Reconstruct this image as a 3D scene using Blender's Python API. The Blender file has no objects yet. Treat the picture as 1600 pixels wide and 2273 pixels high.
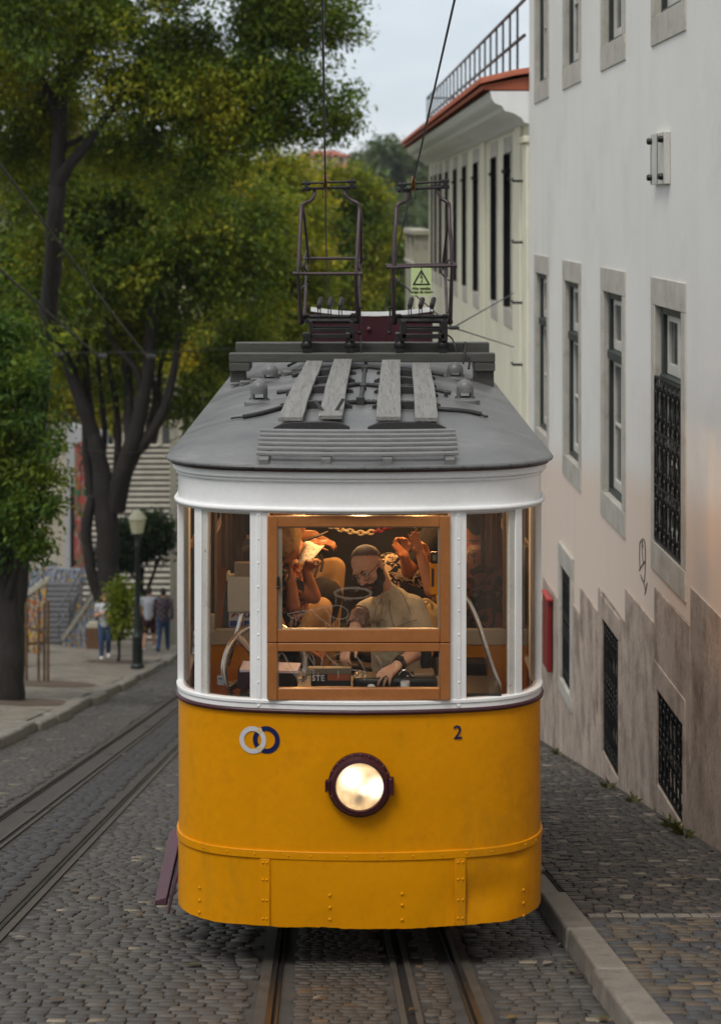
import bpy, bmesh, math, random
import numpy as np
from math import radians as R, sin, cos, pi, sqrt, exp
from mathutils import Vector as V, Matrix as MX, Euler, noise as mn
from mathutils.bvhtree import BVHTree
random.seed(7); rng = np.random.default_rng(7)
sc = bpy.context.scene
col = sc.collection
F = 4170.0; HY = 469.0
def P(px, py, Y): return V(((px-800)/F*Y, Y, (HY-py)/F*Y))

# ------------------------------------------------------------ objects
def root_of(o):
    while o.parent: o = o.parent
    return o
def tag(o, label=None, cat=None, group=None, kind=None):
    if label: o['label'] = label
    if cat: o['category'] = cat
    if group: o['group'] = group
    if kind: o['kind'] = kind
    return o
def thing(name, loc, label, cat, group=None):
    o = bpy.data.objects.new(name, None); col.objects.link(o)
    o.location = loc; o.empty_display_size = .2
    return tag(o, label, cat, group)
def link_mesh(name, me, parent=None):
    o = bpy.data.objects.new(name, me); col.objects.link(o)
    if parent: o.parent = parent
    return o
def copy_tree(o, parent=None, shift=None, label=None):
    c = o.copy(); col.objects.link(c)
    if parent: c.parent = parent
    if shift is not None: c.location = o.location + V(shift)
    if label: c['label'] = label
    for ch in list(o.children): copy_tree(ch, c)
    return c

class MB:
    def __init__(s): s.v = []; s.f = []; s.m = []; s.mi = 0
    def add(s, vs, fs):
        b = len(s.v); s.v += [V(q) for q in vs]
        for f in fs: s.f.append(tuple(b+i for i in f)); s.m.append(s.mi)
        return s
    def hexa(s, c):  # 8 corners: bottom 4 ccw, top 4 ccw
        return s.add(c, [(3,2,1,0),(4,5,6,7),(0,1,5,4),(1,2,6,5),(2,3,7,6),(3,0,4,7)])
    def box(s, a, b):
        x0,x1 = sorted((a[0],b[0])); y0,y1 = sorted((a[1],b[1])); z0,z1 = sorted((a[2],b[2]))
        return s.hexa([(x0,y0,z0),(x1,y0,z0),(x1,y1,z0),(x0,y1,z0),(x0,y0,z1),(x1,y0,z1),(x1,y1,z1),(x0,y1,z1)])
    def obox(s, c, ax, ay, az):  # centre and three half vectors
        c, ax, ay, az = V(c), V(ax), V(ay), V(az)
        return s.hexa([c-ax-ay-az, c+ax-ay-az, c+ax+ay-az, c-ax+ay-az, c-ax-ay+az, c+ax-ay+az, c+ax+ay+az, c-ax+ay+az])
    def bar(s, p, q, w, h, up=(0,0,1)):
        p, q = V(p), V(q); d = (q-p).normalized()
        sd = d.cross(V(up))
        if sd.length < 1e-4: sd = d.cross(V((1,0,0)))
        sd.normalize(); u = sd.cross(d)
        return s.obox((p+q)/2, sd*w/2, (q-p)/2, u*h/2)
    def tube(s, pts, r, n=8, caps=True, closed=False):
        pts = [V(p) for p in pts]; k = len(pts)
        rs = r if isinstance(r, (list, tuple)) else [r]*k
        b = len(s.v); ref = None
        for i, p in enumerate(pts):
            if closed: d = pts[(i+1) % k]-pts[i-1]
            else: d = pts[min(i+1,k-1)]-pts[max(i-1,0)]
            d.normalize()
            if ref is None:
                ref = d.cross(V((0,0,1)))
                if ref.length < .05: ref = d.cross(V((1,0,0)))
            ref = (ref - d*ref.dot(d)).normalized(); w = d.cross(ref)
            for j in range(n):
                a = 2*pi*j/n
                s.v.append(p + (ref*cos(a)+w*sin(a))*rs[i])
        for i in range(k if closed else k-1):
            for j in range(n):
                s.f.append((b+i*n+j, b+i*n+(j+1)%n, b+((i+1)%k)*n+(j+1)%n, b+((i+1)%k)*n+j)); s.m.append(s.mi)
        if caps and not closed:
            s.f.append(tuple(b+j for j in range(n))[::-1]); s.m.append(s.mi)
            s.f.append(tuple(b+(k-1)*n+j for j in range(n))); s.m.append(s.mi)
        return s
    def cyl(s, p, q, r, n=14, r2=None): return s.tube([p, q], [r, r if r2 is None else r2], n)
    def lathe(s, c, axis, prof, n=24):  # prof: list of (radius, along)
        c = V(c); a = V(axis).normalized()
        u = a.cross(V((0,0,1)))
        if u.length < .05: u = a.cross(V((1,0,0)))
        u.normalize(); w = a.cross(u); b = len(s.v)
        for (r, h) in prof:
            for j in range(n):
                t = 2*pi*j/n; s.v.append(c + a*h + (u*cos(t)+w*sin(t))*max(r,1e-5))
        for i in range(len(prof)-1):
            for j in range(n):
                s.f.append((b+i*n+j, b+i*n+(j+1)%n, b+(i+1)*n+(j+1)%n, b+(i+1)*n+j)); s.m.append(s.mi)
        return s
    def prism(s, poly, d):  # planar polygon extruded by vector d
        poly = [V(p) for p in poly]; n = len(poly); d = V(d)
        return s.add(poly+[p+d for p in poly], [tuple(range(n))[::-1], tuple(range(n,2*n))]+[(i,(i+1)%n,n+(i+1)%n,n+i) for i in range(n)])
    def grid(s, pts):  # rows of points
        h, w = len(pts), len(pts[0])
        return s.add([p for r in pts for p in r], [(i*w+j, i*w+j+1, (i+1)*w+j+1, (i+1)*w+j) for i in range(h-1) for j in range(w-1)])
    def ball(s, c, r, n=12, m=8, sx=1, sy=1, sz=1):
        c = V(c); b = len(s.v)
        for i in range(m+1):
            t = pi*i/m
            for j in range(n):
                a = 2*pi*j/n; s.v.append(c+V((r*sx*sin(t)*cos(a), r*sy*sin(t)*sin(a), r*sz*cos(t))))
        for i in range(m):
            for j in range(n):
                s.f.append((b+i*n+j, b+(i+1)*n+j, b+(i+1)*n+(j+1)%n, b+i*n+(j+1)%n)); s.m.append(s.mi)
        return s
    def build(s, name, mats, parent=None, bevel=0, smooth=35, seg=2, weld=True):
        org = root_of(parent).matrix_basis.translation if parent else V((0,0,0))
        me = bpy.data.meshes.new(name)
        me.from_pydata([tuple(q-org) for q in s.v], [], s.f)
        if not isinstance(mats, (list, tuple)): mats = [mats]
        for m in mats: me.materials.append(m)
        me.polygons.foreach_set('material_index', s.m)
        bm = bmesh.new(); bm.from_mesh(me)
        if weld: bmesh.ops.remove_doubles(bm, verts=bm.verts, dist=2e-5)
        bmesh.ops.recalc_face_normals(bm, faces=bm.faces)
        bm.to_mesh(me); bm.free()
        if smooth:
            me.shade_smooth(); me.set_sharp_from_angle(angle=R(smooth))
        o = link_mesh(name, me, parent)
        if bevel:
            b = o.modifiers.new('bevel', 'BEVEL'); b.width = bevel; b.segments = seg; b.limit_method = 'ANGLE'; b.angle_limit = R(40)
            b.harden_normals = False
        return o

def catmull(pts, per=8, closed=False):
    pts = [V(p) for p in pts]; out = []; n = len(pts)
    for i in range(n if closed else n-1):
        p0 = pts[i-1] if (i > 0 or closed) else pts[0]*2-pts[1]
        p1 = pts[i]; p2 = pts[(i+1) % n]
        p3 = pts[(i+2) % n] if (closed or i+2 < n) else pts[-1]*2-pts[-2]
        for k in range(per):
            t = k/per
            out.append(.5*((2*p1)+(p2-p0)*t+(2*p0-5*p1+4*p2-p3)*t*t+(3*p1-p0-3*p2+p3)*t**3))
    if not closed: out.append(pts[-1])
    return out

def np_mesh(name, verts, faces, mats, cols=None, parent=None, smooth=False):
    """quad (or tri) mesh from numpy arrays; cols per face rgb"""
    me = bpy.data.meshes.new(name); nv = len(verts); nf, k = faces.shape
    me.vertices.add(nv); me.vertices.foreach_set('co', verts.astype(np.float32).ravel())
    me.loops.add(nf*k); me.loops.foreach_set('vertex_index', faces.astype(np.int32).ravel())
    me.polygons.add(nf); me.polygons.foreach_set('loop_start', np.arange(0, nf*k, k, dtype=np.int32))
    me.polygons.foreach_set('loop_total', np.full(nf, k, dtype=np.int32))
    if cols is not None:
        a = me.attributes.new('Col', 'FLOAT_COLOR', 'FACE')
        c4 = np.ones((nf, 4), np.float32); c4[:, :3] = cols; a.data.foreach_set('color', c4.ravel())
    me.update(calc_edges=True)
    if smooth: me.polygons.foreach_set('use_smooth', np.ones(nf, dtype=bool))
    for m in (mats if isinstance(mats, (list, tuple)) else [mats]): me.materials.append(m)
    return link_mesh(name, me, parent)

def text_mesh(txt, size, font_w=0, ext=.001):
    cu = bpy.data.curves.new('lettering', 'FONT'); cu.body = txt; cu.size = size; cu.align_x = 'CENTER'; cu.align_y = 'CENTER'
    cu.extrude = ext; cu.offset = font_w; cu.resolution_u = 4
    o = bpy.data.objects.new('lettering', cu); col.objects.link(o)
    dg = bpy.context.evaluated_depsgraph_get(); me = bpy.data.meshes.new_from_object(o.evaluated_get(dg))
    bpy.data.objects.remove(o); bpy.data.curves.remove(cu)
    return me
def text_into(mb, txt, size, place, w=0):
    """place: function (u, v, d) -> world point"""
    me = text_mesh(txt, size, w)
    mb.add([place(v.co.x, v.co.y, v.co.z) for v in me.vertices], [tuple(p.vertices) for p in me.polygons])
    bpy.data.meshes.remove(me)

# ------------------------------------------------------------ materials
def srgb(r, g, b):
    f = lambda c: (c/255/12.92) if c/255 <= .04045 else ((c/255+.055)/1.055)**2.4
    return (f(r), f(g), f(b))
class NT:
    def __init__(s, m): s.t = m.node_tree; s.n = s.t.nodes; s.l = s.t.links
    def new(s, k, **kw):
        o = s.n.new(k)
        for a, b in kw.items():
            if a.startswith('i_'):
                key = a[2:]; key = int(key) if key.isdigit() else key.replace('_', ' ')
                o.inputs[key].default_value = b
            else: setattr(o, a, b)
        return o
    def link(s, a, b): s.l.new(a, b)
    def mix(s, fac, a, b, mode='MIX'):
        m = s.n.new('ShaderNodeMix'); m.data_type = 'RGBA'; m.blend_type = mode
        for k, val in ((0, fac), (6, a), (7, b)):
            if hasattr(val, 'links') or hasattr(val, 'is_output'): s.link(val, m.inputs[k])
            else: m.inputs[k].default_value = val if k == 0 else (*val[:3], 1)
        return m.outputs[2]
    def ramp(s, fac, stops):
        r = s.n.new('ShaderNodeValToRGB'); s.link(fac, r.inputs[0]); e = r.color_ramp.elements
        e[0].position, e[0].color = stops[0][0], (*stops[0][1], 1); e[1].position, e[1].color = stops[-1][0], (*stops[-1][1], 1)
        for p, c in stops[1:-1]:
            q = e.new(p); q.color = (*c, 1)
        return r.outputs[0]
def g3(x): return (x, x, x)
def mat(name, c, rough=.6, var=.12, scale=3, c2=None, c2t=(.55, .75), c2scale=6, bump=.15, bscale=60, metal=0, spec=.5, stretch=(1,1,1), attr=False, coat=0, rvar=.15, fine=.08):
    m = bpy.data.materials.new(name); m.use_nodes = True; t = NT(m)
    bs = t.n['Principled BSDF']
    tc = t.new('ShaderNodeTexCoord'); mp = t.new('ShaderNodeMapping', i_Scale=stretch); t.link(tc.outputs['Object'], mp.inputs[0])
    n1 = t.new('ShaderNodeTexNoise', i_Scale=scale, i_Detail=8, i_Roughness=.6); t.link(mp.outputs[0], n1.inputs['Vector'])
    n2 = t.new('ShaderNodeTexNoise', i_Scale=bscale, i_Detail=6, i_Roughness=.65); t.link(mp.outputs[0], n2.inputs['Vector'])
    f = t.ramp(n1.outputs[0], [(.3, g3(1-var)), (.7, g3(1+var))])
    f2 = t.ramp(n2.outputs[0], [(.3, g3(1-fine)), (.7, g3(1+fine))])
    base = c
    if c2 is not None:
        n3 = t.new('ShaderNodeTexNoise', i_Scale=c2scale, i_Detail=10, i_Roughness=.7); t.link(mp.outputs[0], n3.inputs['Vector'])
        k = t.ramp(n3.outputs[0], [(c2t[0], g3(0)), (c2t[1], g3(1))])
        base = t.mix(k, c, c2)
    if attr:
        at = t.new('ShaderNodeAttribute', attribute_name='Col')
        base = t.mix(1.0, at.outputs['Color'], base, 'MULTIPLY')
    o = t.mix(1.0, base, f, 'MULTIPLY'); o = t.mix(1.0, o, f2, 'MULTIPLY')
    t.link(o, bs.inputs['Base Color'])
    bs.inputs['Metallic'].default_value = metal; bs.inputs['Specular IOR Level'].default_value = spec
    mr = t.new('ShaderNodeMapRange'); t.link(n1.outputs[0], mr.inputs[0]); mr.inputs[3].default_value = max(.03, rough-rvar); mr.inputs[4].default_value = min(1, rough+rvar)
    t.link(mr.outputs[0], bs.inputs['Roughness'])
    if bump:
        b = t.new('ShaderNodeBump', i_Strength=bump, i_Distance=.01); t.link(n2.outputs[0], b.inputs['Height']); t.link(b.outputs[0], bs.inputs['Normal'])
    if coat: bs.inputs['Coat Weight'].default_value = coat; bs.inputs['Coat Roughness'].default_value = .15
    return m
def emis(name, c, k, noise=None):
    m = bpy.data.materials.new(name); m.use_nodes = True; t = NT(m); bs = t.n['Principled BSDF']
    bs.inputs['Base Color'].default_value = (*c, 1); bs.inputs['Emission Color'].default_value = (*c, 1); bs.inputs['Emission Strength'].default_value = k
    return m
def glass(name, tint=(.9,.93,.92), ior=1.45, dirt=.04, dscale=4):
    m = bpy.data.materials.new(name); m.use_nodes = True; t = NT(m); t.n.remove(t.n['Principled BSDF'])
    out = t.n['Material Output']
    tr = t.new('ShaderNodeBsdfTransparent'); tr.inputs[0].default_value = (*tint, 1)
    gl = t.new('ShaderNodeBsdfGlossy', i_Roughness=.02); gl.inputs[0].default_value = (.9,.9,.9,1)
    fr = t.new('ShaderNodeFresnel', i_IOR=ior)
    df = t.new('ShaderNodeBsdfDiffuse'); df.inputs[0].default_value = (.5,.48,.44,1)
    tc = t.new('ShaderNodeTexCoord'); n = t.new('ShaderNodeTexNoise', i_Scale=dscale, i_Detail=9, i_Roughness=.7); t.link(tc.outputs['Object'], n.inputs['Vector'])
    k = t.ramp(n.outputs[0], [(.35, g3(dirt*.3)), (.75, g3(dirt*2))])
    a = t.new('ShaderNodeMixShader'); t.link(k, a.inputs[0]); t.link(tr.outputs[0], a.inputs[1]); t.link(df.outputs[0], a.inputs[2])
    b = t.new('ShaderNodeMixShader'); t.link(fr.outputs[0], b.inputs[0]); t.link(a.outputs[0], b.inputs[1]); t.link(gl.outputs[0], b.inputs[2])
    t.link(b.outputs[0], out.inputs[0])
    return m
def leafmat(name, trans=.30):
    m = bpy.data.materials.new(name); m.use_nodes = True; t = NT(m); t.n.remove(t.n['Principled BSDF'])
    out = t.n['Material Output']; at = t.new('ShaderNodeAttribute', attribute_name='Col')
    d = t.new('ShaderNodeBsdfPrincipled', i_Roughness=.55); d.inputs['Specular IOR Level'].default_value = .35
    t.link(at.outputs['Color'], d.inputs['Base Color'])
    tl = t.new('ShaderNodeBsdfTranslucent'); c = t.mix(1.0, at.outputs['Color'], (1.5,1.35,.6), 'MULTIPLY'); t.link(c, tl.inputs[0])
    a = t.new('ShaderNodeMixShader'); a.inputs[0].default_value = trans
    t.link(d.outputs[0], a.inputs[1]); t.link(tl.outputs[0], a.inputs[2]); t.link(a.outputs[0], out.inputs[0])
    return m

MT = {}
MT['yellow'] = mat('yellow_paint', (.70,.280,.0004), .36, var=.08, scale=2, bump=.07, bscale=25, coat=.03, spec=.22, c2=(.50,.18,.003), c2t=(.56,.80), c2scale=4, fine=.05)
MT['white'] = mat('white_paint', (.85,.86,.87), .38, var=.05, scale=4, bump=.06, bscale=40, c2=(.72,.71,.68), c2t=(.62,.8), c2scale=7, coat=.15, fine=.03)
MT['maroon'] = mat('maroon_paint', (.045,.008,.014), .35, var=.2, bump=.12)
MT['step'] = mat('maroon_step_paint', (.085,.035,.055), .5, var=.2, bump=.4, bscale=90, c2=(.05,.03,.035))
MT['roofgrey'] = mat('grey_roof_paint', (.132,.134,.138), .40, var=.34, scale=2.6, bump=.16, bscale=26, c2=(.20,.20,.19), c2t=(.52,.74), c2scale=4)
MT['plank'] = mat('weathered_plank', (.25,.248,.236), .55, var=.2, scale=4, stretch=(9,.35,9), bump=.8, bscale=16, c2=(.085,.083,.078), c2t=(.5,.7), c2scale=9)
MT['slat'] = mat('grey_slat_paint', (.165,.165,.165), .4, var=.2, scale=8, bump=.12)
MT['beam'] = mat('grey_beam_paint', (.066,.066,.058), .5, var=.2, scale=6, stretch=(.6,4,4), bump=.3, bscale=24)
MT['darkiron'] = mat('dark_iron', (.022,.020,.021), .42, var=.3, scale=12, bump=.25, metal=.4, c2=(.06,.04,.03), c2t=(.6,.8))
MT['panto'] = mat('pantograph_paint', (.062,.040,.047), .38, var=.3, scale=10, bump=.15, metal=.35, c2=(.03,.018,.02))
MT['brass'] = mat('worn_brass', (.30,.17,.06), .35, metal=.9)
MT['cable'] = mat('grey_cable', (.030,.030,.031), .55, bump=.2)
MT['frame'] = mat('brown_window_frame', (.345,.130,.038), .36, var=.07, scale=5, stretch=(1,1,1), bump=.06, bscale=30, c2=(.27,.10,.03), c2t=(.55,.8))
MT['glass'] = glass('window_glass', (.93,.93,.90), dirt=.018)
MT['cglass'] = glass('corner_glass', (.92,.93,.92), dirt=.018)
MT['wood'] = mat('dark_wood', (.06,.022,.010), .4, var=.3, scale=3, stretch=(8,8,.5), bump=.1)
MT['black'] = mat('black_plastic', (.012,.012,.013), .4, bump=.05)
MT['chrome'] = mat('polished_steel', (.55,.54,.52), .22, metal=1, var=.15, bump=.03)
MT['cream'] = mat('cream_enamel', (.50,.47,.38), .4, var=.1, c2=(.38,.34,.26))
MT['paper'] = mat('white_paper', (.75,.73,.74), .7, var=.04, bump=.02)
MT['navy'] = mat('navy_print', (.006,.012,.075), .35, bump=0)
MT['lightgrey'] = mat('light_grey_print', (.58,.57,.60), .35, bump=0, var=.04)
MT['ltblend'] = mat('pale_yellow_print', (.62,.50,.30), .35, bump=0, var=.04)
MT['skin'] = mat('skin', (.56,.30,.185), .48, var=.10, scale=14, bump=.12, bscale=120, c2=(.42,.19,.115), c2scale=10)
MT['skin2'] = mat('tanned_skin', (.34,.15,.075), .48, var=.12, scale=14, bump=.1, bscale=120)

def chips(m, c, scale, lo, hi, amt, stretch=(1,1,1)):
    """small chips, scuffs and specks with a shape of their own"""
    t = NT(m); bs = t.n['Principled BSDF']; src = bs.inputs['Base Color'].links[0].from_socket
    tc = t.new('ShaderNodeTexCoord'); mp = t.new('ShaderNodeMapping', i_Scale=stretch); t.link(tc.outputs['Object'], mp.inputs[0])
    n = t.new('ShaderNodeTexNoise', i_Scale=scale, i_Detail=6, i_Roughness=.75); t.link(mp.outputs[0], n.inputs['Vector'])
    k = t.ramp(n.outputs[0], [(lo, g3(0)), (hi, g3(amt))]); t.link(t.mix(k, src, c), bs.inputs['Base Color'])
chips(MT['yellow'], (.16,.075,.012), 9, .68, .74, .55, (1,1,.6)); chips(MT['yellow'], (.30,.15,.02), 2.2, .56, .74, .45, (1.4,1,.5))
chips(MT['white'], (.25,.20,.17), 14, .70, .74, .6); chips(MT['frame'], (.14,.055,.02), 16, .66, .72, .6)
chips(MT['roofgrey'], (.05,.05,.048), 7, .62, .72, .7); chips(MT['roofgrey'], (.30,.30,.29), 20, .68, .73, .7)
# ------------------------------------------------------------ camera, light
cam = bpy.data.cameras.new('camera'); co = bpy.data.objects.new('camera', cam); col.objects.link(co)
co.rotation_euler = (R(90), 0, 0); cam.sensor_fit = 'HORIZONTAL'; cam.sensor_width = 24; cam.lens = 24*F/1600
cam.shift_y = -(1136.5-HY)/1600; cam.clip_end = 3000; cam.clip_start = .1
cam.dof.use_dof = True; cam.dof.focus_distance = 11.0; cam.dof.aperture_fstop = 2.5
sc.camera = co
SUN_EL, SUN_AZ = 57, 207      # azimuth: degrees clockwise from +Y: high, behind and a little left of the camera
w = bpy.data.worlds.new('World'); sc.world = w; w.use_nodes = True; t = NT(w)
bg = t.n['Background']; bg.inputs[1].default_value = .1
sky = t.new('ShaderNodeTexSky', sky_type='NISHITA', sun_disc=False, sun_elevation=R(SUN_EL), sun_rotation=R(SUN_AZ), air_density=1.2, dust_density=2.5)
tc = t.new('ShaderNodeTexCoord'); mp = t.new('ShaderNodeMapping', i_Scale=(1,1,2.6)); t.link(tc.outputs['Generated'], mp.inputs[0])
n1 = t.new('ShaderNodeTexNoise', i_Scale=5.5, i_Detail=5, i_Roughness=.5); t.link(mp.outputs[0], n1.inputs['Vector'])
cl = t.ramp(n1.outputs[0], [(.36, (7.1,7.9,8.7)), (.5, (8.2,8.7,9.1)), (.66, (9.6,9.7,9.7))])
sp = t.new('ShaderNodeSeparateXYZ'); t.link(tc.outputs['Generated'], sp.inputs[0])
hi = t.new('ShaderNodeMapRange', interpolation_type='SMOOTHSTEP'); t.link(sp.outputs['Z'], hi.inputs[0]); hi.inputs[1].default_value = .14; hi.inputs[2].default_value = .5
cl = t.mix(hi.outputs[0], cl, (7.5,7.5,7.45))   # a neutral cloud deck overhead
k = t.ramp(n1.outputs[0], [(.3, g3(.80)), (.6, g3(.97))])
t.link(t.mix(k, sky.outputs[0], cl), bg.inputs[0])
sl = bpy.data.lights.new('sun', 'SUN'); sl.energy = 1.7; sl.angle = R(22); sl.color = (1,.955,.89)
so = bpy.data.objects.new('sun', sl); col.objects.link(so)
d = V((sin(R(SUN_AZ))*cos(R(SUN_EL)), cos(R(SUN_AZ))*cos(R(SUN_EL)), sin(R(SUN_EL))))
so.rotation_euler = d.to_track_quat('Z', 'Y').to_euler()
sc.view_settings.view_transform = 'Standard'; sc.view_settings.look = 'None'; sc.view_settings.gamma = 1; sc.view_settings.exposure = .10
sc.cycles.use_denoising = True; sc.cycles.max_bounces = 8; sc.cycles.transparent_max_bounces = 16
sc.cycles.sample_clamp_indirect = 6; sc.cycles.caustics_reflective = False; sc.cycles.caustics_refractive = False

# ------------------------------------------------------------ ground
SL = .2065; A0 = 1.87; TX = -.0204      # slope, camera height, sideways drift of the street direction
def G(Y):
    if Y <= 70: return -A0 - SL*Y + (.0003*(Y-25)**2 if Y > 25 else 0)
    b = -A0-SL*70+.0003*45**2; s = -SL+.0006*45; q = 60.0
    if Y < 70+q: u = Y-70; return b + s*(u-u*u/(2*q))
    e = b+s*q/2
    if Y < 170: return e
    u = (Y-170)
    return e + 30*(1-exp(-(u/75)**2))
GV = np.vectorize(G)
gx = np.concatenate([np.linspace(-300,-60,8), np.linspace(-40,40,9), np.linspace(60,300,8)])
gy = np.concatenate([np.linspace(-60,100,41), np.linspace(105,400,60)])
rows = []
for y in gy:
    rows.append([V((x, y, G(y)-.45 + (max(0,abs(x-10)-40)*.03 if y > 100 else 0))) for x in gx])
MT['ground'] = mat('hill_ground', (.06,.075,.04), .9, var=.3, scale=.05)
o = MB().grid(rows).build('ground', MT['ground']); tag(o, kind='structure')

# materials for paving
MT['basalt'] = mat('basalt_sett', (1,1,1), .55, var=.22, scale=14, bump=.5, bscale=70, attr=True, spec=.45, fine=.18)
MT['mortar'] = mat('sandy_joint', (.055,.050,.044), .9, var=.3, scale=6, bump=.6, bscale=80, c2=(.11,.096,.078), c2scale=4)
MT['limestone'] = mat('kerb_limestone', (.22,.20,.17), .6, var=.2, scale=5, bump=.5, bscale=50, c2=(.12,.11,.095), c2t=(.5,.7), c2scale=6)
MT['sidepave'] = mat('pale_setts', (.21,.185,.15), .75, var=.35, scale=3, bump=.6, bscale=14, c2=(.12,.105,.085), c2t=(.5,.66), c2scale=1.7, fine=.3)
MT['railsteel'] = mat('worn_rail_steel', (.085,.078,.072), .33, metal=.75, var=.25, scale=6, stretch=(8,.6,1), bump=.1, c2=(.06,.045,.035))
MT['railbed'] = mat('rail_concrete', (.068,.058,.047), .7, var=.25, scale=7, bump=.5, bscale=40, c2=(.05,.043,.037), c2scale=5)
MT['infill'] = mat('smooth_dark_infill', (.042,.041,.043), .6, var=.35, scale=4, bump=.7, bscale=22, c2=(.07,.064,.056), c2t=(.55,.75), c2scale=9, fine=.25)
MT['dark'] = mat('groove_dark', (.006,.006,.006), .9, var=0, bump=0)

def cx(Y, x0): return x0 + TX*(Y-8.27)          # street-parallel line with x0 at Y=8.27
TRACKS = [(.0595, .17), (-2.035+TX*(8.27-10.65)-.475+.0, -.17)]
def sheet(xa, xb, ya, yb, dz, n=60, nx=2):
    return [[V((xa(y)+(xb(y)-xa(y))*k/(nx-1), y, G(y)+dz)) for k in range(nx)] for y in np.linspace(ya, yb, n)]
KERB_R = lambda Y: 1.127+TX*(Y-8.27)
KERB_L = lambda Y: -4.49+TX*(Y-23.4)
WALLX = lambda Y: 2.88-.0245*Y
rd = MB().grid(sheet(KERB_L, KERB_R, -25, 95, -.012, 120, 8)).build('street', MT['mortar']); tag(rd, kind='structure')

def setts(name, xa, xb, ya, yb, sx, sy, dz, palette, weights, mask=None, gap=.004, hj=.0009, parent=None, skew=0.0):
    """hand-laid paving stones as real little blocks, all in one mesh (one paved surface)"""
    out_v = []; out_c = []
    y = ya; r = 0
    pal = np.array(palette)
    while y < yb:
        ddy = sy*(.88+.24*random.random()); x0 = xa(y); x1 = xb(y)
        n = max(1, int((x1-x0)/sx)); e = np.cumsum(.72+.56*rng.random(n+1)); e = e/e[-1]
        xs = x0 + (x1-x0)*np.concatenate([[0], e]); sh = sx*.5*(r % 2)
        for k in range(len(xs)-1):
            a, b = xs[k]+gap/2, xs[k+1]-gap/2
            if b-a < .03: continue
            xm, ym = (a+b)/2, y+ddy/2
            if mask and not mask(xm, ym, (b-a)/2): continue
            j = (rng.random((4,2))-.5)*np.array([sx*.16, sy*.22])
            ya_, yb_ = y+gap/2, y+ddy-gap/2
            w1 = sin(xm*9+y*2)*.012
            c = np.array([[a,ya_+w1],[b,ya_+w1],[b,yb_+w1],[a,yb_+w1]])+j
            cen = c.mean(0); hz = random.gauss(0, hj); tx, ty = random.gauss(0,.007), random.gauss(0,.007)
            vs = []
            for ring, zz in ((1.0,-.015),(.99,-.004),(.95,.0)):
                q = cen+(c-cen)*ring
                for p in q:
                    vs.append((p[0], p[1], G(p[1])+dz+zz+(hz+(p[0]-cen[0])*tx+(p[1]-cen[1])*ty if zz > -.02 else 0)))
            out_v.append(vs)
            cc = pal[rng.choice(len(pal), p=weights)]*(.86+.28*random.random()); out_c.append(cc)
        y += ddy; r += 1
    n = len(out_v); vv = np.array(out_v).reshape(-1,3)
    fb = np.array([(8,9,10,11)]+[(i,(i+1)%4,4+(i+1)%4,4+i) for i in range(4)]+[(4+i,4+(i+1)%4,8+(i+1)%4,8+i) for i in range(4)])
    ff = (fb[None]+12*np.arange(n)[:,None,None]).reshape(-1,4)
    cc = np.repeat(np.array(out_c), 9, axis=0)
    return np_mesh(name, vv, ff, MT['basalt'], cc, parent, smooth=False)

def off_tracks(x, Y, hw):
    for x0, so_ in TRACKS:
        d = x-cx(Y, x0)
        for rx in (-.47, .47):
            if rx < 0: lo, hi = rx-.068, rx+.045
            else: lo, hi = rx-.045, rx+.068
            if d+hw > lo and d-hw < hi: return False
        if d+hw > so_-.053 and d-hw < so_+.053: return False
        if -.43 < d < .43: return False
    return True
DK = [(.076,.071,.065),(.064,.061,.058),(.086,.079,.070),(.10,.088,.073),(.22,.185,.135)]
o = setts('street_setts', KERB_L, KERB_R, 6.6, 30, .10, .078, 0, DK, [.40,.3,.2,.085,.015], mask=off_tracks)
tag(o, kind='structure')
o = setts('street_setts', KERB_L, KERB_R, 30, 62, .24, .30, 0, DK, [.40,.3,.2,.085,.015], mask=off_tracks); tag(o, kind='structure')

def in_mid(x, Y, hw):
    x0, so_ = TRACKS[0]; d = x-cx(Y, x0)
    return -.425 < d-hw and d+hw < .425 and not (d+hw > so_-.056 and d-hw < so_+.056)
o = setts('track_setts', lambda Y: cx(Y, TRACKS[0][0])-.43, lambda Y: cx(Y, TRACKS[0][0])+.43, 6.6, 12, .075, .07, -.001, [(.070,.061,.052),(.060,.054,.047),(.080,.069,.056),(.12,.075,.045)], [.45,.33,.18,.04], mask=in_mid, gap=.003, hj=.0006); tag(o, kind='structure')
def in_left(x, Y, hw):
    x0, so_ = TRACKS[1]; d = x-cx(Y, x0)
    return -.425 < d-hw and d+hw < .425 and not (d+hw > so_-.06 and d-hw < so_+.06)
o = setts('track_setts', lambda Y: cx(Y, TRACKS[1][0])-.43, lambda Y: cx(Y, TRACKS[1][0])+.43, 6.6, 45, .13, .085, -.002, [(.046,.045,.047),(.040,.039,.041),(.056,.053,.052)], [.45,.35,.2], mask=in_left, gap=.003, hj=.0006); tag(o, kind='structure')
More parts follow.
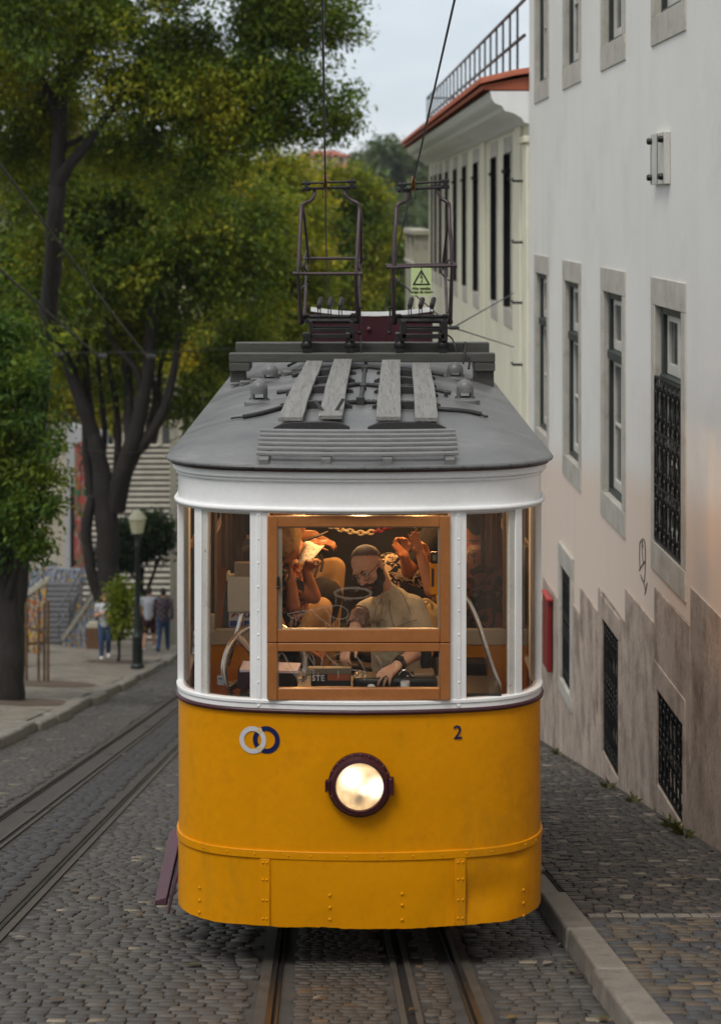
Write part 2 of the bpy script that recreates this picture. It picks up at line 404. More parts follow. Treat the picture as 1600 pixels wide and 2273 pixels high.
# right pavement: a near field with a mix of tan and blue-grey stones, a darker field beyond the cross strip
KW = .165; KH = .10
PR = lambda Y: KERB_R(Y)+KW
def low_mask(x, Y, hw): return x+hw < WALLX(Y)-.01
sw = MB().grid(sheet(lambda Y: PR(Y)-.01, lambda Y: WALLX(Y)+.3, -25, 95, KH-.014, 120, 3)).build('pavement', MT['mortar']); tag(sw, kind='structure')
YS = 10.45
o = setts('pavement_setts', PR, WALLX, 6.8, YS-.06, .10, .085, KH, [(.115,.092,.068),(.066,.070,.076),(.090,.082,.072),(.05,.052,.056),(.16,.115,.075)], [.34,.27,.2,.12,.07], mask=low_mask, hj=.001); tag(o, kind='structure')
o = setts('pavement_setts', PR, WALLX, YS+.08, 40, .09, .082, KH, [(.058,.053,.048),(.045,.043,.042),(.085,.074,.062),(.12,.10,.08),(.22,.19,.15)], [.36,.3,.2,.11,.03], mask=low_mask, hj=.0022); tag(o, kind='structure')
# drain strip and kerbs
m = MB()
n = 14
for i in range(n):
    a = PR(YS)+.02+(WALLX(YS)-PR(YS)-.04)*i/n; b = a+(WALLX(YS)-PR(YS)-.04)/n-.008
    m.obox(((a+b)/2, YS, G(YS)+KH+.0), ((b-a)/2,0,0), (0,.045,-.0093), (0,0,.012))
o = m.build('pavement_strip', MT['limestone'], bevel=.004); tag(o, kind='structure')
m = MB(); y = 6.6
while y < 60:
    L = .95+.35*random.random(); e = y+L-.008
    jz = random.gauss(0,.006); jx = random.gauss(0,.006)
    if y > YS-.1 and y < YS+.9 : jz -= .02; jx += .012
    c = []
    for z in (-.12, KH+jz+.004):
        for (xx, yy) in ((KERB_R(y)+jx, y), (KERB_R(y)+KW+.004, y), (KERB_R(e)+KW+.004, e), (KERB_R(e)+jx+random.gauss(0,.004), e)):
            c.append((xx + (.012 if z > 0 and xx < KERB_R(yy)+.08 else 0), yy, G(yy)+z))
    m.hexa(c); y += L
o = m.build('kerb', MT['limestone'], bevel=.016, seg=3); tag(o, kind='structure')
m = MB(); y = 12
while y < 90:
    L = 1.2+.5*random.random(); e = y+L-.01; jx = random.gauss(0,.03); jz = random.gauss(0,.012)
    c = [(xx+jx, yy, G(yy)+z) for z in (-.1, .13+jz) for (xx, yy) in ((KERB_L(y)-.26,y),(KERB_L(y),y),(KERB_L(e),e),(KERB_L(e)-.26,e))]
    m.hexa(c); y += L
o = m.build('kerb', MT['limestone'], bevel=.03); tag(o, kind='structure')
def SW(x, Y): # top of the left pavement
    d = max(0, KERB_L(Y)-.25-x); return G(Y)+.12+min(.25, d*.04)
rows = [[V((KERB_L(y)-.25-k, y, SW(KERB_L(y)-.25-k, y))) for k in (0,.3,.8,1.5,3,6,12)] for y in np.linspace(12, 95, 90)]
o = MB().grid(rows).build('pavement', MT['sidepave']); tag(o, kind='structure')

# tracks
GR = 'funicular tracks in the street'
for i, (x0, so_) in enumerate(TRACKS):
    tr = thing('tram_track', (cx(8,x0), 8, G(8)), ['steel rails and cable slot running under the yellow tram', 'empty steel rails and cable slot beside the left kerb'][i], 'tram track', GR)
    ys = np.linspace(-20, 92, 150)
    def strip(a, b, z0, z1, mt, nm):
        m = MB()
        L0 = [V((cx(y,x0)+a, y, G(y)+z0)) for y in ys]; L1 = [V((cx(y,x0)+b, y, G(y)+z0)) for y in ys]
        H0 = [V((p.x, p.y, p.z+z1-z0)) for p in L0]; H1 = [V((p.x, p.y, p.z+z1-z0)) for p in L1]
        m.grid([L0, H0]).grid([H0, H1]).grid([H1, L1]); return m.build(nm, mt, tr)
    for sgn in (-1, 1):
        xi = .47*sgn
        e = sorted((xi+.064*sgn, xi+.012*sgn)); strip(e[0], e[1], -.03, .000, MT['railbed'], 'rail_bed')
        e = sorted((xi+.010*sgn, xi-.016*sgn)); strip(e[0], e[1], -.03, .010, MT['railsteel'], 'rail')
        e = sorted((xi-.017*sgn, xi-.030*sgn)); strip(e[0], e[1], -.03, -.0095, MT['dark'], 'rail_groove')
        e = sorted((xi-.031*sgn, xi-.042*sgn)); strip(e[0], e[1], -.03, .004, MT['railsteel'], 'guard_rail')
    strip(so_-.05, so_-.021, -.03, .003, MT['railbed'], 'slot_edge')
    strip(so_+.021, so_+.05, -.03, .003, MT['railbed'], 'slot_edge')
    strip(so_-.020, so_+.020, -.05, -.0095, MT['dark'], 'cable_slot')

# fallen leaves lying on the stones
v, f, c = [], [], []
def fall(x, Y, z):
    a = random.random()*6.28; L = .025+.03*random.random(); w_ = L*.45; k = len(v); d = V((cos(a),sin(a),0)); s = V((-sin(a),cos(a),0)); p = V((x,Y,z))
    d.z = -SL*d.y; s.z = -SL*s.y
    v.extend([p-d*L, p+s*w_+V((0,0,.008)), p+d*L, p-s*w_+V((0,0,.004))]); f.append((k,k+1,k+2,k+3)); g_ = random.random(); c.append(((.10,.06,.025),(.20,.13,.04),(.26,.22,.17),(.09,.09,.03))[int(g_*4)])
for i in range(150):
    Y = 8+22*random.random()**1.3; x = KERB_L(Y)+(KERB_R(Y)-KERB_L(Y))*random.random(); fall(x, Y, G(Y)+.014)
for i in range(260):
    Y = 15+35*random.random(); fall(KERB_L(Y)+abs(random.gauss(0,.35)), Y, G(Y)+.016)
for i in range(60):
    Y = 8+14*random.random(); fall(PR(Y)+(WALLX(Y)-PR(Y))*(1-random.random()**2), Y, G(Y)+KH+.012)
for i in range(40):
    Y = 8+10*random.random(); fall(KERB_R(Y)-abs(random.gauss(0,.06)), Y, G(Y)+.014)
o = np_mesh('fallen_leaves', np.array([tuple(q) for q in v]), np.array(f), leafmat('dry_leaf', .1), np.array(c)); tag(o, kind='stuff')
# ------------------------------------------------------------ the tram
XC = -.0047; D0 = 9.5; REAR = 16.2
tram = thing('tram', (XC, D0, G(D0)), 'yellow and white funicular tram with a grey roof and one lit round headlight', 'tram')
half = catmull([(0,0,0),(.2,.007,0),(.4,.028,0),(.58,.058,0),(.70,.092,0),(.79,.138,0),(.860,.195,0),(.910,.262,0),(.940,.335,0),(.955,.42,0)], 6)
prof = [(p.x, p.y) for p in half] + [(.955, .5), (.955, .8)] + [(.955, q) for q in np.linspace(1.2, REAR-D0, 16)]
path = [(-a, b) for a, b in prof[::-1]][:-1] + prof
SS = [0.0]
for i in range(1, len(path)): SS.append(SS[-1]+math.hypot(path[i][0]-path[i-1][0], path[i][1]-path[i-1][1]))
mid = SS[len(prof)-1]; SS = [s-mid for s in SS]; SMAX = SS[-1]
def curve(s, off=0):  # point on the plan outline at arc s, pushed outward by off
    s = max(-SMAX+1e-4, min(SMAX-1e-4, s))
    i = int(np.searchsorted(SS, s))-1; i = max(0, min(i, len(path)-2))
    t = (s-SS[i])/(SS[i+1]-SS[i])
    def tang(k):
        a = path[max(k-1,0)]; b = path[min(k+1,len(path)-1)]; d = V((b[0]-a[0], b[1]-a[1], 0)); return d.normalized()
    p = V((path[i][0]*(1-t)+path[i+1][0]*t, path[i][1]*(1-t)+path[i+1][1]*t, 0))
    d = (tang(i)*(1-t)+tang(i+1)*t).normalized()
    return V((XC+p.x, D0+p.y, 0)) + V((d.y, -d.x, 0))*off
def s_of_px(px, off=0):  # arc position of a photo column on the front
    best = None
    for s in np.linspace(-1.5, 1.5, 601):
        c = curve(s, off); e = abs(800+c.x/c.y*F-px)
        if c.y < 10.0 and (best is None or e < best[0]): best = (e, s)
    return best[1]
def zf(py, Y=D0): return (HY-py)/F*Y
def srange(s0, s1, step=.03):
    n = max(2, int(abs(s1-s0)/step)+1); return np.linspace(s0, s1, n)
def band(m, s0, s1, z0, z1, off, th, step=.03):
    ss = srange(s0, s1, step); a, b = [], []
    for s in ss: a.append(curve(s, off)); b.append(curve(s, off-th))
    up = lambda L, z: [V((p.x, p.y, z)) for p in L]
    m.grid([up(a,z0), up(a,z1), up(b,z1), up(b,z0), up(a,z0)])
    for k in (0, -1): m.add([up(a,z0)[k], up(a,z1)[k], up(b,z1)[k], up(b,z0)[k]], [(0,1,2,3)])
    return m
def mould(m, s0, s1, z, off, r, n=10):
    return m.tube([V((c.x,c.y,z)) for c in (curve(s, off) for s in srange(s0, s1, .025))], r, n)
FS = 1.75
Zbot, Zb0, Zb1, Zmar, Zsill, Zwt, Zf1 = zf(2063), zf(1911), zf(1893), zf(1580), zf(1557), zf(1140), zf(1052)
# yellow lower body: displaced sheets so that it looks like beaten plate
def plate(s0, s1, z0, z1, off, nz, fn, step=.02, th=.012):
    rows = []; ss = srange(s0, s1, step)
    for z in np.linspace(z0, z1, nz): rows.append([V((*curve(s, off+fn(s,z)).xy, z)) for s in ss])
    m = MB().grid(rows)
    inn = [V((*curve(s, off-th).xy, z0)) for s in ss]
    m.grid([rows[0], inn]); return m
def dent(s, z):
    v = .0022*mn.noise(V((s*2.2, z*3, 1)))+.0009*mn.noise(V((s*7, z*6, 4)))
    return v
def dent_skirt(s, z):
    v = .008*mn.noise(V((s*1.6, z*2.5, 7)))+.0016*mn.noise(V((s*8, z*7, 2)))
    u = s-.52; q = (z-Zbot)
    v -= .022*exp(-((u-.1)/.16)**2-((q-.14)/.10)**2)
    v -= .011*exp(-((s-.83)/.06)**2-((q-.33)/.05)**2)
    v -= .005*exp(-((s+.18)/.10)**2-((q)/.07)**2)
    return v
plate(-FS, FS, Zb0-.01, Zmar+.01, 0, 26, dent).build('body_panel', MT['yellow'], tram, smooth=60)
sk = plate(-FS, FS, Zbot, Zb0+.01, .002, 24, dent_skirt)
for v in sk.v:
    if v.z < Zbot+.012: v.z += .006*mn.noise(V((v.x*6, 3, 1)))+.003*mn.noise(V((v.x*30, 3, 1))) + (.004 if -.2 < v.x < -.1 else 0)
sk.build('skirt', MT['yellow'], tram, smooth=60)
m = band(MB(), -FS, FS, Zb0, Zb1, .010, .016)
def rivet(m, s, z, off, r=.0075):
    c = curve(s, off); c2 = curve(s, off+.01); d = (c2-c).normalized()
    m.lathe(V((c.x,c.y,z)), d, [(r,-.001),(r*.85,r*.45),(r*.4,r*.7),(0,r*.75)], 8)
for px in (455,505,565,640,690,770,848,916,980,1035,1090,1163,1185):
    rivet(m, s_of_px(px), (Zb0+Zb1)/2, .010, .0062)
m.build('belt_rail', MT['yellow'], tram, bevel=.003, smooth=50)
for x0, x1 in ((578,600),(1010,1032)):
    m = band(MB(), s_of_px(x0), s_of_px(x1), Zbot+.004, Zb0-.002, .011, .012)
    for py in (1920,1958,2004,2045):
        for xx in (x0+6, x1-6): rivet(m, s_of_px(xx), zf(py), .011)
    m.build('cover_strap', MT['yellow'], tram, bevel=.002, smooth=50)
for px, pys in ((445,(1972,2000,2026)),(732,(1988,2016,2043)),(892,(1985,2010,2043)),(1160,(1977,2006,2034))):
    for py in pys:
        m = MB(); s = s_of_px(px); Y = curve(s).y; rivet(m, s, zf(py-1, Y), .004+dent_skirt(s, zf(py,Y)), .0085); m.build('rivet', MT['yellow'], tram, smooth=50)
# long plain sides (front part curves, the rest runs straight back)
for sg in (-1, 1):
    a, b = sorted((sg*(FS-.005), sg*(SMAX-.02)))
    m = band(MB(), a, b, zf(2030), Zmar, -.002, .02, .4); m.build('side_panel', MT['yellow'], tram)
# maroon belt and white window belt
m = mould(MB(), -FS, FS, Zmar-.004, .006, .0125); m.build('waist_moulding', MT['maroon'], tram, smooth=60)
m = band(MB(), -SMAX+.02, SMAX-.02, Zmar+.004, Zsill-.02, .006, .03)
m = band(m, -FS, FS, Zsill-.02, Zsill, .012, .05)
m.build('window_sill', MT['white'], tram, bevel=.004, smooth=50)
# posts
def post(px0, px1, off=.0, th=.055, off2=None):
    return band(MB(), s_of_px(px0), s_of_px(px1), Zsill-.004, Zwt+.03, off, th, .02)
for px0, px1 in ((556,593),(999,1034)):
    m = post(px0, px1, .004, .06); c = (px0+px1)/2
    band(m, s_of_px(c-5), s_of_px(c+5), Zmar+.02, Zwt+.01, .009, .006)
    for py in np.linspace(1146, 1572, 9): rivet(m, s_of_px(c), zf(py), .009, .006)
    m.build('pillar', MT['white'], tram, bevel=.0025, smooth=50)
for px0, px1 in ((432,447),(1143,1158)):
    post(px0, px1, .004, .07).build('pillar', MT['white'], tram, bevel=.003, smooth=50)
sR = [.0]
for s in np.linspace(.9, 1.6, 400):
    if curve(s).y > 9.93: sR = s; break
for sg in (-1, 1):
    a, b = sorted((sg*sR, sg*(sR+.11)))
    band(MB(), a, b, Zsill-.004, Zwt+.04, .008, .06, .02).build('pillar', MT['white'], tram, bevel=.004, smooth=50)
    k = sR+.95
    while k < SMAX-.3:
        a, b = sorted((sg*k, sg*(k+.10))); band(MB(), a, b, Zsill-.01, Zwt+.04, .004, .05, .05).build('pillar', MT['white'], tram, bevel=.003)
        k += .98
# header above windows
m = band(MB(), -SMAX+.02, SMAX-.02, Zwt-.004, Zf1, .004, .05)
m.build('fascia', MT['white'], tram, bevel=.003, smooth=50)
m = mould(MB(), -FS-.8, FS+.8, zf(1132), .012, .0135, 12)
m.build('drip_moulding', MT['white'], tram, smooth=60)
m = MB()
mould(m, -FS-.8, FS+.8, zf(1067), .010, .008); mould(m, -FS-.8, FS+.8, zf(1058), .020, .012)
band(m, -FS-.8, FS+.8, zf(1060), zf(1046), .028, .04)
m.build('cornice', MT['white'], tram, smooth=50)
# roof
Zr = zf(1037, 9.42)
m = band(MB(), -FS-.9, FS+.9, zf(1049,9.45), Zr-.012, .046, .05); m.build('roof_trim', MT['maroon'], tram, smooth=50)
OFF = .056; NK = 18
ss = list(srange(-SMAX+.02, SMAX-.02, .045))
def roof_pt(s, k):
    c = curve(s, OFF); ysp = min(max(c.y, 12.6), REAR-1.3)
    q = V((XC, ysp, 0)); p = c.lerp(q, k); h = 1-(1-k)**2.1
    z = Zr + .165*h + (.0015*mn.noise(V((p.x*5, p.y*3, 2))) if k > .02 else 0)
    return V((p.x, p.y, z))
rows = []
e0 = [V((*curve(s, OFF-.02).xy, Zr-.020)) for s in ss]; e1 = [V((*curve(s, OFF).xy, Zr-.016)) for s in ss]; e2 = [V((*curve(s, OFF+.003).xy, Zr-.004)) for s in ss]
rows = [e0, e1, e2]+[[roof_pt(s, k) for s in ss] for k in [0,.01,.03,.06]+list(np.linspace(.1,1,NK))]
rm = MB().grid(rows)
rb = BVHTree.FromPolygons([tuple(v) for v in rm.v], rm.f)
roof = rm.build('roof', MT['roofgrey'], tram, smooth=60)
def roof_hit(px, py, up=0):  # where the line of sight of a photo point meets the roof
    d = P(px, py, 1).normalized(); h = rb.ray_cast(V((0,0,0)), d)[0]
    return V((h.x, h.y, h.z+up))
def roof_z(x, y):
    h = rb.ray_cast(V((x,y,5)), V((0,0,-1)))[0]; return h.z if h else Zr
m = MB(); ym = 9.75
inner = [[V((roof_pt(s,k).x, roof_pt(s,k).y, roof_pt(s,k).z-.05)) for s in ss[::4]] for k in np.linspace(0.06,1,6)]
m.grid(inner).build('ceiling', MT['wood'], tram)
# paint-chipped rim
m = MB().tube([V((*curve(s, OFF+.004).xy, Zr-.010)) for s in srange(-FS, FS, .03)], .008, 8); m.build('roof_edge', mat('worn_rim_paint', (.075,.078,.08), .3, var=.3, scale=20, c2=(.42,.42,.42), c2t=(.64,.68), c2scale=16), tram, smooth=60)

# slatted rack at the front of the roof
rack = MB()
quads = [(963,577,1011),(972,576,1012),(982,573,1013.5),(992,572,1014.5),(1003,570,1016),(1015,568,1017.5)]
first = None
feet = []
m0 = MB()
for py, xa, xb in quads:
    pts = []
    Yc = roof_hit(795, py+9, 0).y
    for k in range(13):
        px = xa+(xb-xa)*k/12
        x = (px-798)/F*Yc+XC; yy = Yc+.045*((px-795)/220)**2
        pts.append(V((x, yy, roof_z(x, yy)*.35+roof_z(XC, Yc)*.65+.036)))
    m = MB()
    for a, b in zip(pts[:-1], pts[1:]):
        pass
    up = V((0,0,.007)); dy = V((0,.022,.002))
    ring = [[p-dy-up, p-dy*.9+up, p+dy*.9+up, p+dy-up, p-dy-up] for p in pts]
    m.grid(ring)
    m.add(ring[0][:4], [(0,1,2,3)]); m.add(ring[-1][:4], [(0,1,2,3)])
    
    feet.append((m, pts))
rackm = feet[-1][0].build('roof_rack', MT['slat'], tram, bevel=.002)
for mm, pts in feet[:-1]: mm.build('slat', MT['slat'], rackm, bevel=.002)
for px in (586,724,860,998):
    x = (px-798)/F*9.55+XC; y1 = min(p.y for p in feet[-1][1])-.05; y2 = feet[0][1][6].y+.02
    m = MB(); seg = 6
    ring = []
    for k in range(seg+1):
        yy = y1+(y2-y1)*k/seg; z = roof_z(x, yy)
        ring.append([V((x-.024,yy,z-.01)), V((x-.024,yy,z+.027)), V((x+.024,yy,z+.027)), V((x+.024,yy,z-.01)), V((x-.024,yy,z-.01))])
    m.grid(ring); m.add(ring[0][:4], [(0,1,2,3)]); m.build('bearer', MT['slat'], rackm, bevel=.002)
# four walkway planks on cross bearers
PL = [((618,671.5,950),(679,715.5,808)), ((706,759.5,946),(741,781,806)), ((834,889.5,949),(847.5,888.5,807)), ((921,973,951),(914,954,808))]
plk = []
for (a0,a1,ay),(b0,b1,by) in PL:
    p = roof_hit((a0+a1)/2, ay+5, .062); q0 = roof_hit((b0+b1)/2, 820, .05)
    Yb = 13.36
    w0 = (a1-a0)/F*p.y; w1 = (b1-b0)/F*Yb; xq = ((b0+b1)/2-800)/F*Yb
    q = V((xq, Yb, roof_z(xq, Yb)+.06))
    n = 14; ring = []; sd = random.random()*9
    for k in range(n+1):
        t = k/n; c = p.lerp(q, t); w = w0+(w1-w0)*t; w += .004*mn.noise(V((t*5, sd, 0)))
        c.z = max(c.z-.0, roof_z(c.x, c.y)+.045)+.004*mn.noise(V((t*3, sd, 4))); c.x += .004*mn.noise(V((t*3, sd, 8)))
        tl = .004*mn.noise(V((t*2, sd, 3)))
        ring.append([c+V((-w/2,0,-.012-tl)), c+V((-w/2,0,.012-tl)), c+V((w/2,0,.012+tl)), c+V((w/2,0,-.012+tl)), c+V((-w/2,0,-.012-tl))])
    m = MB().grid(ring); m.add(ring[0][:4], [(0,1,2,3)]); m.add(ring[-1][:4], [(0,1,2,3)])
    plk.append((p, q)); m.build('walkway_plank', MT['plank'], tram, bevel=.003)
def bearer(p, q, h=.046, w=.035):
    p, q = V(p), V(q); n = 8; ring = []
    for k in range(n+1):
        t = k/n; c = p.lerp(q, t); z = roof_z(c.x, c.y); top = z+h*min(1, .35+4*min(t,1-t))
        ring.append([V((c.x,c.y-w/2,z-.01)), V((c.x,c.y-w/2,top)), V((c.x,c.y+w/2,top)), V((c.x,c.y+w/2,z-.01)), V((c.x,c.y-w/2,z-.01))])
    m = MB().grid(ring); m.add(ring[0][:4], [(0,1,2,3)]); m.add(ring[-1][:4], [(0,1,2,3)])
    m.build('plank_bearer', MT['cable'], tram, bevel=.003)
for px0, px1, py in ((607,776,954),(625,782,906),(635,784,872),(655,788,850),(665,790,833),(816,990,954),(826,978,907),(830,972,873),(830,968,852),(836,966,834)):
    c = roof_hit((px0+px1)/2, py); 
    bearer(((px0-800)/F*c.y, c.y, 0), ((px1-800)/F*c.y, c.y, 0))
# conduits across the roof
def conduit(pts, r, mt=MT['cable'], up=.012, ribs=True):
    q = catmull([roof_hit(a, b, up) for a, b in pts], 10)
    rr = [r*(1+.22*(i % 2)) for i in range(len(q))] if ribs else r
    MB().tube(q, rr, 8).build('conduit', mt, tram, smooth=60)
conduit([(623,905),(680,900),(745,899),(800,896),(860,897),(925,899),(975,905)], .013)
conduit([(615,875),(700,866),(760,862),(800,857),(862,862),(920,862),(1000,876)], .013)
conduit([(650,838),(720,824),(770,820),(812,818),(860,822),(925,826),(985,836)], .013)
conduit([(812,808),(808,835),(806,858),(802,880),(800,896)], .013, ribs=False)
conduit([(540,930),(575,923),(605,915),(625,909)], .013); conduit([(513,933),(525,931),(541,930)], .005)
conduit([(972,912),(1000,914),(1040,918),(1068,924)], .013); conduit([(1068,924),(1076,928),(1082,929)], .006)
conduit([(640,824),(662,812),(690,800),(720,796),(770,799),(798,812)], .010, up=.04, ribs=False)
for px, py, sx, sz in ((800,892,.026,.032),(806,859,.020,.02),(809,818,.02,.02),(706,898,.016,.018),(903,899,.014,.02),(717,862,.014,.018),(902,862,.014,.02),(723,822,.014,.02),(898,824,.014,.02),(990,874,.012,.018)):
    c = roof_hit(px, py+6, .015); MB().box(c-V((sx,.02,.02)), c+V((sx,.02,sz))).build('junction_clamp', MT['cable'], tram, bevel=.004)
# V shaped bracket on the second plank
c = V(plk[1][0]); a = V((735,934,0)); base = P(732, 928, c.y+.18)
m = MB(); m.obox(base+V((.005,0,.0)), (.06,0,0), (0,.03,0), (0,0,.006))
m.bar(base+V((-.012,0,0)), P(700,890,c.y+.22), .019, .015, (0,1,0)); m.bar(base+V((.012,0,0)), P(762,885,c.y+.22), .019, .015, (0,1,0))
m.build('support_bracket', MT['cable'], tram, bevel=.002)
# cable reel of little slats, far left of the roof
m = MB()
for px, py in ((519,853),(541,849),(565,843),(588,838),(612,831),(636,827)):
    c = roof_hit(px+2, py+5, .02); m.obox(c, (.030,.02,.0), (-.006,.05,0), (0,0,.008))
m.build('foot_rest', MT['slat'], tram, bevel=.004)
# ventilator domes
def dome(px, pyb, pw, ph):
    c = roof_hit(px, pyb-4); k = c.y/F; r = pw*k/2; h = ph*k
    c.z -= .004
    m = MB().lathe(c, (0,0,1), [(r*1.75,-.03),(r*1.75,.012),(r*1.6,.018),(r*1.25,.022),(r*1.2,.03)], 28)
    # skirt with two openings, then dome
    n = 28; lo, hi = .028, h*.42
    for j in range(n):
        t0, t1 = 2*pi*j/n, 2*pi*(j+1)/n; tm = (t0+t1)/2
        front = abs(((tm+pi/2+pi) % (2*pi))-pi) < .62 or abs(((tm-pi/2+pi) % (2*pi))-pi) < .62
        q = [c+V((r*cos(t0),r*sin(t0),0)), c+V((r*cos(t1),r*sin(t1),0))]
        a = V((0,0,lo)); b = V((0,0,hi))
        if not front: m.add([q[0]+a, q[1]+a, q[1]+b, q[0]+b], [(0,1,2,3)])
        qi = [c+V((r*.86*cos(t0),r*.86*sin(t0),0)), c+V((r*.86*cos(t1),r*.86*sin(t1),0))]
        if not front: m.add([qi[0]+a, qi[1]+a, qi[1]+b, qi[0]+b], [(0,1,2,3)])
    pr = [(r*.86,hi),(r,hi)]+[(r*cos(t), max(hi, h-r)+min(r, h-hi)*sin(t)) for t in np.linspace(0.05, pi/2, 9)]
    m.lathe(c, (0,0,1), pr, 28)
    m.build('roof_vent', MT['roofgrey'], tram, smooth=45)
for a in ((575,898,38,53),(599,850,36,40),(1032,894,38,50),(1010,846,36,40)): dome(*a)
# pantograph beams
yb = 13.52; px2 = lambda px, Y=13.52: (px-800)/F*Y
zt = lambda py, Y=13.52: (HY-py)/F*Y
MB().box((px2(508), yb, zt(804)), (px2(1099), yb+.10, zt(784))).build('cross_beam', MT['beam'], tram, bevel=.006)
MB().box((px2(523,13.8), yb+.28, zt(800)), (px2(1086,13.8), yb+.40, zt(783.5)+.055)).build('cross_beam', MT['beam'], tram, bevel=.006)
for a, b in ((508,554),(1053,1099)):
    m = MB().box((px2(a)+.002, yb+.004, zt(824)), (px2(b), yb+.35, zt(804)-.002))
    m.box((px2(a)+.006, yb+.05, zt(860)), (px2(b)-.04 if a < 700 else px2(b)-.006, yb+.33, zt(824)-.002)); m.build('beam_block', MT['beam'], tram, bevel=.005)
# head board at the far end of the roof
Yh = 15.5; hb = lambda px, py: P(px, py, Yh)
arc = [hb(px, 700-4+10*((px-825)/130)**2*-1+4) for px in np.linspace(690, 960, 15)]
m = MB().prism([hb(690,800), hb(960,800)]+[V(p) for p in arc[::-1]], (0,.04,0)); hbd = m.build('head_board', MT['maroon'], tram)
m = MB()
for a, b in zip(arc[:-1], arc[1:]): m.obox((a+b)/2+V((0,.02,.012)), (b-a)/2*1.02, (0,.028,0), (0,0,.016))
m.build('board_cap', MT['white'], hbd)
m = MB().lathe(hb(819,731)+V((0,0,0)), (0,-1,0), [(.022,-.01),(.022,.012),(.012,.02),(0,.02)], 14); m.build('boss', MT['maroon'], hbd, smooth=50)

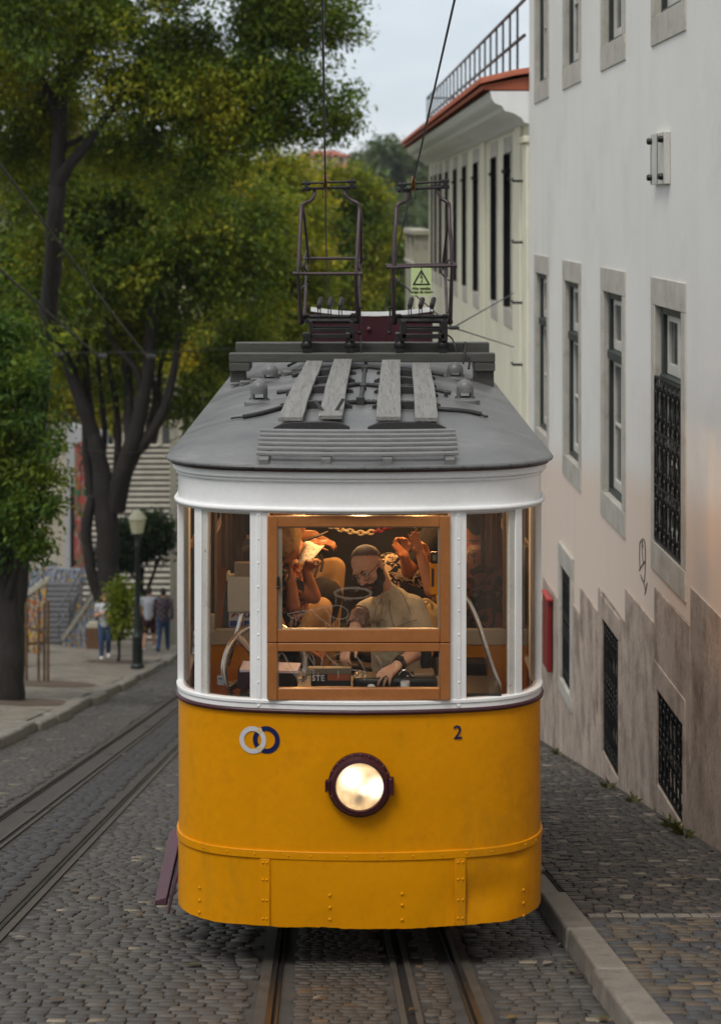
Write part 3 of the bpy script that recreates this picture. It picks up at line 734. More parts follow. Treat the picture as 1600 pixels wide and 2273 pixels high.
# ------------------------------------------------------------ pantographs
def pantograph(pts, spread, ins, by, bases, sign):
    Y = 13.68; Q = lambda px, py, d=0: P(px, py, Y+d)
    pr = MB()
    lx, rx, lowz = pts['pl'], pts['pr'], pts['pz']
    pr.cyl(Q(lx-4,lowz,-.08), Q(rx+6,lowz,-.08), .017); pr.cyl(Q(lx,lowz-9,.12), Q(rx,lowz-9,.12), .017)
    root = pr.build('pantograph', MT['darkiron'], tram, smooth=50)
    m = MB()   # base frame
    for px in (lx+6, rx-4): m.box(Q(px-5, lowz, -.14), Q(px+5, lowz+38, .2))
    m.bar(Q(lx+2,lowz+20,-.13), Q(rx-4,lowz+20,-.13), .012, .028); m.bar(Q(lx+4,lowz+34,-.13), Q(rx-2,lowz+34,-.13), .02, .034)
    m.bar(Q(lx+4,lowz+16,.18), Q(rx-2,lowz+16,.18), .02, .03)
    m.build('base_frame', MT['darkiron'], root, bevel=.003)
    for bx in bases:     # insulated feet
        m = MB(); c = Q(bx, by-2, -.10)
        m.lathe(c, (0,-1,0), [(.001,-.10),(.040,-.10),(.040,-.06),(.028,-.05),(.028,-.03),(.042,-.02),(.042,.012),(.030,.016),(.022,.026),(.012,.03),(0,.03)], 20)
        m.box(c+V((-.028,-.03,-.07)), c+V((.028,.02,-.02))); m.box(c+V((-.03,-.02,.03)), c+V((.03,.16,.085)))
        m.build('insulated_foot', MT['darkiron'], root, smooth=50)
    for side in ('L','R'):
        a = pts['front'+side]; q = catmull([Q(x,y,d) for x,y,d in a], 8)
        MB().tube(q, .0135, 8).build('upper_arm', MT['panto'], root, smooth=60)
        b = pts['low'+side]; MB().tube([Q(x,y,d) for x,y,d in b], [.016,.013], 8).build('lower_arm', MT['panto'], root, smooth=60)
        a = pts['rear'+side]; q = catmull([Q(x,y,d) for x,y,d in a], 6)
        MB().tube(q, .011, 8).build('rear_arm', MT['panto'], root, smooth=60)
        m = MB(); x, y, d = b[0]
        m.ball(Q(x,y-2,-.02), .022); m.ball(Q(x+(6 if side=='L' else -6),y-10,.05), .026, sy=.6); m.cyl(Q(x+(12 if side=='L' else -12),y-4,-.12), Q(x+(12 if side=='L' else -12),y-4,.16), .018)
        for k in range(5): m.ball(Q(x+(4+3*k if side=='L' else -4-3*k), y-14-3*(k%2), .02*k), .011)
        m.build('hinge', MT['darkiron'], root, smooth=50)
    for nm in ('barF','barR'):
        (x0,y0,d0),(x1,y1,d1) = pts[nm]; m = MB().cyl(Q(x0,y0,d0), Q(x1,y1,d1), .012, 10)
        for x, y, d in (pts[nm]): m.cyl(Q(x-2,y,d), Q(x+2,y,d), .018, 10)
        m.build('cross_tube', MT['panto'], root, smooth=50)
    (x0,y0),(x1,y1) = pts['head']; m = MB()
    m.cyl(Q(x0,y0,-.05), Q(x1,y1,-.05), .0085, 10); m.cyl(Q(x0+3,y0+12,-.03), Q(x1+2,y1+13,-.03), .010, 10); m.cyl(Q(x0+3,y0+13,.06), Q(x1+2,y1+12,.06), .010, 10)
    for x, y in ((x0+9,y0+6),(x1-6,y1+6)):
        m.box(Q(x-4,y+11,-.07), Q(x+4,y-8,.08)); m.cyl(Q(x-9,y-6,-.05), Q(x+9,y-6,-.05), .015, 10); m.cyl(Q(x-9,y+7,-.03), Q(x+9,y+7,-.03), .016, 10); m.cyl(Q(x,y-6,-.05), Q(x,y-16,-.05), .004, 6)
    m.build('collector_head', MT['darkiron'], root, smooth=40, bevel=.002)
    wx, wy = pts['wheel']
    MB().lathe(Q(wx,wy,-.05), (1,0,0), [(.01,-.014),(.052,-.014),(.058,-.010),(.046,0),(.058,.010),(.052,.014),(.01,.014)], 24).build('contact_wheel', MT['brass'], root, smooth=40)
    MB().bar(Q(wx-5,wy+8,-.05), Q(wx-5,wy+34,-.02), .006, .012).bar(Q(wx+5,wy+8,-.05), Q(wx+5,wy+34,-.02), .006, .012).build('fork', MT['darkiron'], root)
    for x in pts['spr']:
        m = MB(); y = lowz-42
        q0 = Q(x+3, y-8, .04); q1 = Q(x-2, y+10, -.10)
        k = 14; m.tube([q0.lerp(q1, i/k) for i in range(k+1)], [.020*(1 if i not in (0,k) else .6)*(1-.10*(i%2)) for i in range(k+1)], 10)
        m.box(q1+V((-.014,-.02,-.018)), q1+V((.014,.012,.012))); m.cyl(q1+V((-.008,0,-.01)), Q(x-4, lowz, -.09), .004, 6); m.cyl(q1+V((.010,0,-.01)), Q(x+2, lowz, -.09), .004, 6)
        m.build('return_spring', MT['darkiron'], root, smooth=50)
    # braided leads and a lever
    for qs in pts['leads']:
        MB().tube(catmull([Q(*q) for q in qs], 6), .006, 6).build('lead', MT['cable'], root, smooth=60)
    x, y0, y1 = pts['lever']; MB().tube([Q(x,y0,-.12), Q(x+1,(y0+y1)/2,-.13), Q(x-1,y1,-.12)], .007, 6).ball(Q(x,y0,-.12), .013).ball(Q(x-1,y1,-.12), .015).build('lever', MT['darkiron'], root, smooth=50)
pantograph(dict(pl=685, pr=785, pz=712,
    frontL=[(662,607,-.25),(664,560,-.2),(667,500,-.12),(669,462,-.06),(673,452,-.05),(690,444,-.03),(697,433,-.02),(698,418,0)],
    frontR=[(791,606,-.25),(793,560,-.2),(796,500,-.12),(797.5,466,-.06),(795,452,-.05),(775,441,-.03),(766,430,-.02),(764,418,0)],
    lowL=[(668,716,-.05),(662,607,-.25)], lowR=[(795,714,-.05),(789,607,-.25)],
    rearL=[(676,704,.1),(681,600,.4),(684,572,.42),(675,480,.15),(671,458,0)], rearR=[(797,700,.1),(799,600,.4),(801,572,.42),(801,480,.15),(797,456,0)],
    barF=[(652,607,-.25),(802,607,-.25)], barR=[(674,573,.42),(806,573,.42)], head=[(671,406),(787,402)], wheel=(722,405), spr=(710,733,757),
    leads=[[(680,556,.3),(675,575,.1),(674,590,-.05),(684,606,.1)],[(668,583,-.2),(670,598,-.2),(682,612,.1),(680,628,.2),(667,640,-.1)],[(797,575,.2),(795,592,-.1),(802,612,.1),(796,640,.1)],[(786,738,-.05),(798,742,0),(800,760,-.1),(802,784,-.12)]], lever=(799,683,738)),
    0, 0, 768, (681,777), 1)
pantograph(dict(pl=888, pr=988, pz=712,
    frontL=[(874,590,-.2),(875,540,-.16),(878,500,-.12),(880,464,-.06),(884,453,-.05),(900,446,-.03),(905,434,-.02),(907,420,0)],
    frontR=[(1002,587,-.2),(1001,540,-.16),(998,500,-.12),(997,462,-.06),(994,449,-.05),(980,440,-.03),(974,428,-.02),(972,418,0)],
    lowL=[(874,716,-.05),(873,592,-.2)], lowR=[(999,716,-.05),(1003,590,-.2)],
    rearL=[(872,704,.1),(872,600,.3),(871,585,.34),(876,500,.15),(879,458,0)], rearR=[(992,694,.1),(987,600,.3),(984,585,.34),(993,500,.15),(996,455,0)],
    barF=[(860,593,-.2),(1012,589,-.2)], barR=[(858,589,.30),(1008,586,.30)], head=[(883,409),(994,401)], wheel=(917,407), spr=(911,935,960),
    leads=[[(878,575,-.2),(880,590,0),(890,600,.1),(888,616,.1),(878,624,-.15)],[(998,575,-.15),(985,592,.1),(980,604,.1),(990,618,.1),(998,622,-.1)],[(982,738,-.05),(1000,748,0),(1008,762,-.1),(1013,780,-.12)]], lever=(865,683,738)),
    0, 0, 768, (887,983), 1)
# loose dark cable at the beam's right end
m = MB().tube(catmull([P(1028,806,13.45), P(1030,790,13.5), P(1033,760,13.55), P(1030,775,13.6), P(1042,798,13.5), P(1040,818,13.4)], 8), .008, 6); m.build('cable', MT['black'], tram, smooth=60)

# ------------------------------------------------------------ front details
# emblem: two interlocking rings painted on the panel
def ring(m, cxp, cyp, r0, r1, off, a0=0, a1=2*pi, n=56, inside=None):
    cs = s_of_px(cxp); Yc = curve(cs).y; k = Yc/F
    pts = []
    for i in range(n+1):
        a = a0+(a1-a0)*i/n
        for r in (r0, r1):
            c = curve(cs+r*k*cos(a), off); pts.append(V((c.x, c.y, zf(cyp, Yc)+r*k*sin(a))))
    m.add(pts, [(2*i,2*i+1,2*i+3,2*i+2) for i in range(n)])
m = MB(); ring(m, 592, 1642.5, 19.8, 30.5, .0035); emb = m.build('emblem', MT['navy'], tram)
m = MB(); ring(m, 561.5, 1642.5, 19.8, 30.5, .0045); m.build('ring', MT['lightgrey'], emb)
m = MB(); ring(m, 592, 1642.5, 19.8, 30.5, .0055, R(-141), R(-113), 12); m.build('ring', MT['ltblend'], emb)
m = MB(); ring(m, 592, 1642.5, 19.8, 30.5, .0055, R(113), R(141), 12); m.build('ring', MT['ltblend'], emb); 
# fleet number
cs = s_of_px(1016); Yc = curve(cs).y
m = MB(); text_into(m, '2', .098, lambda u, v, d: V((*curve(cs+u, .005+d).xy, zf(1627,Yc)+v)), .0006)
m.build('fleet_number', MT['navy'], tram, smooth=0)
# headlight
hc = P(798, 1740, D0-.0)
m = MB().lathe(hc, (0,-1,0), [(.120,-.02),(.158,0),(.158,.02),(.150,.035),(.148,.05),(.140,.062),(.122,.066),(.119,.058),(.119,.02)], 48)
hl = m.build('headlight', MT['maroon'], tram, smooth=40)
m = MB().lathe(hc, (0,-1,0), [(.146,.020),(.160,.022),(.160,.036),(.146,.038)], 48)
for i in range(22):
    a = 2*pi*i/22+.1; m.ball(hc+V((.152*cos(a),-.030,.152*sin(a))), .011, 8, 5)
m.build('clamp_ring', MT['maroon'], hl, smooth=45)
MB().box(hc+V((-.172,-.045,-.022)), hc+V((-.148,-.01,.025))).cyl(hc+V((-.168,-.045,-.03)), hc+V((-.168,-.045,.03)), .006).build('latch', MT['maroon'], hl, bevel=.003)
MB().box(hc+V((.146,-.055,-.035)), hc+V((.170,-.01,.04))).cyl(hc+V((.166,-.05,-.045)), hc+V((.166,-.05,.05)), .006).build('hinge', MT['maroon'], hl, bevel=.003)
LM = bpy.data.materials.new('headlight_lens'); LM.use_nodes = True; t = NT(LM); bs = t.n['Principled BSDF']
tcn = t.new('ShaderNodeTexCoord'); mpn = t.new('ShaderNodeMapping'); mpn.inputs['Location'].default_value = (.0, .06, -(hc.z-G(D0))); t.link(tcn.outputs['Object'], mpn.inputs[0])
def spot(x, z, r):
    d = t.new('ShaderNodeVectorMath', operation='DISTANCE'); t.link(mpn.outputs[0], d.inputs[0]); d.inputs[1].default_value = (x, 0, z)
    a = t.new('ShaderNodeMapRange', interpolation_type='SMOOTHERSTEP'); t.link(d.outputs['Value'], a.inputs[0]); a.inputs[1].default_value = 0; a.inputs[2].default_value = r; a.inputs[3].default_value = 1; a.inputs[4].default_value = 0
    return a.outputs[0]
nz = t.new('ShaderNodeTexNoise', i_Scale=28, i_Detail=4); t.link(mpn.outputs[0], nz.inputs['Vector'])
c = t.ramp(nz.outputs[0], [(.3,(2.3,1.2,.42)),(.6,(3.3,2.2,1.0))])
c = t.mix(spot(-.04,.045,.09), c, (9,8,6)); c = t.mix(spot(.085,-.005,.085), c, (9,8.2,6.5)); c = t.mix(spot(.02,-.012,.045), c, (7,6.2,4.6))
c = t.mix(spot(-.005,-.062,.050), c, (.50,.20,.05)); c = t.mix(spot(.0,-.052,.024), c, (.20,.08,.02))
t.link(c, bs.inputs['Emission Color']); bs.inputs['Emission Strength'].default_value = .23; bs.inputs['Base Color'].default_value = (.6,.5,.35,1); bs.inputs['Roughness'].default_value = .12
MB().lathe(hc, (0,-1,0), [(.1185,.050),(.09,.060),(.05,.066),(.0,.068)], 40).build('lens', LM, hl, smooth=60)
# boarding step on the left side
m = MB(); Ys = 9.95
st = lambda px, py, Y: P(px, py, Y)
m.hexa([(-1.113,10.15,-3.755),(-1.045,10.15,-3.755),(-1.035,10.95,-3.645),(-1.113,10.95,-3.645),(-1.113,10.15,-3.725),(-1.045,10.15,-3.705),(-1.035,10.95,-3.585),(-1.113,10.95,-3.61)])
m.build('boarding_step', MT['step'], tram, bevel=.006)
m = MB().hexa([(-1.043,10.12,-3.79),(-1.03,10.12,-3.79),(-1.03,10.97,-3.66),(-1.043,10.97,-3.66),(-.972,10.12,-3.50),(-.96,10.12,-3.50),(-.96,10.97,-3.40),(-.972,10.97,-3.40)])
m.build('step_bracket', MT['step'], tram, bevel=.003)
# underframe and wheels, in the dark under the car
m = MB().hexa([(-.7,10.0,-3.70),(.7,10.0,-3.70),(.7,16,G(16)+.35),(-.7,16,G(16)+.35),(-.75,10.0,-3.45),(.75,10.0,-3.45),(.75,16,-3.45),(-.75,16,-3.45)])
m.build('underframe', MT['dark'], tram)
for Yw in (11.2, 14.6):
    for sg in (-1, 1):
        xx = cx(Yw, .0595)+sg*.47
        MB().lathe((xx, Yw, G(Yw)+.26), (sg,0,0), [(.02,-.04),(.25,-.04),(.25,.03),(.27,.035),(.27,.05),(.02,.05)], 28).build('wheel', MT['darkiron'], tram, smooth=40)
# ------------------------------------------------------------ glazing
def pane(px0, px1, z0, z1, name='window_pane', off=-.022, mt='cglass', s01=None):
    a, b = s01 if s01 else (s_of_px(px0), s_of_px(px1))
    ss = srange(a, b, .015)
    return MB().grid([[V((*curve(s, off).xy, z)) for s in ss] for z in (z0, z1)]).build(name, MT[mt], tram, smooth=60)
pane(447, 558, Zsill-.004, Zwt+.005); pane(1032, 1144, Zsill-.004, Zwt+.005)
pane(0,0, Zsill-.004, Zwt+.005, s01=(-sR-.002, s_of_px(433))); pane(0,0, Zsill-.004, Zwt+.005, s01=(s_of_px(1157), sR+.002))
for sg in (-1, 1):
    k = sR+.10
    while k < SMAX-1.3:
        pane(0,0, Zsill-.004, Zwt+.005, s01=(sg*k, sg*(k+.87))); k += .98 if k > sR+.5 else .94
# putty / reveal around the front side windows
MT['putty'] = mat('grimy_white_paint', (.55,.53,.49), .5, var=.15, c2=(.20,.13,.12), c2t=(.6,.72), c2scale=18)
for a, b in ((447,459),(1131,1143)):
    band(MB(), s_of_px(a), s_of_px(b), Zsill-.006, Zwt, -.004, .03, .01).build('window_bead', MT['putty'], tram, bevel=.003)
band(MB(), s_of_px(449), s_of_px(557), Zwt-.012, Zwt-.001, -.004, .02).build('window_bead', MT['putty'], tram)
band(MB(), s_of_px(1033), s_of_px(1142), Zwt-.012, Zwt-.001, -.004, .02).build('window_bead', MT['putty'], tram)
# brown two-sash front window
Yf = 9.505
def fx(px, Y=Yf): return (px-800)/F*Y
def fz(py, Y=Yf): return (HY-py)/F*Y
def fbox(m, x0, x1, y0, y1, d0=0, d1=.04): return m.box((fx(x0), Yf+d0, fz(y1)), (fx(x1), Yf+d1, fz(y0)))
m = MB()
fbox(m,594,615.2,1146,1426.5); fbox(m,976.5,999,1146,1426.5); fbox(m,615.8,976,1146,1170,.003); fbox(m,615.8,976,1398,1426.5,.003)
fw = m.build('front_window', MT['frame'], tram, bevel=.003)
m = MB(); fbox(m,594,615.2,1428.5,1555); fbox(m,976.5,999,1428.5,1555); fbox(m,615.8,976,1428.5,1447,.003); fbox(m,615.8,976,1529.5,1555,.003)
m.build('lower_sash', MT['frame'], fw, bevel=.003)
m = MB().box((fx(594), Yf+.03, fz(1430)), (fx(999), Yf+.05, fz(1424))); m.build('meeting_rail', MT['wood'], fw)
MT['bead'] = mat('metal_glazing_bead', (.24,.19,.14), .4, bump=.05)
m = MB(); fbox(m,615.8,626,1170,1398,.012,.028); fbox(m,972,976,1170,1398,.012,.028); fbox(m,626,972,1170,1172.5,.012,.028); fbox(m,626,972,1396.5,1398,.012,.028); fbox(m,616,618,1447,1530,.012,.028); fbox(m,974,976,1447,1530,.012,.028)
m.build('glazing_bead', MT['bead'], fw)
m = MB(); fbox(m,626,972,1172,1397,.018,.019); p1 = MB().grid([[V((fx(a),Yf+.019,fz(b))) for a in (620,974)] for b in (1171,1397)]).build('upper_pane', MT['glass'], fw)
p2 = MB().grid([[V((fx(a),Yf+.019,fz(b))) for a in (616,976)] for b in (1446,1531)]).build('lower_pane', MT['glass'], fw)
MB().box((fx(614.5), Yf+.008, fz(1300)), (fx(620), Yf-.008, fz(1280))).ball((fx(617.5), Yf-.012, fz(1303)), .009).build('catch', MT['darkiron'], fw, bevel=.002)
# etched scrawl with drips on the panes
em = bpy.data.materials.new('etched_glass'); em.use_nodes = True; t = NT(em)
bs = t.n['Principled BSDF']; bs.inputs['Base Color'].default_value = (.42,.33,.26,1); bs.inputs['Roughness'].default_value = .8
tr = t.new('ShaderNodeBsdfTransparent'); mx = t.new('ShaderNodeMixShader'); mx.inputs[0].default_value = .32
t.link(tr.outputs[0], mx.inputs[1]); t.link(bs.outputs[0], mx.inputs[2]); t.link(mx.outputs[0], t.n['Material Output'].inputs[0])
def scrawl(m, pts, w=3.0, closed=False, ox=600, oy=1150, k=.25):
    q = catmull([V((ox+x*k, oy+y*k, 0)) for x, y in pts], 6, closed)
    n = len(q); L = []
    for i in range(n):
        d = (q[(i+1)%n]-q[i-1]) if closed else (q[min(i+1,n-1)]-q[max(i-1,0)]); d = V((d.y,-d.x,0)).normalized()*w*k*(.7+.6*random.random())
        L.append([V((fx(p.x), Yf+.016, fz(p.y))) for p in (q[i]-d, q[i]+d)])
    if closed: L.append(L[0])
    m.grid(L)
m = MB()
ov = lambda cx_, cy_, a, b, n=14, r=0: [(cx_+a*cos(2*pi*i/n)*cos(r)-b*sin(2*pi*i/n)*sin(r), cy_+a*cos(2*pi*i/n)*sin(r)+b*sin(2*pi*i/n)*cos(r)) for i in range(n)]
scrawl(m, ov(733,672,163,48), 8, True); scrawl(m, ov(735,678,148,44), 3, True)
scrawl(m, ov(602,842,92,58,14,.25), 5, True)
scrawl(m, [(570,785),(480,800),(380,820),(260,835),(150,858)], 6); scrawl(m, [(150,865),(200,890),(300,850),(420,810),(560,790)], 4)
scrawl(m, [(375,830),(430,890),(490,930),(540,980)], 5); scrawl(m, [(480,810),(520,860),(530,900)], 4)
for x, y, L in ((180,870,95),(195,870,60),(225,860,105),(245,860,50),(290,850,60),(560,890,90),(612,900,85),(580,700,80),(655,715,25),(672,715,32),(690,715,20),(710,715,28),(840,705,30),(770,640,20),(750,640,25),(680,890,60),(530,890,80),(490,930,45)):
    scrawl(m, [(x,y),(x+2,y+L*.5),(x,y+L)], 4)
m.build('etched_scrawl', em, fw)
m = MB()
for pts in ([(60,250),(105,205),(160,300),(230,420),(285,480)],[(320,190),(350,250),(400,330),(410,350)],[(340,190),(380,240),(395,300)],[(455,320),(470,205),(530,260),(610,325)],[(640,200),(560,230)],[(745,225),(790,270),(840,370),(835,440)],[(720,355),(830,372)],[(930,220),(980,290),(985,390)],[(130,340),(180,380),(280,350),(400,360)],[(330,190),(320,260),(290,300)]):
    scrawl(m, pts, 7, oy=1400)
for x, y, L in ((235,370,70),(270,360,100),(330,370,130),(350,360,60),(380,365,90),(420,380,60),(600,360,70)): scrawl(m, [(x,y),(x+3,y+L*.5),(x+1,y+L)], 6, oy=1400)
m.build('etched_scrawl', em, fw)
# stickers
def sticker(px0, px1, py0, py1, lines, off=-.028, rows_=None, nm='sticker'):
    s0, s1 = s_of_px(px0), s_of_px(px1); Y = curve((s0+s1)/2).y; z0, z1 = zf(py1,Y), zf(py0,Y)
    m = MB().grid([[V((*curve(s, off).xy, z)) for s in srange(s0, s1, .01)] for z in (z0, z1)])
    o = m.build(nm, MT['paper'], tram)
    m = MB(); m.mi = 0
    for txt, u, v, sz in lines:
        text_into(m, txt, sz, lambda a, b, d: V((*curve(s0+(s1-s0)*u+a, off+.003+d*.2).xy, z0+(z1-z0)*v+b)), .0004)
    if m.v: m.build('print', MT['black'], o, smooth=0)
SSL = lambda px: px
sticker(418,432,1404,1452,[('3.80 €',.5,.35,.026),('bilhete',.5,.75,.014)])
sticker(423,432,1466,1508,[('1.45',.5,.6,.02)])
sticker(475,493,1503,1524,[('aviso',.5,.7,.012)])
# ------------------------------------------------------------ inside of the tram
MT['floor'] = mat('dark_floor', (.03,.024,.02), .7, var=.3)
MB().prism([V((*curve(s,-.04).xy,-3.34)) for s in srange(-SMAX+.1, SMAX-.1, .1)], (0,0,.04)).build('floor', MT['floor'], tram)
MT['panelwood'] = mat('varnished_panelling', (.055,.017,.007), .35, var=.3, scale=2.5, stretch=(9,9,.4), bump=.1)
bh = []
for sg, (xa, xb) in ((-1,(472,575)),(1,(1020,1122))):
    Yb = 10.45
    X = lambda px: (px-800)/F*Yb
    Z = lambda py: (HY-py)/F*Yb
    a, b = (-.925, X(600)) if sg < 0 else (X(1000), .925)
    m = MB().box((a, Yb, -3.3), (b, Yb+.03, Z(1432))); q = m.build('bulkhead', MT['yellow'], tram, bevel=.003)
    MB().box((a, Yb-.012, Z(1432)+.002), (b, Yb+.035, Z(1397))).build('bulkhead_rail', MT['cream'], q, bevel=.004)
    for u, v, mt in ((X(xa-16),X(xa-9),'white'),(X(xa-8.5),X(xa+3),'wood'),(X(xa+3.5),X(xa+9),'bead'),(X(575),X(582),'wood')) if sg < 0 else ((X(xb+10),X(xb+15),'white'),(X(xb+3),X(xb+9.5),'wood'),(X(xb-6),X(xb+2.5),'bead'),(X(1022),X(1027),'wood')):
        MB().box((u, Yb-.006, Z(1397)+.004), (v, Yb+.03, -1.42)).build('bulkhead_post', MT[mt], q, bevel=.003)
    MB().grid([[V((u, Yb+.012, v)) for u in (a, b)] for v in (Z(1397), -1.45)]).build('bulkhead_pane', MT['glass'], q)
    # folded slatted blind / wooden shutter behind the glass
    m = MB(); x = X(490) if sg < 0 else X(1068)
    for i in range(4): m.box((x+i*.030, Yb+.05+.012*(i%2), -1.99-.02*(i%2)), (x+i*.030+.025, Yb+.065+.012*(i%2), -1.4))
    m.build('shutter', MT['panelwood'], q, bevel=.002)
for sg in (-1, 1):
    x0, x1 = (-.93,-.90) if sg < 0 else (.90,.93)
    MB().box((x0, 10.5, -3.3), (x1, 16.0, -2.44)).build('wainscot', MT['panelwood'], tram)
    a, b = (-.9,-.45) if sg < 0 else (.45,.9)
    m = MB().box((a, 10.9, -2.52), (b, 15.6, -2.46)); 
    bn = m.build('bench', MT['panelwood'], tram, bevel=.01)
    m = MB()
    m.box((a if sg < 0 else b-.03, 10.9, -2.40), (a+.03 if sg < 0 else b, 15.6, -1.95))
    m.build('backrest', MT['panelwood'], bn, bevel=.004)
    MB().box((a+.02 if sg<0 else a+.05, 10.95, -2.88), (b-.05 if sg<0 else b-.02, 15.5, -2.525)).build('bench_base', MT['wood'], bn)
MB().box((-.9, 10.9, -2.93), (.9, 15.9, -2.89)).build('raised_floor', MT['floor'], tram)
MB().box((-.9, 13.2, -2.885), (.9, 13.26, -1.3)).build('dark_backing', MT['black'], tram)  # black sheet added across the saloon to keep its depth dark
# bulbs along the saloon ceiling
MT['bulb'] = emis('warm_bulb', (1,.62,.25), 12)
for i, Yl in enumerate((11.15, 12.5)):
    for x in (-.35, .35):
        MB().lathe((x, Yl, -1.36), (0,0,-1), [(.05,-.02),(.05,0),(.03,.012),(.02,.02)], 16).ball((x, Yl, -1.415), .03).build('ceiling_lamp', MT['bulb'], tram, smooth=60)
        L = bpy.data.lights.new('lamp_light', 'POINT'); L.energy = 24.0; L.color = (1,.50,.17); L.shadow_soft_size = .05
        lo = bpy.data.objects.new('lamp_light', L); col.objects.link(lo); lo.parent = tram; lo.location = V((x, Yl, -1.49))-tram.location
MB().lathe((0, 10.25, -1.36), (0,0,-1), [(.05,-.02),(.05,0),(.03,.012),(.02,.02)], 16).ball((0, 10.25, -1.415), .03).build('ceiling_lamp', MT['bulb'], tram, smooth=60)
L = bpy.data.lights.new('lamp_light', 'POINT'); L.energy = 6; L.color = (1,.66,.36); L.shadow_soft_size = .05
lo = bpy.data.objects.new('lamp_light', L); col.objects.link(lo); lo.parent = tram; lo.location = V((0, 10.25, -1.49))-tram.location
# safety chain across the aisle, pale and red links
def chain(pts, n, mts, parent):
    q = catmull(pts, 30); L = [0]
    for a, b in zip(q[:-1], q[1:]): L.append(L[-1]+(b-a).length)
    def at(s):
        i = min(len(L)-2, max(0, int(np.searchsorted(L, s))-1)); return q[i].lerp(q[i+1], (s-L[i])/(L[i+1]-L[i]+1e-9)), (q[i+1]-q[i]).normalized()
    ms = {}
    for i in range(n):
        c, d = at(L[-1]*(i+.5)/n); u = d.cross(V((0,1,0))).normalized(); w = V((0,1,0))
        if i % 2: u, w = w, u
        l = L[-1]/n*.66
        loop = []
        for k in range(14):
            a = 2*pi*k/14; loop.append(c+d*(cos(a)*l*(1 if abs(cos(a)) > .4 else 1))+u*sin(a)*.0125)
        ms.setdefault(mts(i, n), MB()).tube(loop, .0056, 6, closed=True)
    for k, m in ms.items(): m.build('safety_chain', k, parent, smooth=60)
Yc = 10.7
MT['chain'] = mat('ivory_chain', (.80,.62,.34), .5, bump=0); MT['redchain'] = mat('red_chain', (.35,.02,.015), .5, bump=0)
chain([P(728,1166,Yc), P(760,1176,Yc), P(800,1183,Yc), P(835,1179,Yc), P(872,1166,Yc)], 13, lambda i, n: MT['chain'] if i < 9 else MT['redchain'], tram)
# polished hand wheel on the left
hw = P(588,1484,9.93); ax = V((.42,-.88,.22)).normalized()
u = ax.cross(V((0,0,1))).normalized(); v_ = u.cross(ax)*-1
v_ = ax.cross(u)
rim = MB().tube([hw+(u*cos(a)+v_*sin(a))*.232 for a in np.linspace(0,2*pi,48,endpoint=False)], .017, 12, closed=True).build('hand_wheel', MT['chrome'], tram, smooth=60)
m = MB().lathe(hw, ax, [(0.001,-.05),(.045,-.05),(.05,-.01),(.05,.02),(.03,.035),(0,.04)], 20).build('hub', MT['chrome'], rim, smooth=50)
for k in range(5):
    a = 2*pi*k/5+.35; d = u*cos(a)+v_*sin(a); MB().tube([hw+d*.04-ax*.01, hw+d*.13+ax*.004, hw+d*.226], [.026,.018,.022], 10).build('spoke', MT['chrome'], rim, smooth=60)
MB().tube([hw-ax*.04, hw-ax*.22+V((0,0,-.2)), hw+V((-.02,.2,-.7))], .03, 12).build('shaft', MT['darkiron'], rim, smooth=50)
# control box with its steel pole, and the blue plate beneath it
Yc = 10.02
m = MB().box(P(505,1360,Yc), P(562,1280,Yc)+V((0,.10,0))); cb = m.build('control_box', MT['cream'], tram, bevel=.008)
MB().box(P(503,1290,Yc)+V((0,-.004,0)), P(508,1274,Yc)+V((0,.1,0))).build('lip', MT['cream'], cb)
MB().box(P(520,1279,Yc), P(562,1250,Yc)+V((0,.05,0))).build('bracket', MT['bead'], cb, bevel=.003)
MB().tube([P(538,1360,Yc+.05), P(528,1400,Yc+.02), P(514,1438,Yc), P(505,1475,Yc+.02)], .014, 10).build('pole', MT['chrome'], cb, smooth=60)
m = MB().box(P(508,1392,Yc+.12), P(575,1359,Yc+.12)+V((0,.008,0))); pl = m.build('info_plate', MT['paper'], tram)
MT['plblue'] = mat('plate_blue', (.03,.06,.30), .4, bump=0); MT['plred'] = mat('plate_red', (.42,.03,.03), .4, bump=0)
pz = lambda px, py: P(px,py,Yc+.117)
m = MB().add([pz(509.5,1391), pz(574,1391), pz(574,1378), pz(509.5,1378)], [(0,1,2,3)])
for a in (511,): m.add([pz(509.5,1360), pz(574,1360), pz(574,1358.5), pz(509.5,1358.5)], [(0,1,2,3)])
for a in (534,548): m.add([pz(a,1371), pz(a+4,1371), pz(a+9,1361), pz(a+5,1361)], [(0,1,2,3)]); m.add([pz(a+10,1371), pz(a+14,1371), pz(a+9,1361), pz(a+5,1361)], [(0,1,2,3)])
m.build('print', MT['plblue'], pl, smooth=0)
m = MB().add([pz(512,1369), pz(516,1371), pz(524,1363), pz(520,1360.5)], [(0,1,2,3)]).add([pz(520,1360.5), pz(524,1363), pz(531,1369), pz(533,1366)], [(0,1,2,3)]); m.build('print', MT['plred'], pl, smooth=0)
m = MB()
for a, b in ((526,527.2),(540,541.2),(553,554.2)): m.add([P(a,1390,Yc+.115), P(b,1390,Yc+.115), P(b,1379,Yc+.115), P(a,1379,Yc+.115)], [(0,1,2,3)])
m.build('print', MT['paper'], pl)
MB().box(P(464,1405,9.98), P(475,1366,9.98)+V((0,.05,0))).box(P(467.5,1396,9.975), P(471,1382,9.975)).build('switch_box', MT['cream'], tram, bevel=.003)
# bent brake lever on the right
q = catmull([P(1030,1322,10.0), P(1045,1345,9.98), P(1062,1385,9.95), P(1078,1435,9.92), P(1092,1480,9.9), P(1108,1522,9.88), P(1114,1560,9.88)], 8)
MB().tube(q, [.014]*len(q), 10).build('brake_lever', MT['chrome'], tram, smooth=60)
MB().box(P(1028,1560,10.30), P(1082,1470,10.30)+V((0,.12,0))).build('heater_box', MT['black'], tram, bevel=.01)
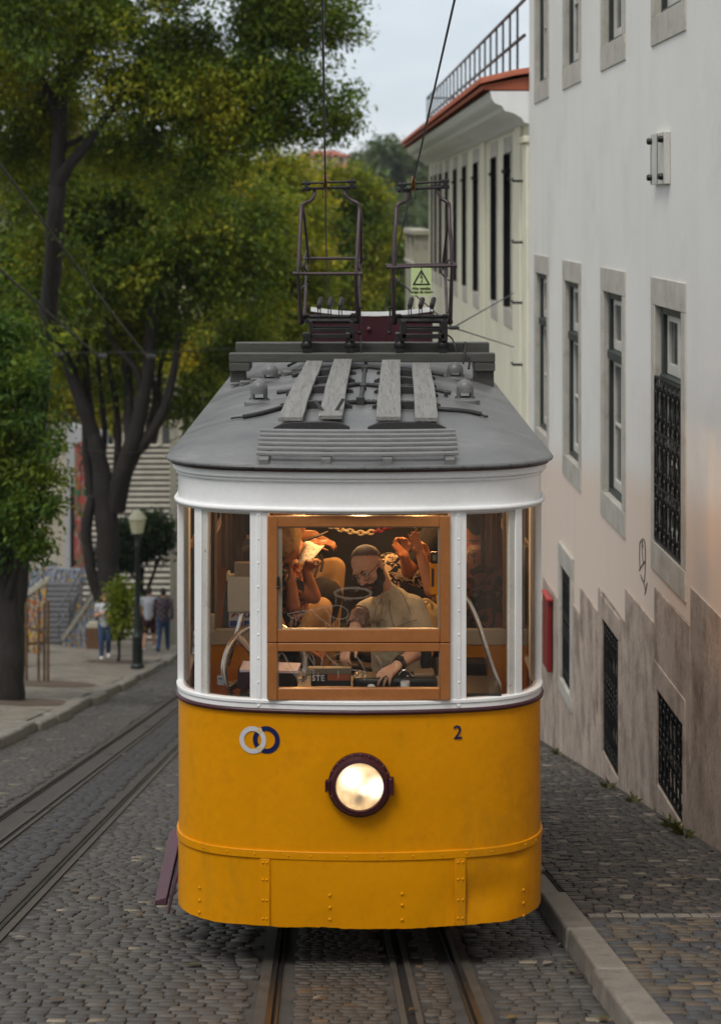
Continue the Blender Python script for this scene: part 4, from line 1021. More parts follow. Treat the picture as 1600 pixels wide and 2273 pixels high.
# driver's desk
zd = (HY-1538)/F*9.62
MT['desk'] = mat('dark_desk', (.018,.016,.015), .35, var=.3, c2=(.05,.04,.03))
MB().box((-.62,9.60,zd-.05),(.72,9.98,zd)).build('desk', MT['desk'], tram, bevel=.006)
MT['ply'] = mat('plywood_edge', (.30,.15,.05), .6, var=.2)
MB().box((fx(640),9.57,zd-.03),(fx(960),9.60,fz(1526,9.59))).build('desk_edge', MT['ply'], tram, bevel=.002)
m = MB().box(P(783,1545,9.72), P(970,1506,9.72)+V((0,.16,0))); con = m.build('controller', MT['black'], tram, bevel=.02, seg=3)
m = MB()
for px in (800,812,905,918): m.lathe(P(px,1508,9.78), (0,0,1), [(.018,-.01),(.018,.012),(.012,.02),(0,.02)], 14)
m.build('knob', MT['chrome'], con, smooth=40)
MB().tube([P(884,1500,9.74), P(893,1488,9.74), P(905,1487,9.74), P(913,1500,9.74)], .004, 6).tube([P(785,1504,9.7), P(800,1490,9.72), P(810,1494,9.74)], .006, 6).build('handle', MT['chrome'], con, smooth=60)
MB().box(P(918,1506,9.75), P(965,1496,9.75)+V((0,.12,0))).build('worn_cover', mat('worn_tan_cover', (.16,.10,.05), .5, var=.3), con, bevel=.008)
MB().lathe(P(945,1484,9.95), (0,0,1), [(.02,0),(.03,.02),(.032,.16),(.02,.2),(0,.2)], 16).build('lever_grip', MT['black'], tram, smooth=50)
MB().lathe(P(945,1484,9.95), (0,0,1), [(.034,-.012),(.034,.002),(.02,.004)], 16).build('collar', MT['chrome'], tram, smooth=50)
# things lying on the desk
def desk_thing(nm, c, lab, cat): return thing(nm, c, lab, cat)
b = thing('sign_box', P(730,1526,9.66), 'black and orange lettered box lying behind the lower front window pane', 'box')
bk = MB().box(P(690,1524,9.66), P(779,1494,9.66)+V((0,.05,0))).build('casing', MT['black'], b, bevel=.003)
MB().box(P(683,1497,9.655), P(780,1484,9.655)+V((0,.05,0))).build('lid', mat('dull_putty_lid', (.20,.17,.12), .6), b, bevel=.002)
MT['orangep'] = mat('orange_print', (.42,.105,.035), .5, bump=0)
MB().add([P(727,1511,9.657), P(777,1511,9.657), P(777,1493,9.657), P(727,1493,9.657)], [(0,1,2,3)]).build('print', MT['orangep'], b)
m = MB(); text_into(m, '- STE', .042, lambda u, v, d: P(701,1506,9.657)+V((u, -.001-d, v)), .0006); m.build('lettering', MT['paper'], b, smooth=0)
MT['lilac'] = mat('lilac_paper', (.80,.74,.88), .7, bump=0)
for k, (a, c0, lab) in enumerate(((((612,1489),(660,1490),(668,1472),(616,1470)), 9.70, 'lilac paper sheets beside the lettered box on the desk'),(((532,1487),(556,1487),(560,1468),(540,1467)), 9.72, 'lilac paper sheets behind the left front window'))):
    m = MB().prism([P(x,y,c0+(.12 if i > 1 else 0)) for i,(x,y) in enumerate(a)], (0,0,-.012)); tag(m.build('paper_stack', MT['lilac'], None), lab, 'papers')
m = MB().box(P(527,1530,9.74), P(560,1490,9.74)+V((0,.1,0))); tag(m.build('folder_box', mat('dark_red_board', (.05,.012,.018), .5), None, bevel=.004), 'dark red box under the papers behind the left window', 'box')
m = MB().box(P(617,1534,9.72), P(660,1492,9.72)+V((0,.1,0))); tag(m.build('folder_box', MT['black'], None, bevel=.004), 'black box left of the lettered box on the desk', 'box')
m = MB().lathe(P(899,1524,9.64), (0,0,1), [(.012,0),(.024,0),(.024,.026),(.012,.026),(.012,0)], 24); tag(m.build('tape_roll', MT['paper'], None, smooth=40), 'small roll of white tape at the driver\'s window', 'tape roll')
m = MB().ball(P(824,1524,9.64), .015, sx=1.4, sz=.8); tag(m.build('crumpled_paper', MT['paper'], None, smooth=60), 'crumpled white paper scrap by the driver\'s hand', 'paper')
ct = thing('card_reader', P(960,1320,9.78), 'yellow and black handheld device standing at the right of the front window', 'handheld device')
m = MB().box(P(954,1322,9.78), P(974,1250,9.78)+V((0,.03,0))); m.build('body', MT['yellow'], ct, bevel=.01)
MB().box(P(955,1252,9.78), P(973,1226,9.78)+V((0,.028,0))).build('screen_head', MT['black'], ct, bevel=.006)
MB().box(P(958,1303,9.776), P(963,1262,9.776)+V((0,.01,0))).build('grip', MT['black'], ct, bevel=.002)
MB().add([P(960,1244,9.776), P(968,1244,9.776), P(968,1232,9.776), P(960,1232,9.776)], [(0,1,2,3)]).build('screen', mat('lcd', (.20,.20,.10), .3, bump=0), ct)
# warning plate on the right pantograph
ws = thing('warning_sign', P(935,593,13.42), 'pale green high voltage warning sign hanging on the right pantograph', 'sign')
Yw = 13.42; wp = lambda px, py, d=0: P(px, py, Yw-d)
MT['signgreen'] = mat('pale_green_sheet', (.50,.62,.30), .5, var=.05, bump=.02)
m = MB().prism([wp(912,655), wp(957.5,655), wp(957.5,594), wp(912,594)], (0,.004,0)); m.build('plate', MT['signgreen'], ws)
m = MB()
def tri(cx_, top, hw_, bot): return [V((cx_,top,0)), V((cx_+hw_,bot,0)), V((cx_-hw_,bot,0))]
o_ = tri(935,597,20,632); i_ = tri(935,603.5,14.6,629)
for k in range(3): m.add([wp(o_[k].x,o_[k].y,.003), wp(o_[(k+1)%3].x,o_[(k+1)%3].y,.003), wp(i_[(k+1)%3].x,i_[(k+1)%3].y,.003), wp(i_[k].x,i_[k].y,.003)], [(0,1,2,3)])
for poly in ([(935.2,606),(937.4,606.5),(935,616),(932.2,616.5)],[(932.2,616.5),(937.5,613.2),(938.2,614.6),(933.5,617)],[(937.8,613.2),(938.4,614.8),(936.0,626),(934.6,626)],[(933.4,622.5),(935.2,628.2),(938.4,623.6),(935.4,624.4)]):
    m.add([wp(x,y,.003) for x,y in poly], [(0,1,2,3)])
text_into(m, 'Alta tensão', .0285, lambda u, v, d: wp(935,639.5,.003+d)+V((u,0,v)), .0006)
text_into(m, 'Perigo de morte', .0262, lambda u, v, d: wp(935,647.5,.003+d)+V((u,0,v)), .0005)
m.build('print', MT['black'], ws, smooth=0)
MB().tube([wp(935,588,0), wp(935,596,.006)], .003, 6).build('tie', MT['black'], ws)
# ------------------------------------------------------------ houses on the right
MT['wall'] = mat('white_render', (.76,.755,.73), .85, var=.05, scale=.5, bump=.12, bscale=25, c2=(.66,.655,.63), c2t=(.52,.75), c2scale=.9, fine=.03)
def walltex():
    m = MT['wall']; t = NT(m); bs = t.n['Principled BSDF']; src = bs.inputs['Base Color'].links[0].from_socket
    tc = t.new('ShaderNodeTexCoord'); sp = t.new('ShaderNodeSeparateXYZ'); t.link(tc.outputs['Object'], sp.inputs[0])
    n = t.new('ShaderNodeTexNoise', i_Scale=.9, i_Detail=4); t.link(tc.outputs['Object'], n.inputs['Vector'])
    # repainted lower zone: a slightly pinker coat of paint up to a sloping edge
    a = t.new('ShaderNodeMath', operation='MULTIPLY_ADD'); t.link(sp.outputs['Y'], a.inputs[0]); a.inputs[1].default_value = .09; t.link(sp.outputs['Z'], a.inputs[2])
    b = t.new('ShaderNodeMath', operation='MULTIPLY_ADD'); t.link(n.outputs[0], b.inputs[0]); b.inputs[1].default_value = .5; t.link(a.outputs[0], b.inputs[2])
    r = t.new('ShaderNodeMapRange', interpolation_type='SMOOTHSTEP'); t.link(b.outputs[0], r.inputs[0])
    r.inputs[1].default_value = WPZ-.25; r.inputs[2].default_value = WPZ+.25; r.inputs[3].default_value = 1; r.inputs[4].default_value = 0
    c = t.mix(r.outputs[0], src, (.74,.62,.53)); 
    # rain streaks below the sills: long vertical stains
    mp = t.new('ShaderNodeMapping', i_Scale=(1,1.1,.10)); t.link(tc.outputs['Object'], mp.inputs[0])
    n2 = t.new('ShaderNodeTexNoise', i_Scale=1.6, i_Detail=7, i_Roughness=.6); t.link(mp.outputs[0], n2.inputs['Vector'])
    k = t.ramp(n2.outputs[0], [(.55, g3(0)), (.85, g3(.16))])
    t.link(t.mix(k, c, (.36,.35,.33)), bs.inputs['Base Color'])
WPZ = 1.05
MT['stone'] = mat('limestone_surround', (.46,.44,.395), .75, var=.14, scale=3, bump=.4, bscale=45, c2=(.33,.29,.23), c2t=(.52,.74), c2scale=5)
MT['plinth'] = mat('stained_pink_stone', (.45,.365,.305), .8, var=.2, scale=3.5, stretch=(1,1,.8), bump=.6, bscale=30, c2=(.23,.17,.135), c2t=(.46,.66), c2scale=3.0, fine=.2)
MT['greenframe'] = mat('dark_green_frame', (.030,.040,.036), .45, var=.2)
MT['shutter'] = mat('dark_shutter', (.012,.014,.013), .8, var=.2, spec=.2)
MT['sash'] = mat('old_white_sash', (.55,.54,.50), .55, var=.12, c2=(.34,.31,.27), c2t=(.58,.75), c2scale=14)
MT['winglass'] = mat('window_pane_dark', (.07,.075,.075), .08, var=.2, bump=0, spec=.6)
MT['iron'] = mat('black_iron_grille', (.012,.013,.014), .4, var=.3, metal=.3)
MT['wall2'] = mat('cream_render', (.73,.705,.565), .85, var=.08, scale=.5, bump=.1, c2=(.58,.575,.47), c2t=(.5,.75), c2scale=.8)
def WP(u, z, d=0): return V((WALLX(u)+d, u, z))
def wallmesh(m, u0, u1, z0fn, z1, holes, depth=.26, d0=0):
    us = sorted({u0, u1}|{h[0] for h in holes}|{h[1] for h in holes}); zs = sorted({z1}|{h[2] for h in holes}|{h[3] for h in holes}); 
    zmin = min(z0fn(u0), z0fn(u1)); zs = sorted(set(zs)|{zmin})
    for a, b in zip(us[:-1], us[1:]):
        for c, d in zip(zs[:-1], zs[1:]):
            if any(h[0]-1e-6 <= a and b <= h[1]+1e-6 and h[2]-1e-6 <= c and d <= h[3]+1e-6 for h in holes): continue
            m.add([WP(a,c,d0), WP(b,c,d0), WP(b,d,d0), WP(a,d,d0)], [(0,1,2,3)])
    for a, b, c, d in holes:
        for p, q in (((a,c),(b,c)),((b,c),(b,d)),((b,d),(a,d)),((a,d),(a,c))):
            m.add([WP(*p,d0), WP(*q,d0), WP(*q,d0+depth), WP(*p,d0+depth)], [(0,1,2,3)])
    return m
def wbox(m, u0, u1, z0, z1, d0, d1): return m.hexa([WP(u0,z0,d0),WP(u1,z0,d0),WP(u1,z0,d1),WP(u0,z0,d1),WP(u0,z1,d0),WP(u1,z1,d0),WP(u1,z1,d1),WP(u0,z1,d1)])
def surround(m, a, b, c, d, w, top, bot, pr=-.012):
    """stone frame round the opening a..b, c..d: butted pieces"""
    wbox(m, a-w, a, c, d, pr, .10); wbox(m, b, b+w, c, d, pr, .10)
    wbox(m, a-w, b+w, d+.001, d+top, pr-.002, .10); wbox(m, a-w, b+w, c-bot, c-.001, pr-.002, .10); return m
white = thing('white_building', (WALLX(18), 18, G(18)), 'long white rendered building with stone framed windows and a pink stone plinth', 'building')
wins = []
for uf in (24.55, 21.75, 18.86, 16.03, 13.2):
    wins.append((uf-1.48, uf, 1.40, 3.95)); wins.append((uf-1.48, uf, -3.04, -.55))
holes = []
specs = []
for a, b, c, d in wins:
    o = (a+.17, b-.17, c+.25, d-.24); holes.append(o); specs.append(o)
# cellar windows: opening (u0,u1,z0,z1)
cell = [(21.0,21.85,-5.42,-4.10),(17.72,18.72,-5.38,-4.05),(14.62,15.74,-4.80,-4.0)]
ZTOP = 5.2
m = wallmesh(MB(), -6, 25.2, lambda u: G(u)-.3, ZTOP, [(h[0]-.08,h[1]+.08,h[2]-.08,h[3]+.08) for h in holes]+cell, .3)
m.add([WP(25.2,-8,0), WP(25.2,-8,6), WP(25.2,ZTOP,6), WP(25.2,ZTOP,0)], [(0,1,2,3)])
m.add([WP(25.2,ZTOP,0), WP(25.2,ZTOP,8), WP(-6,ZTOP,8), WP(-6,ZTOP,0)], [(0,1,2,3)])
m.build('wall', MT['wall'], white, smooth=0)
wo = white.location; WPZ = 1.05
WPZ = (-2.7+.09*20) - (wo.z+.09*wo.y) + .25
walltex()
def sashwin(a, b, c, d, split, full=True, parent=None):
    s = surround(MB(), a, b, c, d, .17, .235, .245).build('window', MT['stone'], white, bevel=.006)
    m = MB(); w = .07
    wbox(m, a+.002, a+w, c+.002, d-.002, .045, .17); wbox(m, b-w, b-.002, c+.002, d-.002, .045, .17); wbox(m, a+w, b-w, d-w, d-.002, .047, .17); wbox(m, a+w, b-w, c+.002, c+.05, .047, .17)
    wbox(m, a+w, b-w, split-.045, split+.045, .02, .17)
    m.build('frame', MT['greenframe'], s, bevel=.006)
    m = MB(); mid = (a+b)/2
    for (z0, z1) in ((c+.055, split-.05), (split+.05, d-w-.003)):
        for (u0, u1) in ((a+w+.004, mid-.002), (mid+.002, b-w-.004)):
            k = .055
            wbox(m, u0, u0+k, z0, z1, .085, .125); wbox(m, u1-k, u1, z0, z1, .085, .125); wbox(m, u0+k, u1-k, z0, z0+.09, .087, .125); wbox(m, u0+k, u1-k, z1-k, z1, .087, .125)
            if z1-z0 > .9: wbox(m, u0+k, u1-k, (z0+z1)/2-.015, (z0+z1)/2+.015, .088, .125)
    m.build('sash', MT['sash'], s, bevel=.004)
    MB().add([WP(a+w,c+.05,.11), WP(b-w,c+.05,.11), WP(b-w,d-w,.11), WP(a+w,d-w,.11)], [(0,1,2,3)]).build('pane', MT['winglass'], s)
    return s
def grille(s, a, b, c, d, rows=3, bars=7, dd=-.005, dense=True):
    m = MB(); zs = np.linspace(c, d, rows+1)
    for z in zs: m.bar(WP(a,z,dd), WP(b,z,dd), .022, .018)
    for u in (a, b): m.bar(WP(u,c,dd), WP(u,d,dd), .02, .02, (1,0,0))
    for i in range(bars):
        u = a+(b-a)*(i+.5)/bars
        for z0, z1 in zip(zs[:-1], zs[1:]):
            n = 9; amp = (b-a)/bars*.22
            for sg in ((1,-1) if dense else (1,)):
                m.tube([WP(u+sg*amp*sin(pi*2*k/n), z0+(z1-z0)*k/n, dd) for k in range(n+1)], .0085, 5)
            for zz in (z0+.10, z1-.10):
                m.tube([WP(u+.042*cos(t), zz+.042*sin(t), dd-.006) for t in np.linspace(0, 2*pi, 9)[:-1]], .007, 5, closed=True)
    m.build('grille', MT['iron'], s, smooth=50)
for k, (a, b, c, d) in enumerate(specs):
    s = sashwin(a, b, c, d, d-.62)
    if k == 7: grille(s, a+.01, b-.01, c+.04, d-.60, 3, 6)
# plinth slabs stepping up the slope
pl = [(23.6,22.2,-4.58),(20.3,19.06,-4.06),(19.0,17.36,-3.80),(17.35,15.87,-3.48),(15.86,14.35,-3.17),(14.34,12.8,-2.87),(12.79,11.3,-2.56),(11.29,9.8,-2.25),(9.79,8.3,-1.94)]
m = MB()
def plate_h(u1, u0, top):
    b = lambda u: G(u)+KH-.05
    hs = [h for h in cell if h[0] > u0-.2 and h[1] < u1+.2]
    if not hs:
        m.hexa([WP(u0,b(u0),-.014),WP(u1,b(u1),-.014),WP(u1,b(u1),.0),WP(u0,b(u0),.0),WP(u0,top,-.014),WP(u1,top,-.014),WP(u1,top,0),WP(u0,top,0)])
    else:
        a, c, z0, z1 = hs[0]
        def q(ua, ub, za, zb, zc): m.hexa([WP(ua,za,-.014),WP(ub,zb,-.014),WP(ub,zb,.0),WP(ua,za,.0),WP(ua,zc,-.014),WP(ub,zc,-.014),WP(ub,zc,0),WP(ua,zc,0)])
        q(u0, a, b(u0), b(a), top); q(c, u1, b(c), b(u1), top); q(a, c, z1, z1, top); q(a, c, b(a), b(c), z0)
for u1, u0, top in pl: plate_h(u1, u0, top+random.gauss(0,.004))
for (u1, u0, top) in [(22.19,21.86,-4.9),(20.99,20.31,-4.36),(25.2,23.61,-4.9)]:
    plate_h(u1, u0, top)
wbox(m, 20.995, 21.855, G(21.4)+KH-.2, -5.60, -.014, 0)
m.build('plinth', MT['plinth'], white, bevel=.006)
m = MB(); u = 25.0
while u > 99:     # lower course, darker, with joints
    L = .8+.9*random.random(); a = u-L+.012
    if not any(h[0]-.05 < u and a < h[1]+.05 and h[2] < G(a)+.85 for h in cell):
        m.hexa([WP(a,G(a)+KH-.05,-.047),WP(u,G(u)+KH-.05,-.047),WP(u,G(u)+KH-.05,-.036),WP(a,G(a)+KH-.05,-.036),WP(a,G(a)+.62,-.047),WP(u,G(u)+.62,-.047),WP(u,G(u)+.62,-.036),WP(a,G(a)+.62,-.036)])
    u -= L

for k, (a, b, c, d) in enumerate(cell):
    s = MB()
    if k == 0: surround(s, a, b, c, d, .15, .24, .16, -.03)
    else: wbox(s, a-.10, a, c, d, -.019, .1); wbox(s, b, b+.10, c, d, -.019, .1); wbox(s, a-.10, b+.10, d+.001, d+.22, -.020, .1)
    s = s.build('cellar_window', MT['stone'] if k == 0 else MT['plinth'], white, bevel=.008)
    MB().add([WP(a,c,.14), WP(b,c,.14), WP(b,d,.14), WP(a,d,.14)], [(0,1,2,3)]).build('opening', MT['dark'], s)
    grille(s, a+.012, b-.012, c+.012, d-.012, 2, 7, .012)
# iron fittings, plate with four bolts, scrawl
bx = thing('wall_box', WP(15.4, .30), 'white cracked cover plate with four dark bolts on the white wall', 'cover plate')
ua, ub = 15.83, 15.2
za, zb = (HY-408)/F*15.4, (HY-293)/F*15.4
m = MB(); wbox(m, ub, ua, za, zb, -.05, -.001); m.build('cover', MT['sash'], bx, bevel=.004)
m = MB(); wbox(m, 15.50, 15.52, za+.01, zb-.01, -.052, -.049); wbox(m, 15.795, 15.81, za+.01, zb-.10, -.053, -.049); m.build('crack', MT['dark'], bx)
for u in (15.78, 15.27):
    for z in (za+.06, zb-.06): MB().lathe(WP(u,z,-.05), (-1,0,0), [(.028,-.002),(.028,.03),(.02,.04),(0,.04)], 12).build('bolt', MT['iron'], bx, smooth=40)
def wallscrawl(m, pts, r=.004):
    m.tube(catmull([WP(2.88/((x-800)/F+.0245), (HY-y)/F*2.88/((x-800)/F+.0245), -.004) for x, y in pts], 5), r, 5)
m = MB()
for pts in ([(1421,1205),(1420,1230),(1421,1260)],[(1421,1205),(1425,1198),(1428,1196),(1432,1205),(1433,1235),(1432,1280),(1430,1291),(1424,1284)],[(1428,1212),(1426,1213),(1427,1209)],[(1432,1246),(1425,1256),(1419,1266)],[(1422,1275),(1428,1290),(1431,1300),(1433,1310)],[(1437,1294),(1434,1310),(1432,1320)],[(1427,1200),(1426,1220),(1428,1250)]): wallscrawl(m, pts)
m.build('scribble', MT['cable'], white)
rc = thing('red_cabinet', WP(22.9, -4.9), 'narrow red metal cabinet fixed to the stone plinth behind the tram', 'cabinet')
m = MB(); wbox(m, 22.55, 23.05, -5.54, -4.68, -.085, -.03); m.build('body', mat('red_cabinet_paint', (.20,.011,.013), .45, var=.12), rc, bevel=.01)
m = MB(); wbox(m, 22.50, 23.08, -4.675, -4.645, -.10, -.03); m.build('lid', MT['plred'], rc, bevel=.004)
# the lower cream house behind
cream = thing('cream_building', (WALLX(36), 36, G(36)), 'cream coloured lower building with an orange tiled eave and roof terrace railing', 'building')
U0, U1 = 25.22, 47.7
ops = [(27.75,28.65),(29.95,30.75),(33.3,34.2),(35.9,36.7),(38.3,39.1),(40.8,41.5),(42.9,43.6),(44.6,45.2),(46.1,46.6)]
ops = [(a, b, -1.45, .88) for a, b in ops]
m = wallmesh(MB(), U0, U1, lambda u: G(u)-.3, 1.42, [(h[0]-.06,h[1]+.06,h[2]-.06,h[3]+.06) for h in ops], .3, .03)
m.add([WP(U1,-13,.03), WP(U1,-13,9), WP(U1,1.42,9), WP(U1,1.42,.03)], [(0,1,2,3)])
m.build('wall', MT['wall2'], cream, smooth=0)
for a, b, c, d in ops:
    s = surround(MB(), a, b, c, d, .13, .25, .28, .015).build('window', MT['stone'], cream, bevel=.01)
    MB().add([WP(a,c,.2), WP(b,c,.2), WP(b,d,.2), WP(a,d,.2)], [(0,1,2,3)]).build('pane', MT['winglass'], s)
    m = MB()
    for u0, u1 in ((a+.01,(a+b)/2-.01),((a+b)/2+.01,b-.01)):
        wbox(m, u0, u1, c+.01, d-.45, .10, .14)
    wbox(m, a+.01, b-.01, d-.42, d-.37, .06, .14); wbox(m, a+.05, b-.3, d-.3, d-.25, -.06, .05)
    wbox(m, b-.05, b-.004, c+.01, d-.01, -.005, .095); wbox(m, a+.004, a+.04, c+.01, d-.01, .03, .095)
    m.build('shutter', MT['shutter'], s, bevel=.006)
m = MB(); wbox(m, 26.2, 27.0, G(26)-.2, 1.2, -.02, .03); m.build('pilaster', MT['wall2'], cream, bevel=.01); m = MB(); wbox(m, 31.9, 32.35, -3.5, 1.2, -.01, .03); m.build('pilaster', MT['wall2'], cream, bevel=.01); m = MB(); wbox(m, 25.25, 25.9, G(25)-.2, .95, -.03, .03); wbox(m, 25.22, 25.95, .93, 1.02, -.07, .03); m.build('pilaster', MT['wall2'], cream, bevel=.01)
for u0, z in ((25.7,.42),(25.7,-.42),(25.75,-1.25),(25.75,-2.1)): MB().tube([WP(u0,z,-.02), WP(u0,z,-.16), WP(u0-.05,z+.03,-.18)], .02, 6).build('wall_hook', MT['iron'], cream)
# cornice: moulded section run along the wall
def run(m, sec, u0, u1, n=12):
    L = []
    for u in np.linspace(u0, u1, n): L.append([WP(u, z, d) for d, z in sec])
    m.grid(L); m.add(L[0], [tuple(range(len(sec)))]); m.add(L[-1], [tuple(range(len(sec)))]); return m
sec = [(.03,1.18),(-.06,1.20),(-.10,1.26),(-.20,1.32),(-.33,1.36),(-.36,1.42),(-.46,1.46),(-.50,1.52),(-.52,1.62),(.03,1.62)]
run(MB(), sec, 25.23, U1+.4).build('cornice', MT['white'], cream, smooth=40)
m = MB(); n = 110
MT['tile'] = mat('orange_roof_tile', (.36,.095,.045), .75, var=.25, scale=6, bump=.3, c2=(.22,.06,.035), c2t=(.5,.7))
for i in range(n):
    u = 25.3+(U1+.4-25.3)*i/n; r = (U1+.1-25.3)/n*.56
    pts = [WP(u, 1.72, -.66), WP(u, 1.83, -.2), WP(u, 2.0, .9)]
    L = []
    for p in pts: L.append([p+V((0, r*cos(t), r*.75*sin(t))) for t in np.linspace(0, pi, 6)])
    m.grid(L); m.add(L[0], [tuple(range(6))])
run(m, [(-.62,1.64),(-.62,1.70),(.9,1.99),(.9,1.64)], 25.25, U1+.5)
m.build('roof', MT['tile'], cream, smooth=50)
m = MB()
for i in range(22):
    u = 26.2+(47.2-26.2)*i/21; m.bar(WP(u,1.85,-.05), WP(u,2.86,-.05), .03, .03, (1,0,0))
for z in (2.38, 2.86): m.bar(WP(25.3,z,-.05), WP(47.3,z,-.05), .035, .035)
m.bar(WP(47.3,2.86,-.05), WP(47.3,2.86,2.5), .035, .035); m.bar(WP(47.3,2.38,-.05), WP(47.3,2.38,2.5), .035, .035)
for d in (.6,1.2,1.8): m.bar(WP(47.3,1.9,d), WP(47.3,2.86,d), .03, .03, (1,0,0))
m.build('railing', MT['iron'], cream, smooth=0)
m = MB(); wbox(m, 25.6, 27.0, 1.9, 2.62, .6, 1.0); o = m.build('terrace_screen', mat('blue_grey_panel', (.16,.17,.19), .6, var=.1), cream, bevel=.01)
m = MB()
for k in range(5): wbox(m, 25.7+.27*k, 25.8+.27*k, 1.95, 2.55, .575, .597)
m.build('screen_slat', MT['cable'], o)
# garden wall with balusters further down
gw = thing('garden_wall', (WALLX(52), 52, G(52)), 'pale stone garden wall with a baluster parapet beyond the cream building', 'wall')
m = MB(); x0 = lambda u: 1.42+TX*(u-50)
def gb(m, u0, u1, z0, z1, xa, xb): m.hexa([(x0(u0)+xa,u0,z0),(x0(u0)+xb,u0,z0),(x0(u1)+xb,u1,z0),(x0(u1)+xa,u1,z0),(x0(u0)+xa,u0,z1),(x0(u0)+xb,u0,z1),(x0(u1)+xb,u1,z1),(x0(u1)+xa,u1,z1)])
MT['paleston'] = mat('pale_stone', (.40,.38,.31), .8, var=.15, scale=2, c2=(.27,.26,.21), c2t=(.5,.7), c2scale=3)
gb(m, 49.3, 55, -16, -1.45, 0, .4); m.build('base_wall', MT['paleston'], gw)
m = MB(); gb(m, 49.2, 55.1, -.62, -.48, -.06, .46); gb(m, 49.2, 55.1, -1.449, -1.36, -.05, .45); m.build('coping', MT['paleston'], gw, bevel=.02)
for i in range(13):
    u = 49.5+i*.44
    if i % 6 == 0: mm = MB(); gb(mm, u-.2, u+.2, -1.36, -.625, -.01, .41); mm.build('pier', MT['paleston'], gw, bevel=.01)
    else: MB().lathe((x0(u)+.2, u, -1.36), (0,0,1), [(.13,0),(.13,.08),(.08,.12),(.14,.32),(.07,.62),(.09,.66),(.13,.70),(.13,.735)], 10).build('baluster', MT['paleston'], gw, smooth=50)
m = MB().box((1.42,49.22,-16),(8,49.6,-1.5)); m.build('end_wall', MT['wall2'], gw)
# weeds along the foot of the wall
def weeds(loc, n, h, lab):
    v, f, c = [], [], []
    for i in range(n):
        a = random.random()*6.28; r = random.random()*.10; b = V(loc)+V((r*cos(a)*.5-.06, r*sin(a)*1.6, 0)); L = h*(.4+.6*random.random()); d = V((cos(a)*.5-.3, sin(a)*.6, 1)).normalized(); sd = d.cross(V((cos(a+1),sin(a+1),0))).normalized()
        k = len(v); w_ = .012+.012*random.random()
        v += [b, b+d*L*.5+sd*w_, b+d*L+V((cos(a)*.03,sin(a)*.03,-.02)), b+d*L*.5-sd*w_]; f.append((k,k+1,k+2,k+3)); g_ = random.random(); c.append((.06+.06*g_,.07+.045*g_,.025))
    o = np_mesh('weed', np.array([tuple(q) for q in v]), np.array(f), LEAF, np.array(c)); tag(o, lab, 'weed', 'weeds along the wall foot')
LEAF = leafmat('weed_leaf', .25)
for u, n, h, lab in ((21.3,14,.09,'small weed tuft by the wall beside the tram'),(17.6,16,.10,'weed tuft under the middle cellar window'),(16.3,14,.08,'low weeds between the two near cellar windows'),(14.55,22,.11,'leafy weed tuft at the corner of the nearest cellar window'),(14.1,24,.13,'tallest weed tuft at the wall foot near the right edge')):
    weeds((WALLX(u)-.05, u, G(u)+KH), n, h, lab)
# ------------------------------------------------------------ trees
BARK = mat('dark_bark', (.015,.012,.010), .85, var=.3, scale=4, stretch=(3,3,.6), bump=.8, bscale=18, c2=(.034,.028,.022), c2t=(.5,.7))
LF = leafmat('tree_leaf', .40)
def leaves(name, blobs, n, size, pal, parent, cl=9, csz=.30, aspect=.42, seed=1, shell=.55, droop=.35, dens=None):
    """blobs: (centre, (rx,ry,rz)); leaf sprays spread through each blob"""
    r = np.random.default_rng(seed)
    wts = np.array([b[1][0]*b[1][2]*(b[1][1]**.5) for b in blobs]); wts = wts/wts.sum()
    nc = max(1, n//cl); pick = r.choice(len(blobs), nc, p=wts)
    C = np.array([tuple(b[0]) for b in blobs])[pick]; RR = np.array([b[1] for b in blobs])[pick]
    d = r.normal(size=(nc,3)); d /= np.linalg.norm(d, axis=1)[:,None]
    rad = shell+(1-shell)*r.random(nc)**.7
    rad = np.where(r.random(nc) < .3, r.random(nc)**.5*shell, rad)
    # lumpy outline: radius modulated by direction, holes by noise
    lump = 1+.22*np.sin(d[:,0]*5+pick*1.7)*np.cos(d[:,2]*6+pick)+.16*np.sin(d[:,2]*11+d[:,0]*9+pick*3)
    tip = C+d*RR*(rad*lump)[:,None]
    hole = np.array([mn.noise(V(t)*.55)+.45*mn.noise(V(t)*1.6) for t in tip]); keep = hole > -.13
    tip, d, pick, hole = tip[keep], d[keep], pick[keep], hole[keep]; nc = len(tip)
    shade = r.random(nc)
    k = cl; T = np.repeat(tip, k, 0); D = np.repeat(d, k, 0)
    N = nc*k
    ax = D+r.normal(size=(N,3))*.6; ax[:,2] -= droop; ax /= np.linalg.norm(ax, axis=1)[:,None]
    base = T+r.normal(size=(N,3))*csz*np.array([.5,.5,.38])
    nrm = r.normal(size=(N,3))*.75+np.array([0,0,.9]); sd = np.cross(ax, nrm); sd /= np.linalg.norm(sd, axis=1)[:,None]+1e-9
    L = size*(.6+.8*r.random(N))[:,None]; W = L*aspect
    up = np.cross(sd, ax)*L*.10
    v = np.stack([base-ax*L*.5, base+sd*W*.5+up, base+ax*L*.5, base-sd*W*.5+up], 1).reshape(-1,3)
    f = np.arange(N*4).reshape(-1,4)
    pal = np.array(pal); hue = np.clip(.47+.45*(shade-.5)+1.0*np.clip(hole-.05,-.35,.6), 0, .999)  # lit clumps and shaded gaps put into the leaf colour by noise
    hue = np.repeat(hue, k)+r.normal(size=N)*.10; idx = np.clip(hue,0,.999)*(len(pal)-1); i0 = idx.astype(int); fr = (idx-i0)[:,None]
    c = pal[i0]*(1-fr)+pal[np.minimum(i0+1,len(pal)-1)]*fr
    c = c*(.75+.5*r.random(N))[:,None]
    org = np.array(root_of(parent).location) if parent else 0
    return np_mesh(name, v-org, f, LF, c, parent)
